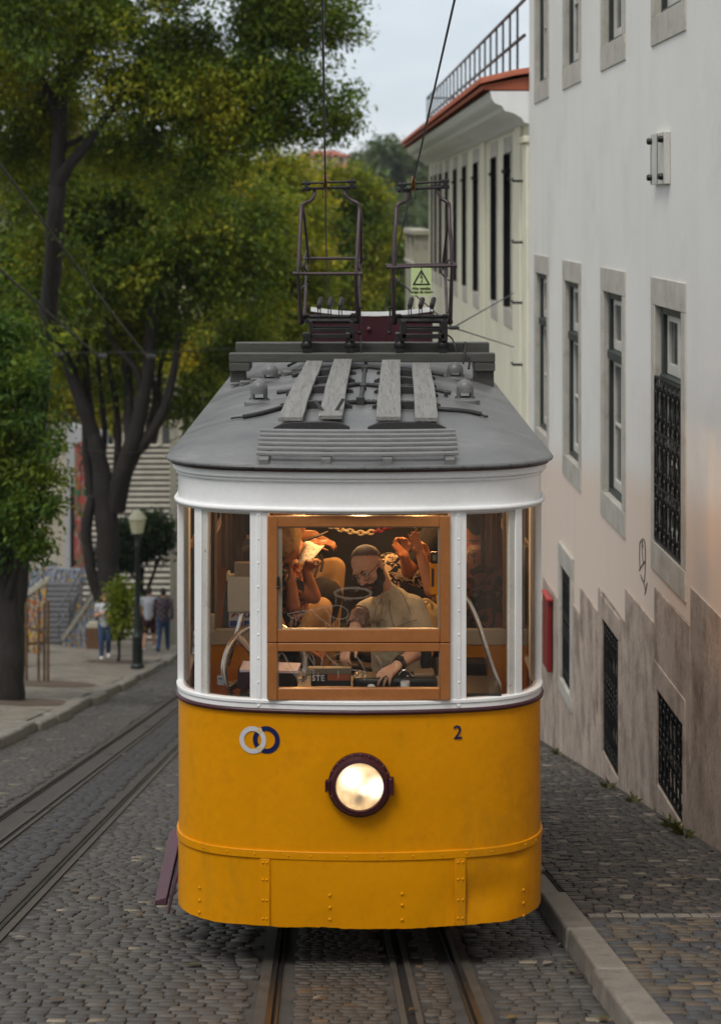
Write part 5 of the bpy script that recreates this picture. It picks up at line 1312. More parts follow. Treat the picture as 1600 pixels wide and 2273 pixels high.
def limb(m, pts, r0, r1, n=8, per=5, wob=.04):
    q = catmull(pts, per); k = len(q)
    for i, p in enumerate(q):
        if 0 < i < k-1: p += V((mn.noise(p*1.3), mn.noise(p*1.3+V((5,0,0))), 0))*wob
    m.tube(q, [(r0+(r1-r0)*(i/(k-1))**.8)*(1+.16*mn.noise(V((i*.7,r0*40,2)))) for i in range(k)], n)
def tree(label, base, limbs, blobs, n, size, pal, seed, cat='tree', group=None, name='tree', **kw):
    t = thing(name, base, label, cat, group)
    m = MB()
    for pts, r0, r1 in limbs: limb(m, pts, r0, r1)
    m.build('trunk', BARK, t, smooth=60)
    leaves('crown', blobs, n, size, pal, t, seed=seed, **kw); return t
def B(px, py, Y, r, ry=None, rz=None):   # a foliage clump seen at photo point px,py with pixel radius r at depth Y
    k = Y/F; return (P(px,py,Y), (r*k, (ry or r)*k, (rz or r)*k))
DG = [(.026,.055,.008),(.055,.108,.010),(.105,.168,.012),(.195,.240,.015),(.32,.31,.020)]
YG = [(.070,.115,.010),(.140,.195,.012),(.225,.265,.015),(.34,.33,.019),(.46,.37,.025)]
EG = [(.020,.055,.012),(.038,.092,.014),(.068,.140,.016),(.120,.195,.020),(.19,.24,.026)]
TG = 'street trees on the left pavement'
# nearest tree, trunk at the left edge with a bright low crown
Y = 31.5; L = lambda *a: [P(x,y,Y+(d if d else 0)) for x,y,d in a]
tree('nearest street tree with a thick trunk and low bright green crown', P(22,1553,Y),
    [(L((22,1560,0),(24,1450,0),(20,1330,.1),(10,1200,.2),(-10,1050,.3),(-30,900,.3)), .27, .10), (L((18,1330,0),(60,1200,-.3),(95,1080,-.3)), .09, .03), (L((12,1250,0),(-40,1100,.4)), .1, .04)],
    [B(10,850,Y,85), B(-70,900,Y,130), B(100,900,Y-.4,42), B(112,985,Y-.5,34), B(70,1060,Y-.3,62), B(10,1000,Y,95), B(-60,1100,Y,130), B(105,1120,Y-.4,40), B(80,1205,Y-.4,46), B(20,1215,Y-.2,62), B(62,840,Y-.5,44), B(8,750,Y,55), B(132,1060,Y-.4,24), B(-90,1200,Y,100), B(55,935,Y-.5,46), B(40,1130,Y-.6,55), B(30,1290,Y-.3,30), B(110,1245,Y-.3,22), B(45,730,Y-.2,24), B(128,930,Y-.4,18), B(-40,740,Y,80)],
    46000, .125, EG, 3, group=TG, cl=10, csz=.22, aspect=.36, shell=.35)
# many-stemmed tree behind the lamp post
Y = 50
T2 = [(L((250,1120,.3),(262,1000,.5),(258,900,.7),(240,800,.8),(236,700,.9)), .13, .06),
 (L((270,1080,.1),(310,1000,.3),(345,930,.5),(352,840,.6),(378,740,.7)), .12, .05), (L((225,1080,.3),(232,960,.6),(222,860,.8),(215,760,.9)), .11, .05), (L((330,960,0),(342,880,.2),(332,800,.3),(300,720,.4)), .10, .04), (L((178,900,.3),(165,830,.4),(190,760,.4),(205,690,.5)), .09, .04), (L((245,1420,0),(243,1330,0),(240,1230,0),(235,1120,0),(228,1050,0)),   .36, .30),
 (L((236,1130,0),(225,1040,0),(205,960,0),(178,880,0),(148,800,.4),(110,720,.6),(75,640,.8),(45,560,1)), .27, .10),
 (L((228,1080,0),(215,1000,.3),(200,900,.5),(190,800,.6),(196,700,.7)), .16, .07),
 (L((255,1130,0),(275,1040,-.3),(300,960,-.4),(318,880,-.5),(330,790,-.5),(340,690,-.6),(352,560,-.6)), .30, .11),
 (L((300,1000,-.3),(335,960,-.4),(365,900,-.4),(385,820,-.4),(395,740,-.3)), .20, .08),
 (L((290,1000,-.3),(285,900,.2),(280,800,.3),(275,700,.4),(262,600,.4)), .17, .07),
 (L((205,1100,0),(192,1180,0),(200,1260,0),(222,1330,0)), .14, .16),
 (L((200,1100,.2),(190,1000,.3),(188,930,.4),(186,850,.5)), .14, .07),
 (L((318,890,-.5),(300,820,-.6),(250,760,-.6),(230,700,-.6)), .12, .05)]
tree('large many-stemmed tree behind the street lamp with a dark spreading crown', P(245,1415,Y), T2,
    [B(80,620,Y,150), B(230,560,Y,150), B(380,560,Y,150), B(160,440,Y,160), B(330,420,Y,150), B(480,470,Y,140), B(430,680,Y,110), B(530,620,Y,110), B(60,480,Y,150), B(120,700,Y-1,90), B(330,700,Y+1,100), B(560,520,Y,110), B(470,800,Y+1,70), B(540,760,Y+1,80), B(245,690,Y+1,80), B(400,870,Y+1,50), B(395,780,Y,60), B(-60,600,Y,150), B(110,560,Y-8,75), B(100,660,Y-8,60), B(300,830,Y+1,60), B(230,850,Y+1.5,55), B(350,900,Y+1.5,45), B(160,820,Y+1,50), B(440,900,Y+1,55), B(280,760,Y+.5,60), B(100,540,38,85), B(80,640,38,90), B(60,720,38,80), B(150,690,39,62)],
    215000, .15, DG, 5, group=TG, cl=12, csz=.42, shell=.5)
# tall tree that fills the top left
Y = 40
T3 = [(L((28,1495,3),(36,1300,3),(62,1050,2.5),(96,800,1.5),(114,620,.8),(124,470,0),(128,400,0),(130,330,0),(135,240,0),(140,120,0)), .29, .12),
 (L((125,420,0),(150,370,-.2),(185,330,-.3),(210,295,-.4),(260,230,-.5),(330,150,-.5)), .17, .06), (L((128,390,0),(140,330,.1),(170,312,.1),(205,290,.2)), .10, .05),
 (L((132,260,0),(90,180,0),(20,120,-.3),(-60,110,-.4)), .15, .08), (L((-40,112,-.4),(60,100,-.4),(140,85,-.3),(240,62,-.2),(360,70,0)), .12, .05), (L((140,180,0),(200,100,.3),(300,20,.4)), .1, .04)]
tree('tallest tree on the left, its dark crown filling the top left corner', P(28,1490,43), T3,
    [B(40,30,Y-2,130), B(180,20,Y,150), B(330,30,Y,150), B(470,40,Y,130), B(590,60,Y,130), B(-40,150,Y,140), B(100,240,Y+2,110), B(260,170,Y,130), B(400,170,Y,130), B(530,190,Y,120), B(650,170,Y,110), B(700,60,Y,100), B(330,300,Y+1,110), B(470,320,Y,110), B(600,300,Y,90), B(720,190,Y-1,75), B(760,120,Y-1,48), B(745,40,Y-1,60), B(690,275,Y,70), B(40,330,Y+2,110), B(770,205,Y-1,42), B(770,270,Y,38), B(800,90,Y-1,20), B(820,75,Y-1,14), B(728,310,Y,50), B(395,420,Y,80), B(240,330,Y+1,70), B(540,-40,Y,140), B(200,-80,Y,160), B(-30,-30,Y,150)]+[B(x, y, Yq, r) for x, y, Yq, r in ((100,560,38.5,48),(110,600,38,42),(85,640,38,46),(95,690,38.5,44),(70,730,38.5,46),(125,535,38.5,40),(60,600,38.5,44),(120,660,38.5,40),(60,780,39,44),(105,760,39,36),(140,580,38.5,36),(105,520,38.2,36))],
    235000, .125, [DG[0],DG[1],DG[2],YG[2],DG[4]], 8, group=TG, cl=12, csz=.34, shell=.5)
# yellower trees further down the street
for k, (Y, base, bl, n, sz, pal, lab) in enumerate((
  (62, (520,1230), [B(560,420,62,90), B(620,480,62,110), B(520,560,62,110), B(600,620,62,110), B(660,560,62,85), B(560,720,62,95), B(640,720,62,80), B(480,690,62,90), B(430,800,62,70), B(600,820,62,70), B(520,850,62,60), B(640,400,62,70), B(690,640,62,60)], 80000, .19, YG, 'yellowish tree in the middle distance left of the pantographs'),
  (78, (720,1220), [B(720,480,78,80), B(770,540,78,80), B(740,620,78,85), B(800,450,78,60), B(820,520,78,55), B(790,640,78,55), B(700,560,78,60), B(760,420,78,55), B(690,700,78,60), B(760,700,78,50), B(730,410,78,45), B(830,610,78,34)], 70000, .20, DG, 'dark tree directly behind the left pantograph'),
  (70, (300,1200), [B(300,760,70,110), B(180,780,70,110), B(420,880,70,70), B(360,820,70,90), B(60,760,70,110), B(480,860,70,60), B(240,880,70,80), B(120,880,70,70), B(560,880,70,50)], 70000, .19, YG, 'pale leafy tree behind the many-stemmed trunks'),
  (92, (840,1200), [B(860,560,92,45), B(870,640,92,40), B(830,680,92,45), B(850,720,92,45), B(880,700,92,30)], 14000, .3, DG, 'small dark tree low between the two pantographs'))):
    bp = P(*base, Y); bp.z = min(bp.z, SW(bp.x, Y)) if bp.x < KERB_L(Y) else G(Y)
    top = bl[0][0]; m = []
    tr = [(L_, r0, r1) for L_, r0, r1 in [([bp, bp.lerp(top,.4)+V((.2,0,0)), top], .32, .08)]]
    for b in bl[1:7]: tr.append(([bp.lerp(top,.45+.05*random.random()), bp.lerp(b[0],.75)+V((.1,.1,.2)), b[0]], .13, .04))
    tree(lab, bp, tr, bl, n, sz, pal, 20+k, group=TG, cl=9, csz=.5, shell=.5)
# bush-like small tree behind the lamp post
Y = 49; Y = 56; bp = P(310,1440,Y); bp.z = SW(bp.x, Y)
tree('small round dark green tree behind the street lamp', bp, [([bp, P(310,1350,Y), P(316,1260,Y)], .17, .07), ([P(322,1320,Y), P(350,1250,Y), P(360,1200,Y)], .06, .03), ([P(322,1320,Y), P(280,1250,Y)], .06, .03)],
    [B(330,1195,Y,52), B(280,1220,Y,45), B(350,1230,Y,40), B(300,1255,Y,42), B(355,1180,Y,32), B(260,1245,Y,28), B(320,1280,Y,30), B(300,1190,Y,40), B(265,1200,Y,34), B(370,1215,Y,30), B(240,1235,Y,24)], 17000, .16, [(.010,.026,.012),(.016,.038,.016),(.024,.052,.02),(.036,.066,.022)], 31, group=TG, cl=9, csz=.3)
Y = 47; bp = P(262,1465,Y); bp.z = SW(bp.x, Y)
tree('thin yellow green sapling beside the cardboard box', bp, [([bp, P(264,1400,Y), P(262,1300,Y)], .045, .015)], [B(268,1320,Y,17,17,40), B(272,1380,Y,18,18,36), B(264,1350,Y,14,14,36), B(274,1425,Y,12,12,18)], 2000, .14, [DG[1],DG[2],DG[3],YG[2]], 32, group=TG, cl=6, csz=.3, name='sapling')
# ------------------------------------------------------------ far hillside
hv, hb_ = [], []
for k in range(60):
    px = 745+random.random()*330; Yh_ = 235+random.random()*60
    top = 300+ (40*abs(px-850)/80 if px < 850 else -12*(px-850)/80) + random.random()*110
    hb_.append(B(px, top+40, Yh_, 28+22*random.random()))
for k in range(50):
    px = 560+random.random()*480; hb_.append(B(px, 430+random.random()*330, 190+random.random()*40, 28+24*random.random()))
for k in range(90):
    px = random.choice((random.uniform(-1700,560), random.uniform(1060,2600))); hb_.append(B(px, 330+random.random()*330, 195+random.random()*90, 34+30*random.random()))
o = leaves('hillside_wood', hb_, 190000, 1.0, [(.05,.085,.045),(.075,.115,.055),(.10,.145,.065),(.14,.17,.075)], None, seed=44, cl=7, csz=1.3, shell=.4); tag(o, kind='stuff')  # leaf colours paled to stand in for distance haze
MT['farwall'] = mat('pale_far_wall', (.62,.55,.47), .8, var=.1, scale=.3)
def far_house(x0, x1, ytop, ybot, Y, lab, rows_=2, cols_=3, hip=14):
    t = thing('house', P((x0+x1)/2, ybot, Y), lab, 'house', 'far houses on the hill')
    a, b = P(x0,ybot,Y), P(x1,ytop,Y); dp = 9
    hs = []
    m = MB().box(a, b+V((0,dp,0))); m.build('wall', MT['farwall'], t)
    c = P((x0+x1)/2, ytop-hip, Y+dp/2); e = .6
    q = [V((a.x-e,Y-e,b.z)), V((b.x+e,Y-e,b.z)), V((b.x+e,Y+dp+e,b.z)), V((a.x-e,Y+dp+e,b.z))]; r1 = V((a.x*.7+b.x*.3, Y+dp/2, c.z)); r2 = V((a.x*.3+b.x*.7, Y+dp/2, c.z))
    MB().add(q+[r1,r2], [(0,1,5,4),(1,2,5),(2,3,4,5),(3,0,4),(0,1,2,3)]).build('roof', MT['tile'], t)
    for i in range(cols_):
        for j in range(rows_):
            u = a.x+(b.x-a.x)*(i+.5)/cols_; z = a.z+(b.z-a.z)*(j+.6)/rows_; h = (b.z-a.z)/rows_*.28; w_ = (b.x-a.x)/cols_*.17
            MB().box((u-w_,Y-.06,z-h),(u+w_,Y+.02,z+h)).build('window', MT['winglass'], t)
far_house(655, 735, 388, 470, 190, 'pale far house with red roof seen left of the left pantograph')
far_house(668, 770, 345, 400, 215, 'wide pale far house highest on the hill behind the trees', 2, 4, 12)
far_house(735, 790, 372, 440, 205, 'small far house half hidden by the left pantograph wheel', 1, 2, 10)
# ------------------------------------------------------------ left pavement furniture
lamp_y = 44.0; lb = P(305,1485,lamp_y); lb.z = SW(lb.x, lamp_y)
lp = thing('street_lamp', lb, 'green iron street lamp with a pale unlit lantern', 'street lamp')
MT['lampgreen'] = mat('green_black_iron', (.010,.018,.016), .45, var=.2)
hz = P(305,1130,lamp_y).z-lb.z
MB().lathe(lb, (0,0,1), [(.16,0),(.16,.10),(.125,.14),(.12,.75),(.135,.78),(.10,.84),(.075,.95),(.065,1.6),(.05,hz-.9),(.07,hz-.86),(.05,hz-.82),(.05,hz-.62)], 14).build('post', MT['lampgreen'], lp, smooth=40)
MB().lathe(lb, (0,0,1), [(.05,hz-.64),(.15,hz-.60),(.155,hz-.56)], 8).build('lantern_base', MT['lampgreen'], lp)
MB().lathe(lb, (0,0,1), [(.14,hz-.56),(.20,hz-.23)], 8).build('lantern', mat('frosted_pane', (.50,.50,.33), .4, var=.05, bump=0), lp, smooth=20)
MB().lathe(lb, (0,0,1), [(.22,hz-.23),(.21,hz-.20),(.10,hz-.06),(.03,hz-.02),(.02,hz),(0,hz)], 8).build('lantern_roof', mat('pale_lamp_roof', (.42,.42,.30), .5), lp, smooth=20)
# wooden tree guard
ty = 37.5; tb = P(88,1515,ty); tb.z = SW(tb.x, ty)
tg = thing('tree_guard', tb, 'wooden stake tree guard on the left pavement', 'tree guard')
MT['stake'] = mat('weathered_stake', (.13,.075,.035), .8, var=.3)
st_ = [(-.26,.0),(.0,-.12),(.16,.05),(.05,.25)]
for x, y in st_: MB().tube([tb+V((x,y,-.05)), tb+V((x*1.02,y,1.5+.15*random.random()))], .03, 7).build('stake', MT['stake'], tg, smooth=50)
MB().bar(tb+V((-.30,-.03,1.12)), tb+V((.14,-.09,.98)), .03, .05).bar(tb+V((-.26,0,.75)), tb+V((.05,.25,.72)), .03, .05).build('rail', MT['stake'], tg)
soil = mat('bare_soil', (.10,.07,.048), .9, var=.3, bump=.6)
for x, y, Y, a, b, lab in ((110,1522,36.8,.9,.5,''),(60,1552,31.2,.7,.45,''),(262,1468,47,.8,.5,'')):
    c = P(x, y, Y); m = MB(); n = 20
    m.add([V((c.x+a*cos(2*pi*i/n)*(1+.1*sin(i*3)), Y+2.2*b*sin(2*pi*i/n), SW(c.x+a*cos(2*pi*i/n), Y+2.2*b*sin(2*pi*i/n))+.008)) for i in range(n)], [tuple(range(n))])
    tag(m.build('soil', soil), kind='structure')
# cardboard box by the woman
cb_ = P(208,1440,53.5); cb_.z = SW(cb_.x, 53.5)
bxo = thing('cardboard_box', cb_, 'brown box standing on the pavement beside the stairs', 'box')
MT['card'] = mat('brown_card', (.16,.085,.045), .8, var=.15)
MB().box(cb_+V((-.19,-.15,0)), cb_+V((.19,.15,.62))).build('carton', MT['card'], bxo, bevel=.01)
MB().box(cb_+V((-.2,-.16,.622)), cb_+V((.17,.13,.70))).box(cb_+V((-.15,-.12,.702)), cb_+V((.19,.15,.76))).build('contents', MT['cream'], bxo, bevel=.01)
# graffiti covered ramp walls, railings, stair flight, wall behind
def graffiti(name, cols, sc_=1.4):
    m = bpy.data.materials.new(name); m.use_nodes = True; t = NT(m); bs = t.n['Principled BSDF']; bs.inputs['Roughness'].default_value = .7
    tc = t.new('ShaderNodeTexCoord'); n0 = t.new('ShaderNodeTexNoise', i_Scale=sc_, i_Detail=2, i_Distortion=2.5); t.link(tc.outputs['Object'], n0.inputs['Vector'])
    r = t.n.new('ShaderNodeValToRGB'); t.link(n0.outputs[0], r.inputs[0]); e = r.color_ramp.elements; r.color_ramp.interpolation = 'CONSTANT'
    k = len(cols); e[0].position = 0; e[0].color = (*cols[0],1); e[1].position = .36; e[1].color = (*cols[1],1)
    for i in range(2, k):
        q = e.new(.36+.30*(i-1)/(k-1)); q.color = (*cols[i],1)
    w_ = t.new('ShaderNodeTexWave', i_Scale=sc_*1.3, i_Distortion=9, i_Detail=2); t.link(tc.outputs['Object'], w_.inputs['Vector'])
    kx = t.ramp(w_.outputs[0], [(.90,g3(0)),(.96,g3(1))])
    t.link(t.mix(kx, r.outputs[0], (.015,.015,.02)), bs.inputs['Base Color']); return m
GY = graffiti('graffiti_yellow', [(.50,.28,.03),(.44,.20,.03),(.06,.14,.30),(.52,.32,.05),(.30,.31,.26),(.42,.11,.03),(.50,.27,.03)], 1.5)
GB = graffiti('graffiti_blue', [(.06,.16,.36),(.50,.30,.04),(.10,.24,.40),(.42,.41,.40),(.06,.11,.24),(.48,.28,.04),(.08,.20,.38)], 1.6)
Yg = 54.4
def vwall(pts, Y0, th, nm, mt, parent): return MB().prism([P(x,y,Y0) for x,y in pts], (0,th,0)).build(nm, mt, parent)
rw = thing('ramp_wall', P(185,1440,Yg), 'blue and yellow graffiti covered wall rising along the stair ramp', 'wall')
vwall([(140,1450),(215,1435),(216,1310),(206,1318),(140,1415)], Yg, .3, 'painted_wall', GB, rw)
vwall([(136,1417),(212,1306),(218,1306),(218,1312),(140,1424)], Yg-.03, .36, 'coping', MT['paleston'], rw)
gw2 = thing('ramp_wall', P(70,1460,50), 'yellow graffiti covered low wall behind the tree guard', 'wall')
vwall([(30,1478),(88,1462),(104,1290),(98,1286),(40,1330),(30,1335)], 50, .25, 'painted_wall', GY, gw2)
vwall([(28,1337),(100,1284),(106,1288),(106,1293),(28,1346)], 49.97, .31, 'coping', MT['paleston'], gw2)
bk = thing('painted_wall', P(120,1400,62.5), 'long graffiti covered wall behind the grey stair ramp', 'wall')
vwall([(36,1420),(222,1420),(222,1268),(36,1258)], 62.5, .3, 'wall', GB, bk)
rp = thing('stair_ramp', P(120,1400,56), 'grey stepped ramp climbing left between the graffiti walls', 'stairs')
m = MB(); n = 12
for i in range(n):
    y0 = 1436-i*11.5; Y0 = 55.2+i*.42; a, b = P(100-i*.5, y0, Y0), P(138+i*3.2, y0-11.5, Y0); m.box((a.x, Y0, a.z-.3), (b.x, Y0+.45, b.z))
m.build('steps', mat('dark_stair', (.10,.10,.105), .8, var=.25, bump=.3), rp)
rl = thing('stair_railing', P(150,1440,54.5), 'grey metal handrail sloping up beside the stair ramp', 'railing')
MT['galv'] = mat('galvanised_rail', (.15,.155,.16), .45, metal=.5)
for o1, o2 in (((131,1425),(222,1285)),((128,1390),(220,1240)),((135,1345),(212,1210))): MB().tube([P(*o1,54.5), P(*o2,56.5)], .03, 7).build('handrail', MT['galv'], rl, smooth=50)
for x, y0, y1 in ((131,1445,1360),(155,1415,1330),(182,1375,1280),(205,1340,1240)): MB().tube([P(x,y0,55), P(x,y1,55)], .028, 7).build('post', MT['galv'], rl, smooth=50)
# white stucco wall with red and green paint behind the trunks
Yb = 66
bw = thing('painted_wall', P(190,1330,Yb), 'tall white wall with red painted panel behind the tree trunks', 'wall')
vwall([(140,1400),(238,1400),(238,960),(150,940)], Yb, .4, 'wall', mat('white_far_wall', (.40,.41,.43), .8, var=.1, scale=.6), bw)
GR_ = graffiti('graffiti_red', [(.34,.05,.05),(.36,.09,.08),(.06,.16,.07),(.38,.06,.05),(.33,.22,.18),(.36,.07,.07)], .8)
vwall([(164,1260),(196,1262),(192,975),(166,985)], Yb-.03, .025, 'red_panel', GR_, bw)
vwall([(96,1330),(126,1330),(126,1245),(96,1262)], Yb-.03, .025, 'blue_panel', GB, bw)
vwall([(156,1335),(164,1335),(164,1080),(156,1080)], Yb-.04, .05, 'drain_pipe', MT['iron'], bw)
# long public stairway, pale treads and dark risers
sw_ = thing('stairway', P(330,1420,60), 'long pale stone stairway climbing away behind the trees', 'stairs')
MT['tread'] = mat('pale_tread', (.50,.47,.40), .8, var=.15, scale=2); MT['riser'] = mat('dark_riser', (.10,.095,.085), .9, var=.3)
n = 34
z0 = P(0,1425,60).z
mt_, mr_ = MB(), MB()
xl, xr = P(232,0,62).x, P(386,0,62).x
for i in range(n):
    yy = 60+i*.17; z = z0+i*.165
    mr_.box((xl-.6,yy,z-.3),(xr,yy+.2,z+.10)); mt_.box((xl-.62,yy-.02,z+.102),(xr,yy+.18,z+.155))
mr_.build('risers', MT['riser'], sw_); mt_.build('treads', MT['tread'], sw_, bevel=.01)
m = MB()
gp = thing('gate_post', P(384,1420,58), 'tall pale post at the foot of the stairway beside the tram', 'post')
MB().box(P(377,1470,58), P(391,945,58)+V((0,.3,0))).build('shaft', MT['paleston'], gp, bevel=.02)
MB().box(P(374,945,58)+V((0,-.05,.002)), P(394,935,58)+V((0,.35,0))).build('cap', MT['paleston'], gp, bevel=.01)
lw = thing('low_wall', P(372,1440,58.5), 'low pale wall beside the gate post behind the two walkers', 'wall')
MB().box(P(352,1475,58.6), P(377,1340,58.6)+V((0,.3,0))).build('wall', MT['paleston'], lw, bevel=.02)
# background house fronts high on the left, only glimpsed between leaves
Yk = 84
hs = thing('house', P(230,1240,Yk), 'tall beige house front glimpsed between the leaves on the left', 'house')
vwall([(-400,1350),(430,1350),(430,640),(-400,640)], Yk, 6, 'wall', mat('beige_front', (.42,.38,.31), .85, var=.1, scale=.4), hs)
for i in range(-6,6):
    for j in range(2):
        x = 20+i*68; y = 760+j*170; MB().box(P(x,y+95,Yk-.05), P(x+26,y,Yk-.05)+V((0,.04,0))).build('window', MT['winglass'], hs)
# ------------------------------------------------------------ overhead wires
WR = 'overhead wires'
def wire(pts, r, lab, sag=0, nm='overhead_wire', cat='wire'):
    pts = [V(p) for p in pts]
    if sag and len(pts) == 2:
        n = 20; pts = [pts[0].lerp(pts[1], i/n)-V((0,0,sag*4*(i/n)*(1-i/n))) for i in range(n+1)]
    o = MB().tube(pts, r, 6).build(nm, MT['cable'], smooth=60); tag(o, lab, cat, WR); return o
p = P(722,402,13.63); d = V((-.0152,1,-.2065))
wire([p-d*9.0, p, p+d*45], .0065, 'trolley wire running over the left pantograph wheel')
p = P(917,404,13.63); d = V((-.0222,1,-.2065))
wire([p-d*9.0, p, p+d*45], .0065, 'trolley wire running over the right pantograph wheel')
wire([P(-60,255,20)*2.6-P(325,790,34)*1.6, P(325,790,34)], .017, 'upper slanting guy wire in front of the trees at left', .15)
wire([P(-40,545,24)*2.6-P(225,795,36)*1.6, P(225,795,36)], .017, 'lower slanting guy wire in front of the trees at left', .1)
wire([P(60,782,38), P(560,770,46)], .010, 'horizontal span wire with insulators among the trunks', .05)
wire([P(90,950,44), P(400,968,46)], .012, 'low sagging cable slung between the trunks', .5)
wire([WP(25.75,P(0,650,25.75).z,-.15), P(1005,727,17.3)], .007, 'upper stay wire from the wall hook to the tram wires')
wire([WP(25.75,P(0,770,25.75).z,-.15), P(1005,727,17.3)], .007, 'lower stay wire from the wall hook to the tram wires')
wire([P(1005,727,17.3), p+d*3.9], .007, 'short stay wire joining the insulator to the right trolley wire')
IN = 'white insulators on the span wire'
for x, y, Y, lab in ((130,786,39.2,'leftmost white insulator on the span wire'),(226,790,40.8,'middle white insulator on the span wire'),(335,790,42.5,'right white insulator on the span wire')):
    c = P(x,y,Y); m = MB().lathe(c, (1,0,0), [(0,-.11),(.03,-.11),(.035,-.08),(.06,-.06),(.03,-.03),(.06,0),(.03,.03),(.06,.06),(.035,.08),(.03,.11),(0,.11)], 10); tag(m.build('insulator', MT['galv'], smooth=50), lab, 'insulator', IN)
c = P(1005,727,17.3); m = MB().lathe(c, (1,.3,0), [(0,-.05),(.012,-.05),(.02,-.02),(.02,.03),(.012,.06),(0,.06)], 10); tag(m.build('insulator', MT['cable'], smooth=50), 'grey insulator where the two stay wires meet beside the right pantograph', 'insulator')
# ------------------------------------------------------------ people
def blob(name, parts, mt, parent, vox=.008, smooth=5, shrink=0):
    """one continuous skin: tapered limbs and ellipsoids fused by a voxel remesh"""
    m = MB()
    for p in parts:
        if p[0] == 'c':
            _, a, b, r0, r1 = p; a, b = V(a), V(b); d = (b-a); L = d.length; d.normalize(); pr = []
            for t in np.linspace(-pi/2, 0, 5): pr.append((r0*cos(t), r0*sin(t)))
            for t in np.linspace(0, pi/2, 5): pr.append((r1*cos(t), L+r1*sin(t)))
            m.lathe(a, d, pr, 12)
        else:
            _, c, r, rot = p; c = V(c); M_ = rot.to_matrix() if rot is not None else MX.Identity(3)
            b0 = len(m.v); m.ball((0,0,0), 1, 16, 10)
            for i in range(b0, len(m.v)):
                q = m.v[i]; m.v[i] = c + M_ @ V((q.x*r[0], q.y*r[1], q.z*r[2]))
    o = m.build(name, mt, None, smooth=0)
    md = o.modifiers.new('r', 'REMESH'); md.mode = 'VOXEL'; md.voxel_size = vox
    ms = o.modifiers.new('s', 'SMOOTH'); ms.iterations = smooth; ms.factor = .5
    dg = bpy.context.evaluated_depsgraph_get(); me = bpy.data.meshes.new_from_object(o.evaluated_get(dg))
    bpy.data.objects.remove(o)
    me.name = name; me.shade_smooth()
    if not me.materials: me.materials.append(mt)
    if parent:
        off = root_of(parent).location
        me.transform(MX.Translation(-off))
    return link_mesh(name, me, parent)
def chainl(pts, rs): return [('c', pts[i], pts[i+1], rs[i], rs[i+1]) for i in range(len(pts)-1)]
def hand(parts, wrist, dirv, palm_n, size=1.0, curl=.5, spread=.18, thumb=1, fingers=None):
    """palm, four jointed fingers and a thumb; dirv points to the fingers, palm_n out of the palm"""
    d = V(dirv).normalized(); n = V(palm_n); n = (n-d*n.dot(d)).normalized(); s = d.cross(n)*thumb
    w = V(wrist); k = size
    for u in (-.024,-.008,.008,.024):
        parts.append(('c', w+s*u*.75*k+d*.012*k, w+s*u*k+d*.080*k, .0150*k, .0125*k))
    for i, (u, L) in enumerate(((.029,.066),(.010,.076),(-.010,.070),(-.028,.055))):
        p = w+s*u*k+d*.084*k; c = curl if not isinstance(curl, (list,tuple)) else curl[i]
        dd = (d+s*spread*u/.03).normalized(); a = 0
        for j, f in enumerate((.45,.32,.25)):
            a += c*(.6 if j == 0 else .9); q = p+(dd*cos(a)+n*sin(a))*L*f*k
            parts.append(('c', p, q, (.0095-.0010*j)*k, (.0088-.0012*j)*k)); p = q
    p = w+s*.026*k+d*.028*k; t1 = p+(s*.75+d*.55+n*.3).normalized()*.036*k; t2 = t1+(s*.35+d*.9+n*.25).normalized()*.030*k; t3 = t2+(s*.1+d*1+n*.3).normalized()*.024*k
    parts += [('c', p, t1, .014*k, .011*k), ('c', t1, t2, .0105*k, .0095*k), ('c', t2, t3, .0095*k, .007*k)]
    return parts
KH_ = mat('khaki_shirt', (.56,.475,.32), .85, var=.16, scale=7, bump=1.0, bscale=11, fine=.10)
DK_ = mat('dark_trousers', (.018,.018,.022), .85, var=.2, bump=.3)
HAIR = mat('dark_hair', (.030,.020,.014), .6, var=.4, scale=40, bump=.9, bscale=160)
STUB = mat('shaved_scalp', (.085,.050,.034), .6, var=.2, scale=60, bump=.3, bscale=200)
EYEW = mat('eye_white', (.55,.52,.48), .25, bump=0, var=.03); IRIS = mat('dark_iris', (.02,.012,.008), .15, bump=0)
LIP = mat('lip', (.30,.12,.085), .5, bump=.05); TAN = mat('beige_trousers', (.38,.255,.125), .85, var=.1, bump=.3, bscale=24)
def head(parent_things, C, rot, k=1.0, skin=None, extra=True):
    """returns skin parts and a placer for head-local coordinates (face towards -y, z up, chin at -.125)"""
    Rm = rot.to_matrix(); T_ = lambda x, y, z: V(C)+Rm @ (V((x,y,z))*k)
    E = lambda x,y,z,rx,ry,rz: ('e', T_(x,y,z), (rx*k,ry*k,rz*k), rot)
    ps = [E(0,.018,.035,.076,.095,.086), E(0,-.018,.0,.066,.072,.098), E(0,-.030,-.060,.054,.056,.056), E(0,-.052,-.098,.030,.032,.024),
          E(.040,-.040,-.030,.026,.034,.030), E(-.040,-.040,-.030,.026,.034,.030), E(.0,-.078,.030,.045,.018,.020),
          E(.028,-.080,.024,.022,.012,.008), E(-.028,-.080,.024,.022,.012,.008),
          ('c', T_(0,-.082,.015), T_(0,-.106,-.028), .010*k, .0135*k), E(.011,-.093,-.032,.010,.012,.008), E(-.011,-.093,-.032,.010,.012,.008),
          E(0,-.083,-.056,.026,.014,.007), E(0,-.080,-.068,.022,.014,.008),
          E(.077,.012,-.012,.010,.018,.032), E(-.077,.012,-.012,.010,.018,.032), E(.081,.018,.006,.009,.018,.016), E(-.081,.018,.006,.009,.018,.016)]
    return ps, T_, E
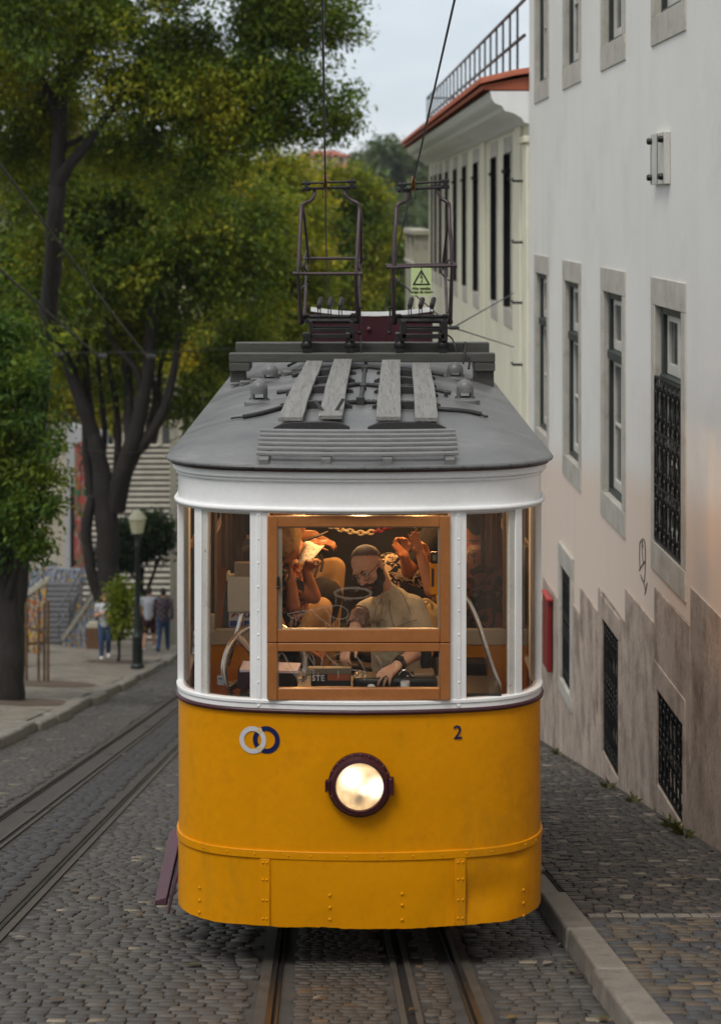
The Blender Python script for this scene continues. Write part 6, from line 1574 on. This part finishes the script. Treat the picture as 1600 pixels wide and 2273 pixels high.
def face(T_, k, body, brow=HAIR, look=(0,0)):
    m = MB()
    for sx in (-1, 1): m.ball(T_(.030*sx,-.0745,.004), .0122*k, 12, 8)
    m.build('eye', EYEW, body, smooth=80)
    m = MB()
    for sx in (-1, 1): m.ball(T_(.030*sx+look[0],-.0825,.004+look[1]), .0056*k, 10, 6)
    m.build('iris', IRIS, body, smooth=80)
    m = MB()
    for sx in (-1, 1):
        m.tube([T_(.012*sx,-.090,.022), T_(.028*sx,-.0905,.029), T_(.046*sx,-.078,.024)], [.004*k,.0052*k,.003*k], 6)
    m.build('eyebrow', brow, body, smooth=80)
    m = MB().tube([T_(-.022,-.086,-.061), T_(-.008,-.0955,-.059), T_(.008,-.0955,-.059), T_(.022,-.086,-.061)], [.003*k,.0050*k,.0050*k,.003*k], 6).tube([T_(-.018,-.084,-.068), T_(0,-.0935,-.070), T_(.018,-.084,-.068)], [.003*k,.0062*k,.003*k], 6)
    m.build('lips', LIP, body, smooth=80)

# ---- the driver, leaning at his desk
dr = thing('person', P(890,1600,10.2), 'tram driver with dark beard and glasses in a khaki shirt', 'person')
hc_ = P(817,1263,9.96); hrot = Euler((R(2), R(-20), R(-34)), 'XYZ')
hrot = (Euler((0,R(-29),0)).to_matrix() @ Euler((0,0,R(-33))).to_matrix() @ Euler((R(6),0,0)).to_matrix()).to_euler()
ps, HT, HE = head(None, hc_, hrot, 1.0)
neck0 = P(848,1304,10.07); neck1 = P(872,1345,10.16)
ps += [('c', HT(0,.03,-.05), neck0, .055, .055), ('c', neck0, neck1, .055, .066)]
shR = P(915,1352,10.16); elR = P(945,1432,10.06); wrR = P(882,1478,9.80); 
shL = P(834,1352,10.10); elL = P(799,1364,9.97); wrL = P(780,1418,9.84)
ps += [('c', neck1, P(880,1420,10.25), .10, .13), ('c', neck1, shR, .06, .06), ('c', neck1, shL, .06, .055)]
ps += chainl([shR, elR, wrR], [.055,.046,.030]) + chainl([shL, elL, wrL], [.052,.043,.028])
# forearm muscle
ps += [('c', elR.lerp(wrR,.12), elR.lerp(wrR,.45), .046, .042), ('c', elL.lerp(wrL,.1), elL.lerp(wrL,.45), .043, .038)]
hand(ps, wrR, P(846,1508,9.70)-wrR, V((-.2,-.1,-1)), 1.02, [.42,.35,.36,.45], .30, thumb=-1)
hand(ps, wrL, V((-.35,-.5,-.7)), V((.3,0,-.9)), 1.0, .5, .15, thumb=1)
pel = P(880,1560,10.30)
ps += [('c', P(880,1430,10.25), pel, .13, .13), ('c', pel+V((.09,0,-.03)), pel+V((.13,-.28,-.28)), .08, .065), ('c', pel+V((-.09,0,-.03)), pel+V((-.12,-.25,-.30)), .08, .065),
       ('c', pel+V((.13,-.28,-.28)), V((pel.x+.13,pel.y-.2,-3.26)), .062, .045), ('c', pel+V((-.12,-.25,-.30)), V((pel.x-.12,pel.y-.2,-3.26)), .062, .045)]
bd = blob('body', ps, MT['skin'], dr, .0052, 4)
face(HT, 1.0, dr, HAIR, (-.001,.001))
# clothes
sh = [('c', neck1+V((.0,.01,-.015)), P(882,1425,10.25), .118, .150), ('c', P(882,1425,10.25), P(884,1480,10.28), .150, .150), ('c', neck1+V((0,.01,0)), shR, .082, .080), ('c', neck1+V((0,.01,0)), shL, .082, .074),
      ('c', shR, shR.lerp(elR,.62), .078, .074), ('c', shL, shL.lerp(elL,.65), .072, .066), ('c', P(866,1376,10.12), P(868,1450,10.15), .085, .10)]
sh.append(('c', neck0.lerp(neck1,.22), neck1, .066, .098))
so_ = blob('shirt', sh, KH_, dr, .008, 5)
def surf(px, py, up=-.004):   # drop a photo point onto the shirt's own surface
    o_ = V((0,0,0)); d_ = P(px,py,1).normalized(); h = sb.ray_cast(o_, d_)[0]
    return (h+d_*up) if h else None
vs = [V(v.co)+dr.location for v in so_.data.vertices]; sb = BVHTree.FromPolygons([tuple(v) for v in vs], [tuple(p.vertices) for p in so_.data.polygons])
m = MB()   # collar leaves lying on the shirt
for poly in ([(858,1272),(868,1280),(864,1314),(851,1340),(845,1322),(850,1298)],[(842,1314),(846,1324),(838,1344),(829,1336),(834,1322)]):
    q = [surf(x, y, -.014) for x, y in poly]; q = [a for a in q if a]
    if len(q) > 3: c = sum(q, V((0,0,0)))/len(q); m.add([c+(c*-.0008)]+q, [(0,i+1,(i+1)%len(q)+1) for i in range(len(q))])
c_ = m.build('collar', KH_, so_, smooth=0); sd = c_.modifiers.new('s','SOLIDIFY'); sd.thickness = .006; sd.offset = 0
def seam(m, pts, r=.0022):
    q = [surf(*p) for p in pts]; q = [a for a in q if a]
    if len(q) > 1: m.tube(q, r, 5)
SEAM = mat('shirt_seam', (.22,.18,.115), .85, bump=0)
seam(m, [(836,1345),(832,1360),(829,1378),(828,1398)]); seam(m, [(850,1342),(846,1360),(842,1380),(840,1398)], .0018)
seam(m, [(866,1332),(864,1350),(868,1372),(876,1395)]); seam(m, [(872,1398),(890,1388),(910,1380),(926,1376)], .0018)
seam(m, [(840,1378),(850,1376),(858,1382)]); seam(m, [(878,1300),(895,1320),(905,1345),(912,1365)], .0016)
m.build('seam', SEAM, so_, smooth=0)
tr_ = [('c', pel+V((0,0,.06)), pel, .155, .150), ('c', pel+V((.09,0,-.03)), pel+V((.13,-.28,-.28)), .096, .078), ('c', pel+V((-.09,0,-.03)), pel+V((-.12,-.25,-.30)), .096, .078),
       ('c', pel+V((.13,-.28,-.28)), V((pel.x+.13,pel.y-.2,-3.2)), .075, .06), ('c', pel+V((-.12,-.25,-.30)), V((pel.x-.12,pel.y-.2,-3.2)), .075, .06)]
blob('trousers', tr_, DK_, dr, .012, 4)
hp = [HE(0,.022,.046,.0775,.0955,.080)]
# cropped scalp hair: a shell cut above the hairline
m = MB(); n, q = 28, 14
def scalp(th, ph, g):  # ph from crown down
    x, y, z = sin(ph)*sin(th), sin(ph)*cos(th), cos(ph); return HT(.0785*x*g, .018+.0975*y*g, .035+.0885*z*g)
rows = []
for i in range(q+1):
    row = []
    for j in range(n+1):
        th = 2*pi*j/n; fr = .5+.5*cos(th-pi)   # 1 at the front (-y)
        lim = 1.95-1.28*max(0, fr-.25)/.75
        row.append(scalp(th, lim*i/q, 1.012 if i < q else .985))
    rows.append(row)
hh_ = MB().grid(rows).build('cropped_hair', STUB, dr, smooth=80, weld=False)
at_ = hh_.data.attributes.new('Fade', 'FLOAT', 'POINT'); at_.data.foreach_set('value', [min(1, max(0, (q-i)/4.5)) for i in range(q+1) for j in range(n+1)])
t = NT(STUB); fa = t.new('ShaderNodeAttribute', attribute_name='Fade'); nn = t.new('ShaderNodeTexNoise', i_Scale=90, i_Detail=3); tc_ = t.new('ShaderNodeTexCoord'); t.link(tc_.outputs['Object'], nn.inputs['Vector'])
ad = t.new('ShaderNodeMath', operation='MULTIPLY_ADD'); t.link(fa.outputs['Fac'], ad.inputs[0]); ad.inputs[1].default_value = 1.3; t.link(nn.outputs[0], ad.inputs[2])
t.link(t.ramp(ad.outputs[0], [(.55, g3(0)), (1.0, g3(.9))]), t.n['Principled BSDF'].inputs['Alpha'])
bp_ = [HE(.058,-.018,-.052,.018,.034,.042), HE(-.058,-.018,-.052,.018,.034,.042), HE(.042,-.048,-.080,.024,.030,.030), HE(-.042,-.048,-.080,.024,.030,.030), HE(0,-.062,-.104,.036,.036,.026), HE(0,-.040,-.118,.040,.040,.022),
       HE(.062,.006,-.025,.013,.014,.034), HE(-.062,.006,-.025,.013,.014,.034)]
bp_ += [('c', HT(-.030,-.082,-.062), HT(-.012,-.098,-.049), .007, .0085), ('c', HT(.012,-.098,-.049), HT(.030,-.082,-.062), .0085, .007), ('c', HT(-.012,-.098,-.049), HT(.012,-.098,-.049), .008, .008), ('c', HT(-.030,-.080,-.062), HT(-.030,-.072,-.090), .009, .014), ('c', HT(.030,-.080,-.062), HT(.030,-.072,-.090), .009, .014)]
blob('beard', bp_, HAIR, dr, .0045, 3)
m = MB()
for sx in (-1, 1):
    cx_, cz_ = .031*sx, -.004
    m.tube([HT(cx_+.026*cos(a)*(1 if True else 1), -.100+.010*abs(cos(a)) , cz_+.019*sin(a)*(1.0)) for a in np.linspace(0, 2*pi, 25)[:-1]], .0017, 6, closed=True)
    m.tube([HT(.057*sx,-.092,.004), HT(.078*sx,-.05,.006), HT(.084*sx,.02,.006), HT(.082*sx,.035,-.01)], .0017, 6)
m.tube([HT(-.006,-.101,0), HT(0,-.106,.004), HT(.006,-.101,0)], .0017, 6)
m.build('glasses', MT['black'], dr, smooth=60)
wd = (wrR-elR).normalized(); m = MB().lathe(wrR-wd*.018, wd, [(.028,-.016),(.037,-.016),(.037,.016),(.028,.016)], 20); u_ = V((-.2,-.5,.8)); u_ = (u_-wd*u_.dot(wd)).normalized(); s_ = wd.cross(u_)
m.obox(wrR-wd*.018+u_*.036, wd*.02, s_*.018, u_*.006); m.build('watch', MT['black'], dr, bevel=.003)
dd = (P(846,1508,9.70)-wrR).normalized()
MB().lathe(wrR+dd*.118+V((.012,-.006,.0)), dd, [(.0085,-.003),(.0115,-.003),(.0115,.003),(.0085,.003)], 14).build('ring', MT['chrome'], dr, smooth=40)
# tattoos on the forearms
TAT = mat('tattoo', (.10,.065,.05), .55, var=.3, bump=0, c2=(.24,.13,.09), c2t=(.45,.55), c2scale=40)
m = MB()
for a, b, t0, t1, r in ((shR, elR, .72, 1.0, .0535),(shL, elL, .68, 1.0, .052),(elL, wrL, .0, .5, .0505)):
    d_ = (b-a).normalized(); u0 = d_.cross(V((0,1,0))).normalized(); w0 = d_.cross(u0)
    m.grid([[a.lerp(b,t)+(u0*cos(q_)+w0*sin(q_))*r*(1-.08*(t-t0)) for q_ in np.linspace(0,2*pi,15)] for t in np.linspace(t0,t1,6)])
m.build('tattoo', TAT, dr, smooth=80)

# ---- passengers on the benches (seat top about z = -2.86)
def fabric(name, cols, sc_=9):
    m = bpy.data.materials.new(name); m.use_nodes = True; t = NT(m); bs = t.n['Principled BSDF']; bs.inputs['Roughness'].default_value = .85
    tc = t.new('ShaderNodeTexCoord'); n0 = t.new('ShaderNodeTexNoise', i_Scale=sc_, i_Detail=1.5, i_Distortion=1.5); t.link(tc.outputs['Object'], n0.inputs['Vector'])
    r = t.n.new('ShaderNodeValToRGB'); t.link(n0.outputs[0], r.inputs[0]); r.color_ramp.interpolation = 'CONSTANT'; e = r.color_ramp.elements
    e[0].position = 0; e[0].color = (*cols[0],1); e[1].position = .5; e[1].color = (*cols[1],1)
    for i, c in enumerate(cols[2:]):
        q = e.new(.55+.05*i); q.color = (*c,1)
    t.link(r.outputs[0], bs.inputs['Base Color']); return m
FLOR = fabric('floral_shirt', [(.015,.013,.014),(.50,.30,.16),(.40,.10,.05),(.10,.035,.02)], 13)
FLOW = fabric('black_white_blossom', [(.012,.011,.012),(.62,.50,.36)], 22)
DARKC = fabric('dark_floral_blouse', [(.03,.02,.018),(.16,.10,.06),(.20,.05,.04)], 14)
BLACKC = mat('black_cloth', (.012,.011,.012), .9, var=.2, bump=.3)
CREAMC = mat('cream_cloth', (.60,.44,.20), .85, var=.08, bump=.2); YELC = mat('yellow_cloth', (.65,.42,.03), .8, var=.08, bump=.2)
def passenger(label, hip, side, lean, skin, top, leg, knees, armA, armB, headrot, hair=HAIR, handA=None, handB=None, hairlong=.0, shorts=False, sleeve=.55):
    """hip: pelvis point; side: +1 faces right (+x), -1 faces left; knees: two knee points; arms: (elbow, wrist)"""
    hip = V(hip); t = thing('person', hip, label, 'person')
    chest = hip+V((side*lean, 0, .34)); nk = hip+V((side*lean*1.35, 0, .53)); hd = hip+V((side*lean*1.6, -.01, .70))
    sA = chest+V((0,-.18,.12)); sB = chest+V((0,.18,.12))
    ps = [('c', hip, chest, .12, .13), ('c', chest, nk, .09, .055), ('c', nk, hd, .055, .055), ('c', chest+V((0,0,.10)), sA, .07, .06), ('c', chest+V((0,0,.10)), sB, .07, .06)]
    rot = Euler((0,0,R(90*side if side > 0 else -90))) if headrot is None else headrot
    h, T_, E_ = head(None, hd+V((0,0,.08)), rot); ps += h
    ends = []
    for s_, (el, wr) in ((sA, armA), (sB, armB)):
        el, wr = V(el), V(wr); ps += chainl([s_, el, wr], [.052,.043,.030]); ps += [('c', el.lerp(wr,.1), el.lerp(wr,.4), .042, .038)]; ends.append((s_, el, wr))
    for i, (hspec, (s_, el, wr)) in enumerate(((handA, ends[0]), (handB, ends[1]))):
        d_, n_, curl, th = hspec if hspec else ((wr-el), V((0,0,-1)), .6, 1)
        hand(ps, wr, d_, n_, .98, curl, .2, th)
    feet = []
    for i, kn in enumerate(knees):
        kn = V(kn); h0 = hip+V((0,(-.09 if i == 0 else .09),-.02)); ft = V((kn.x-side*.04, kn.y, -2.80 if hip.y > 10.9 else -3.22))
        ps += chainl([h0, kn, ft], [.085,.060,.042]); ps += [('c', ft+V((0,0,-.02)), ft+V((side*.17,0,-.03)), .04, .032)]; feet.append((h0, kn, ft))
    body = blob('body', ps, skin, t, .0085, 4)
    tp = [('c', hip+V((0,0,.02)), chest, .145, .150), ('c', chest, nk+V((0,0,-.04)), .125, .085), ('c', chest+V((0,0,.10)), sA, .085, .078), ('c', chest+V((0,0,.10)), sB, .085, .078)]
    for s_, el, wr in ends: tp.append(('c', s_, s_.lerp(el, sleeve), .074, .066))
    blob('shirt', tp, top, t, .010, 4)
    lp_ = [('c', hip+V((0,0,.03)), hip+V((0,0,-.04)), .14, .135)]
    for h0, kn, ft in feet:
        lp_ += chainl([h0, kn], [.098,.072])
        if not shorts: lp_ += chainl([kn, ft+V((0,0,.05))], [.072,.058])
    blob('trousers', lp_, leg, t, .011, 4)
    face(T_, 1.0, t)
    hh = [E_(0,.030,.052,.086,.100,.084), E_(0,.06,.0,.080,.072,.080)]
    if hairlong: hh += [E_(.05,.05,-.06,.04,.06,.10), E_(-.05,.05,-.06,.04,.06,.10), E_(0,.08,-.08,.07,.05,.12)]
    blob('hair', hh, hair, t, .010, 2)
    sho = [('c', ft+V((side*.01,0,-.03)), ft+V((side*.18,0,-.03)), .048, .040) for _, _, ft in feet]; blob('shoes', sho, MT['black'], t, .012, 2)
    return t, ends
# left bench, near: floral shirt
P1, e1 = passenger('passenger in a black and orange floral shirt on the near left bench', (-.53,11.0,-2.60), 1, .08, MT['skin2'], FLOR, TAN,
    [P(712,1352,11.05), P(722,1372,11.3)], (P(697,1325,10.95), P(680,1268,10.86)), (P(650,1345,10.75), P(646,1290,10.72)), Euler((0,0,R(145))),
    handA=(P(690,1240,10.80)-P(680,1268,10.86), V((.3,-.6,.3)), .7, 1), handB=(V((-.02,0,.3)), V((.9,.2,0)), .9, 1), sleeve=.35, hair=mat('blond_hair', (.30,.19,.08), .6, var=.35, scale=40, bump=.9, bscale=120), hairlong=.1)
# left bench, far: reading a map, beige trousers
P2, e2 = passenger('passenger in beige trousers on the far left bench holding a phone', (-.55,11.75,-2.30), 1, .03, MT['skin2'], BLACKC, TAN,
    [P(742,1262,11.65), P(736,1268,11.95)], (P(668,1228,11.5), P(700,1205,11.5)), (P(660,1190,11.8), P(698,1188,11.75)), None,
    handA=(V((.8,-.2,.05)), V((0,.2,-.9)), .6, -1), handB=(V((.8,-.1,-.3)), V((0,0,-1)), .5, 1), sleeve=.3)
# right bench: two people with raised hands and a phone
P3, e3 = passenger('passenger in a black and white blossom skirt on the right bench with raised hands', (.58,11.7,-2.30), -1, .05, MT['skin2'], BLACKC, FLOW,
    [P(862,1252,11.6),P(858,1255,11.95)], (P(905,1268,11.45), P(897,1232,11.35)), (P(930,1262,11.6), P(908,1222,11.5)), None,
    handA=(P(872,1205,11.3)-P(897,1232,11.35), V((.4,-.5,.5)), [.25,.35,.45,.6], -1), handB=(P(892,1190,11.45)-P(908,1222,11.5), V((-.5,-.6,.1)), .55, 1), sleeve=.75)
P4, e4 = passenger('passenger in cream and yellow clothes on the near right bench raising a phone', (.60,11.05,-2.42), -1, .02, MT['skin2'], YELC, CREAMC,
    [P(935,1388,10.95),P(932,1385,11.2)], (P(957,1310,10.75), P(934,1232,10.8)), (P(962,1300,11.1), P(948,1238,10.95)), None,
    handA=(P(914,1180,10.8)-P(934,1232,10.8), V((.6,-.6,.0)), [.12,.18,.25,.35], -1), handB=(P(938,1195,10.9)-P(948,1238,10.95), V((-.5,-.4,.2)), .6, 1), sleeve=.3)
# two seen dimly behind the bulkhead glass
P5, e5 = passenger('dim passenger with dark hair behind the left bulkhead glass', (-.66,10.85,-2.44), 1, .04, MT['skin2'], BLACKC, BLACKC,
    [(-.32,10.75,-2.50),(-.32,10.95,-2.50)], ((-.45,10.66,-2.4),(-.30,10.7,-2.5)), ((-.45,10.98,-2.4),(-.30,10.9,-2.5)), Euler((0,0,R(150))), hairlong=.1)
P6, e6 = passenger('curly haired passenger in a dark floral blouse behind the right bulkhead glass', (.70,10.85,-2.44), -1, .03, MT['skin2'], DARKC, BLACKC,
    [(.34,10.75,-2.48),(.34,10.95,-2.48)], ((.52,10.64,-2.35),(.42,10.62,-2.45)), ((.50,10.98,-2.4),(.36,10.9,-2.5)), Euler((0,0,R(190))), hairlong=.1)
# map, phones, bag
mp_ = [P(646,1247,11.35), P(657,1252,11.30), P(700,1228,11.32), P(718,1213,11.45), P(690,1204,11.55), P(672,1207,11.5)]
MAPM = bpy.data.materials.new('printed_map'); MAPM.use_nodes = True; t = NT(MAPM); bs = t.n['Principled BSDF']; bs.inputs['Roughness'].default_value = .7
tcn = t.new('ShaderNodeTexCoord'); n0 = t.new('ShaderNodeTexNoise', i_Scale=45, i_Detail=4); t.link(tcn.outputs['Object'], n0.inputs['Vector'])
t.link(t.ramp(n0.outputs[0], [(.38,(.40,.36,.33)),(.45,(.72,.69,.70)),(.60,(.74,.71,.72)),(.68,(.35,.50,.22))]), bs.inputs['Base Color'])
pts_ = [P(655,1256,10.84), P(697,1238,10.82), P(720,1211,10.98), P(676,1203,11.04)]
m = MB(); R_ = []
for i in range(7):
    R_.append([pts_[0].lerp(pts_[1], j/8).lerp(pts_[3].lerp(pts_[2], j/8), i/6)+V((0,-.012*sin(pi*j/4),.010*sin(pi*j/4))) for j in range(9)])
o = m.grid(R_).build('map_sheet', MAPM, None, smooth=60); sd = o.modifiers.new('s','SOLIDIFY'); sd.thickness = .002
tag(o, 'white printed map held open by a passenger on the left bench', 'map')
def phone(c, ax, ay, lab):
    ax, ay = V(ax).normalized(), V(ay).normalized(); az = ax.cross(ay)
    o = MB().obox(c, ax*.036, ay*.074, az*.0045).build('phone', MT['black'], None, bevel=.004); tag(o, lab, 'phone')
phone(P(698,1192,11.62), (.5,.6,.2), (.9,-.3,.35), 'black phone held above the map on the left')
phone(P(919,1196,11.0), (.25,.9,.1), (.15,-.1,1), 'black phone held upright between raised hands on the right')
bp0 = thing('backpack', P(722,1345,11.3), 'black backpack between the knees of the passengers on the left bench', 'backpack')
blob('body', [('e', P(716,1340,11.3), (.105,.11,.165), None), ('e', P(735,1325,11.22), (.07,.07,.10), None)], BLACKC, bp0, .012, 4)
MB().tube(catmull([P(700,1228,11.4), P(706,1240,11.35), P(704,1262,11.32), P(698,1280,11.28)], 6), .008, 6).tube(catmull([P(712,1232,11.4), P(716,1250,11.35), P(712,1268,11.3)], 6), .008, 6).build('strap', BLACKC, bp0, smooth=60)
bg_ = thing('tote_bag', P(955,1370,10.7), 'cream bag with knotted straps on the lap at the right of the driver', 'bag')
blob('body', [('e', P(957,1378,10.62), (.075,.09,.10), None), ('e', P(950,1352,10.62), (.05,.07,.05), None)], CREAMC, bg_, .012, 4)
MB().tube(catmull([P(932,1352,10.54), P(940,1332,10.5), P(955,1335,10.5), P(960,1352,10.52)], 6), .008, 6).tube(catmull([P(940,1352,10.53), P(950,1336,10.5), P(962,1344,10.5)], 6), .008, 6).build('strap', CREAMC, bg_, smooth=60)
# ---- walkers on the left pavement
def walker(label, base, h, skin, top, leg, ang, stride=.2, shorts=False, sleeve=.5, longhair=False, hair=HAIR, jacket=None, bend=0):
    b = V(base); t = thing('person', b, label, 'person'); k = h/1.75
    f = V((sin(ang), cos(ang), 0)); s_ = V((cos(ang), -sin(ang), 0))
    q = lambda sx, fw, z: b+s_*sx*k+f*fw*k+V((0,0,z*k))
    hipc = q(0,0,.95); ch = q(0,.03,1.30); nk = q(0,.04,1.47)
    ps = [('c', hipc, ch, .13*k, .15*k), ('c', ch, nk, .11*k, .055*k), ('c', nk, q(0,.05,1.56), .055*k, .055*k)]
    rot = Euler((0,0,pi-ang+pi)) ; rot = Euler((0,0,-ang+pi))
    hh, T_, E_ = head(None, q(0,.06,1.63), rot, k); ps += hh
    legs, arms = [], []
    for sg, ph in ((1,1),(-1,-1)):
        kn = q(.09*sg, .10*ph*stride/.2*.8+.04, .50); ft = q(.09*sg, stride*ph-(.08 if ph < 0 else 0), .09 if ph > 0 else .14); h0 = q(.09*sg,0,.92)
        ps += chainl([h0, kn, ft], [.085*k,.058*k,.042*k]); toe = ft+f*.15*k-V((0,0,(.05 if ph > 0 else .09)*k)); ps.append(('c', ft-V((0,0,.03*k)), toe, .04*k, .03*k)); legs.append((h0,kn,ft,toe))
        sh_ = q(.20*sg,.03,1.40); el = q(.25*sg,-.06*ph*stride/.2,1.13); wr = q(.24*sg,-.10*ph*stride/.2+.10,.90)
        if bend: el = q(.24*sg,.02,1.14); wr = q(.10*sg,.24,1.20+.05*sg)
        ps += chainl([sh_, el, wr], [.05*k,.042*k,.03*k]); hand(ps, wr, (wr-el), -s_*sg, k, .5, .15, sg); arms.append((sh_,el,wr)); ps.append(('c', ch+V((0,0,.1*k)), sh_, .07*k, .06*k))
    blob('body', ps, skin, t, .012, 3)
    tp = [('c', q(0,0,.92), ch, .155*k, .17*k), ('c', ch, nk-V((0,0,.05)), .14*k, .09*k)]
    for sh_, el, wr in arms:
        tp += [('c', ch+V((0,0,.1*k)), sh_, .085*k, .078*k), ('c', sh_, sh_.lerp(el, min(1,sleeve)), .072*k, .062*k)]
        if sleeve > 1: tp.append(('c', el, el.lerp(wr,.8), .06*k, .05*k))
    blob('shirt', tp, top, t, .014, 3)
    lp_ = [('c', q(0,0,.97), q(0,0,.88), .15*k, .145*k)]
    for h0, kn, ft, toe in legs:
        lp_ += chainl([h0, kn], [.105*k,.08*k]) if not shorts else [('c', h0, h0.lerp(kn,.95), .105*k, .092*k)]
        if not shorts: lp_ += chainl([kn, ft], [.078*k,.060*k])
    blob('trousers', lp_, leg, t, .014, 3)
    hp_ = [E_(0,.030,.052,.086,.100,.086), E_(0,.06,.0,.078,.066,.075)]
    if longhair: hp_ += [E_(0,.07,-.10,.085,.06,.14)]
    blob('hair', hp_, hair, t, .014, 2)
    sp = [('c', ft-V((0,0,.045*k)), toe, .05*k, .04*k) for h0,kn,ft,toe in legs]
    blob('shoes', sp, jacket or MT['paper'], t, .016, 2)
    if bend != 2: pass
    return t
PLAID = bpy.data.materials.new('plaid'); PLAID.use_nodes = True; t = NT(PLAID); bs = t.n['Principled BSDF']; bs.inputs['Roughness'].default_value = .85
tcn = t.new('ShaderNodeTexCoord'); ch_ = t.new('ShaderNodeTexChecker', i_Scale=12.0); t.link(tcn.outputs['Object'], ch_.inputs['Vector']); ch_.inputs[1].default_value = (.02,.02,.05,1); ch_.inputs[2].default_value = (.16,.11,.12,1)
t.link(ch_.outputs[0], bs.inputs['Base Color'])
DEN = mat('blue_denim', (.035,.07,.15), .85, var=.2); WHT = mat('white_cotton', (.50,.52,.58), .85, var=.06); DRED = mat('dark_red_shorts', (.045,.012,.014), .85)
def onwalk(px, Y): 
    c = P(px, 1445, Y); c.z = SW(c.x, Y); return c
walker('man in white t-shirt and dark red shorts walking away', onwalk(331,54.3), 1.80, MT['skin'], WHT, DRED, R(8), .2, shorts=True, sleeve=.5)
walker('man in dark plaid shirt and jeans walking away', onwalk(362,53.5), 1.80, MT['skin'], PLAID, DEN, R(4), .22, sleeve=1.2, jacket=MT['black'])
OLIVE = mat('olive_jacket', (.045,.048,.035), .85)
wm = walker('woman with long brown hair standing in a white top and jeans', onwalk(233,48.4), 1.70, MT['skin'], WHT, DEN, R(172), .06, sleeve=.4, longhair=True, hair=mat('light_brown_hair', (.16,.075,.032), .6, var=.3), bend=1)

# ------------------------------------------------------------ pale air over the distance
hm = bpy.data.materials.new('pale_air'); hm.use_nodes = True; t = NT(hm); t.n.remove(t.n['Principled BSDF'])
pv = t.new('ShaderNodeVolumePrincipled', i_Density=.00022, i_Anisotropy=.2); pv.inputs['Color'].default_value = (.86,.92,1,1); t.link(pv.outputs[0], t.n['Material Output'].inputs['Volume'])
o = MB().box((-330,-70,-40),(330,430,70)).build('haze', hm, None, smooth=0); tag(o, kind='stuff')
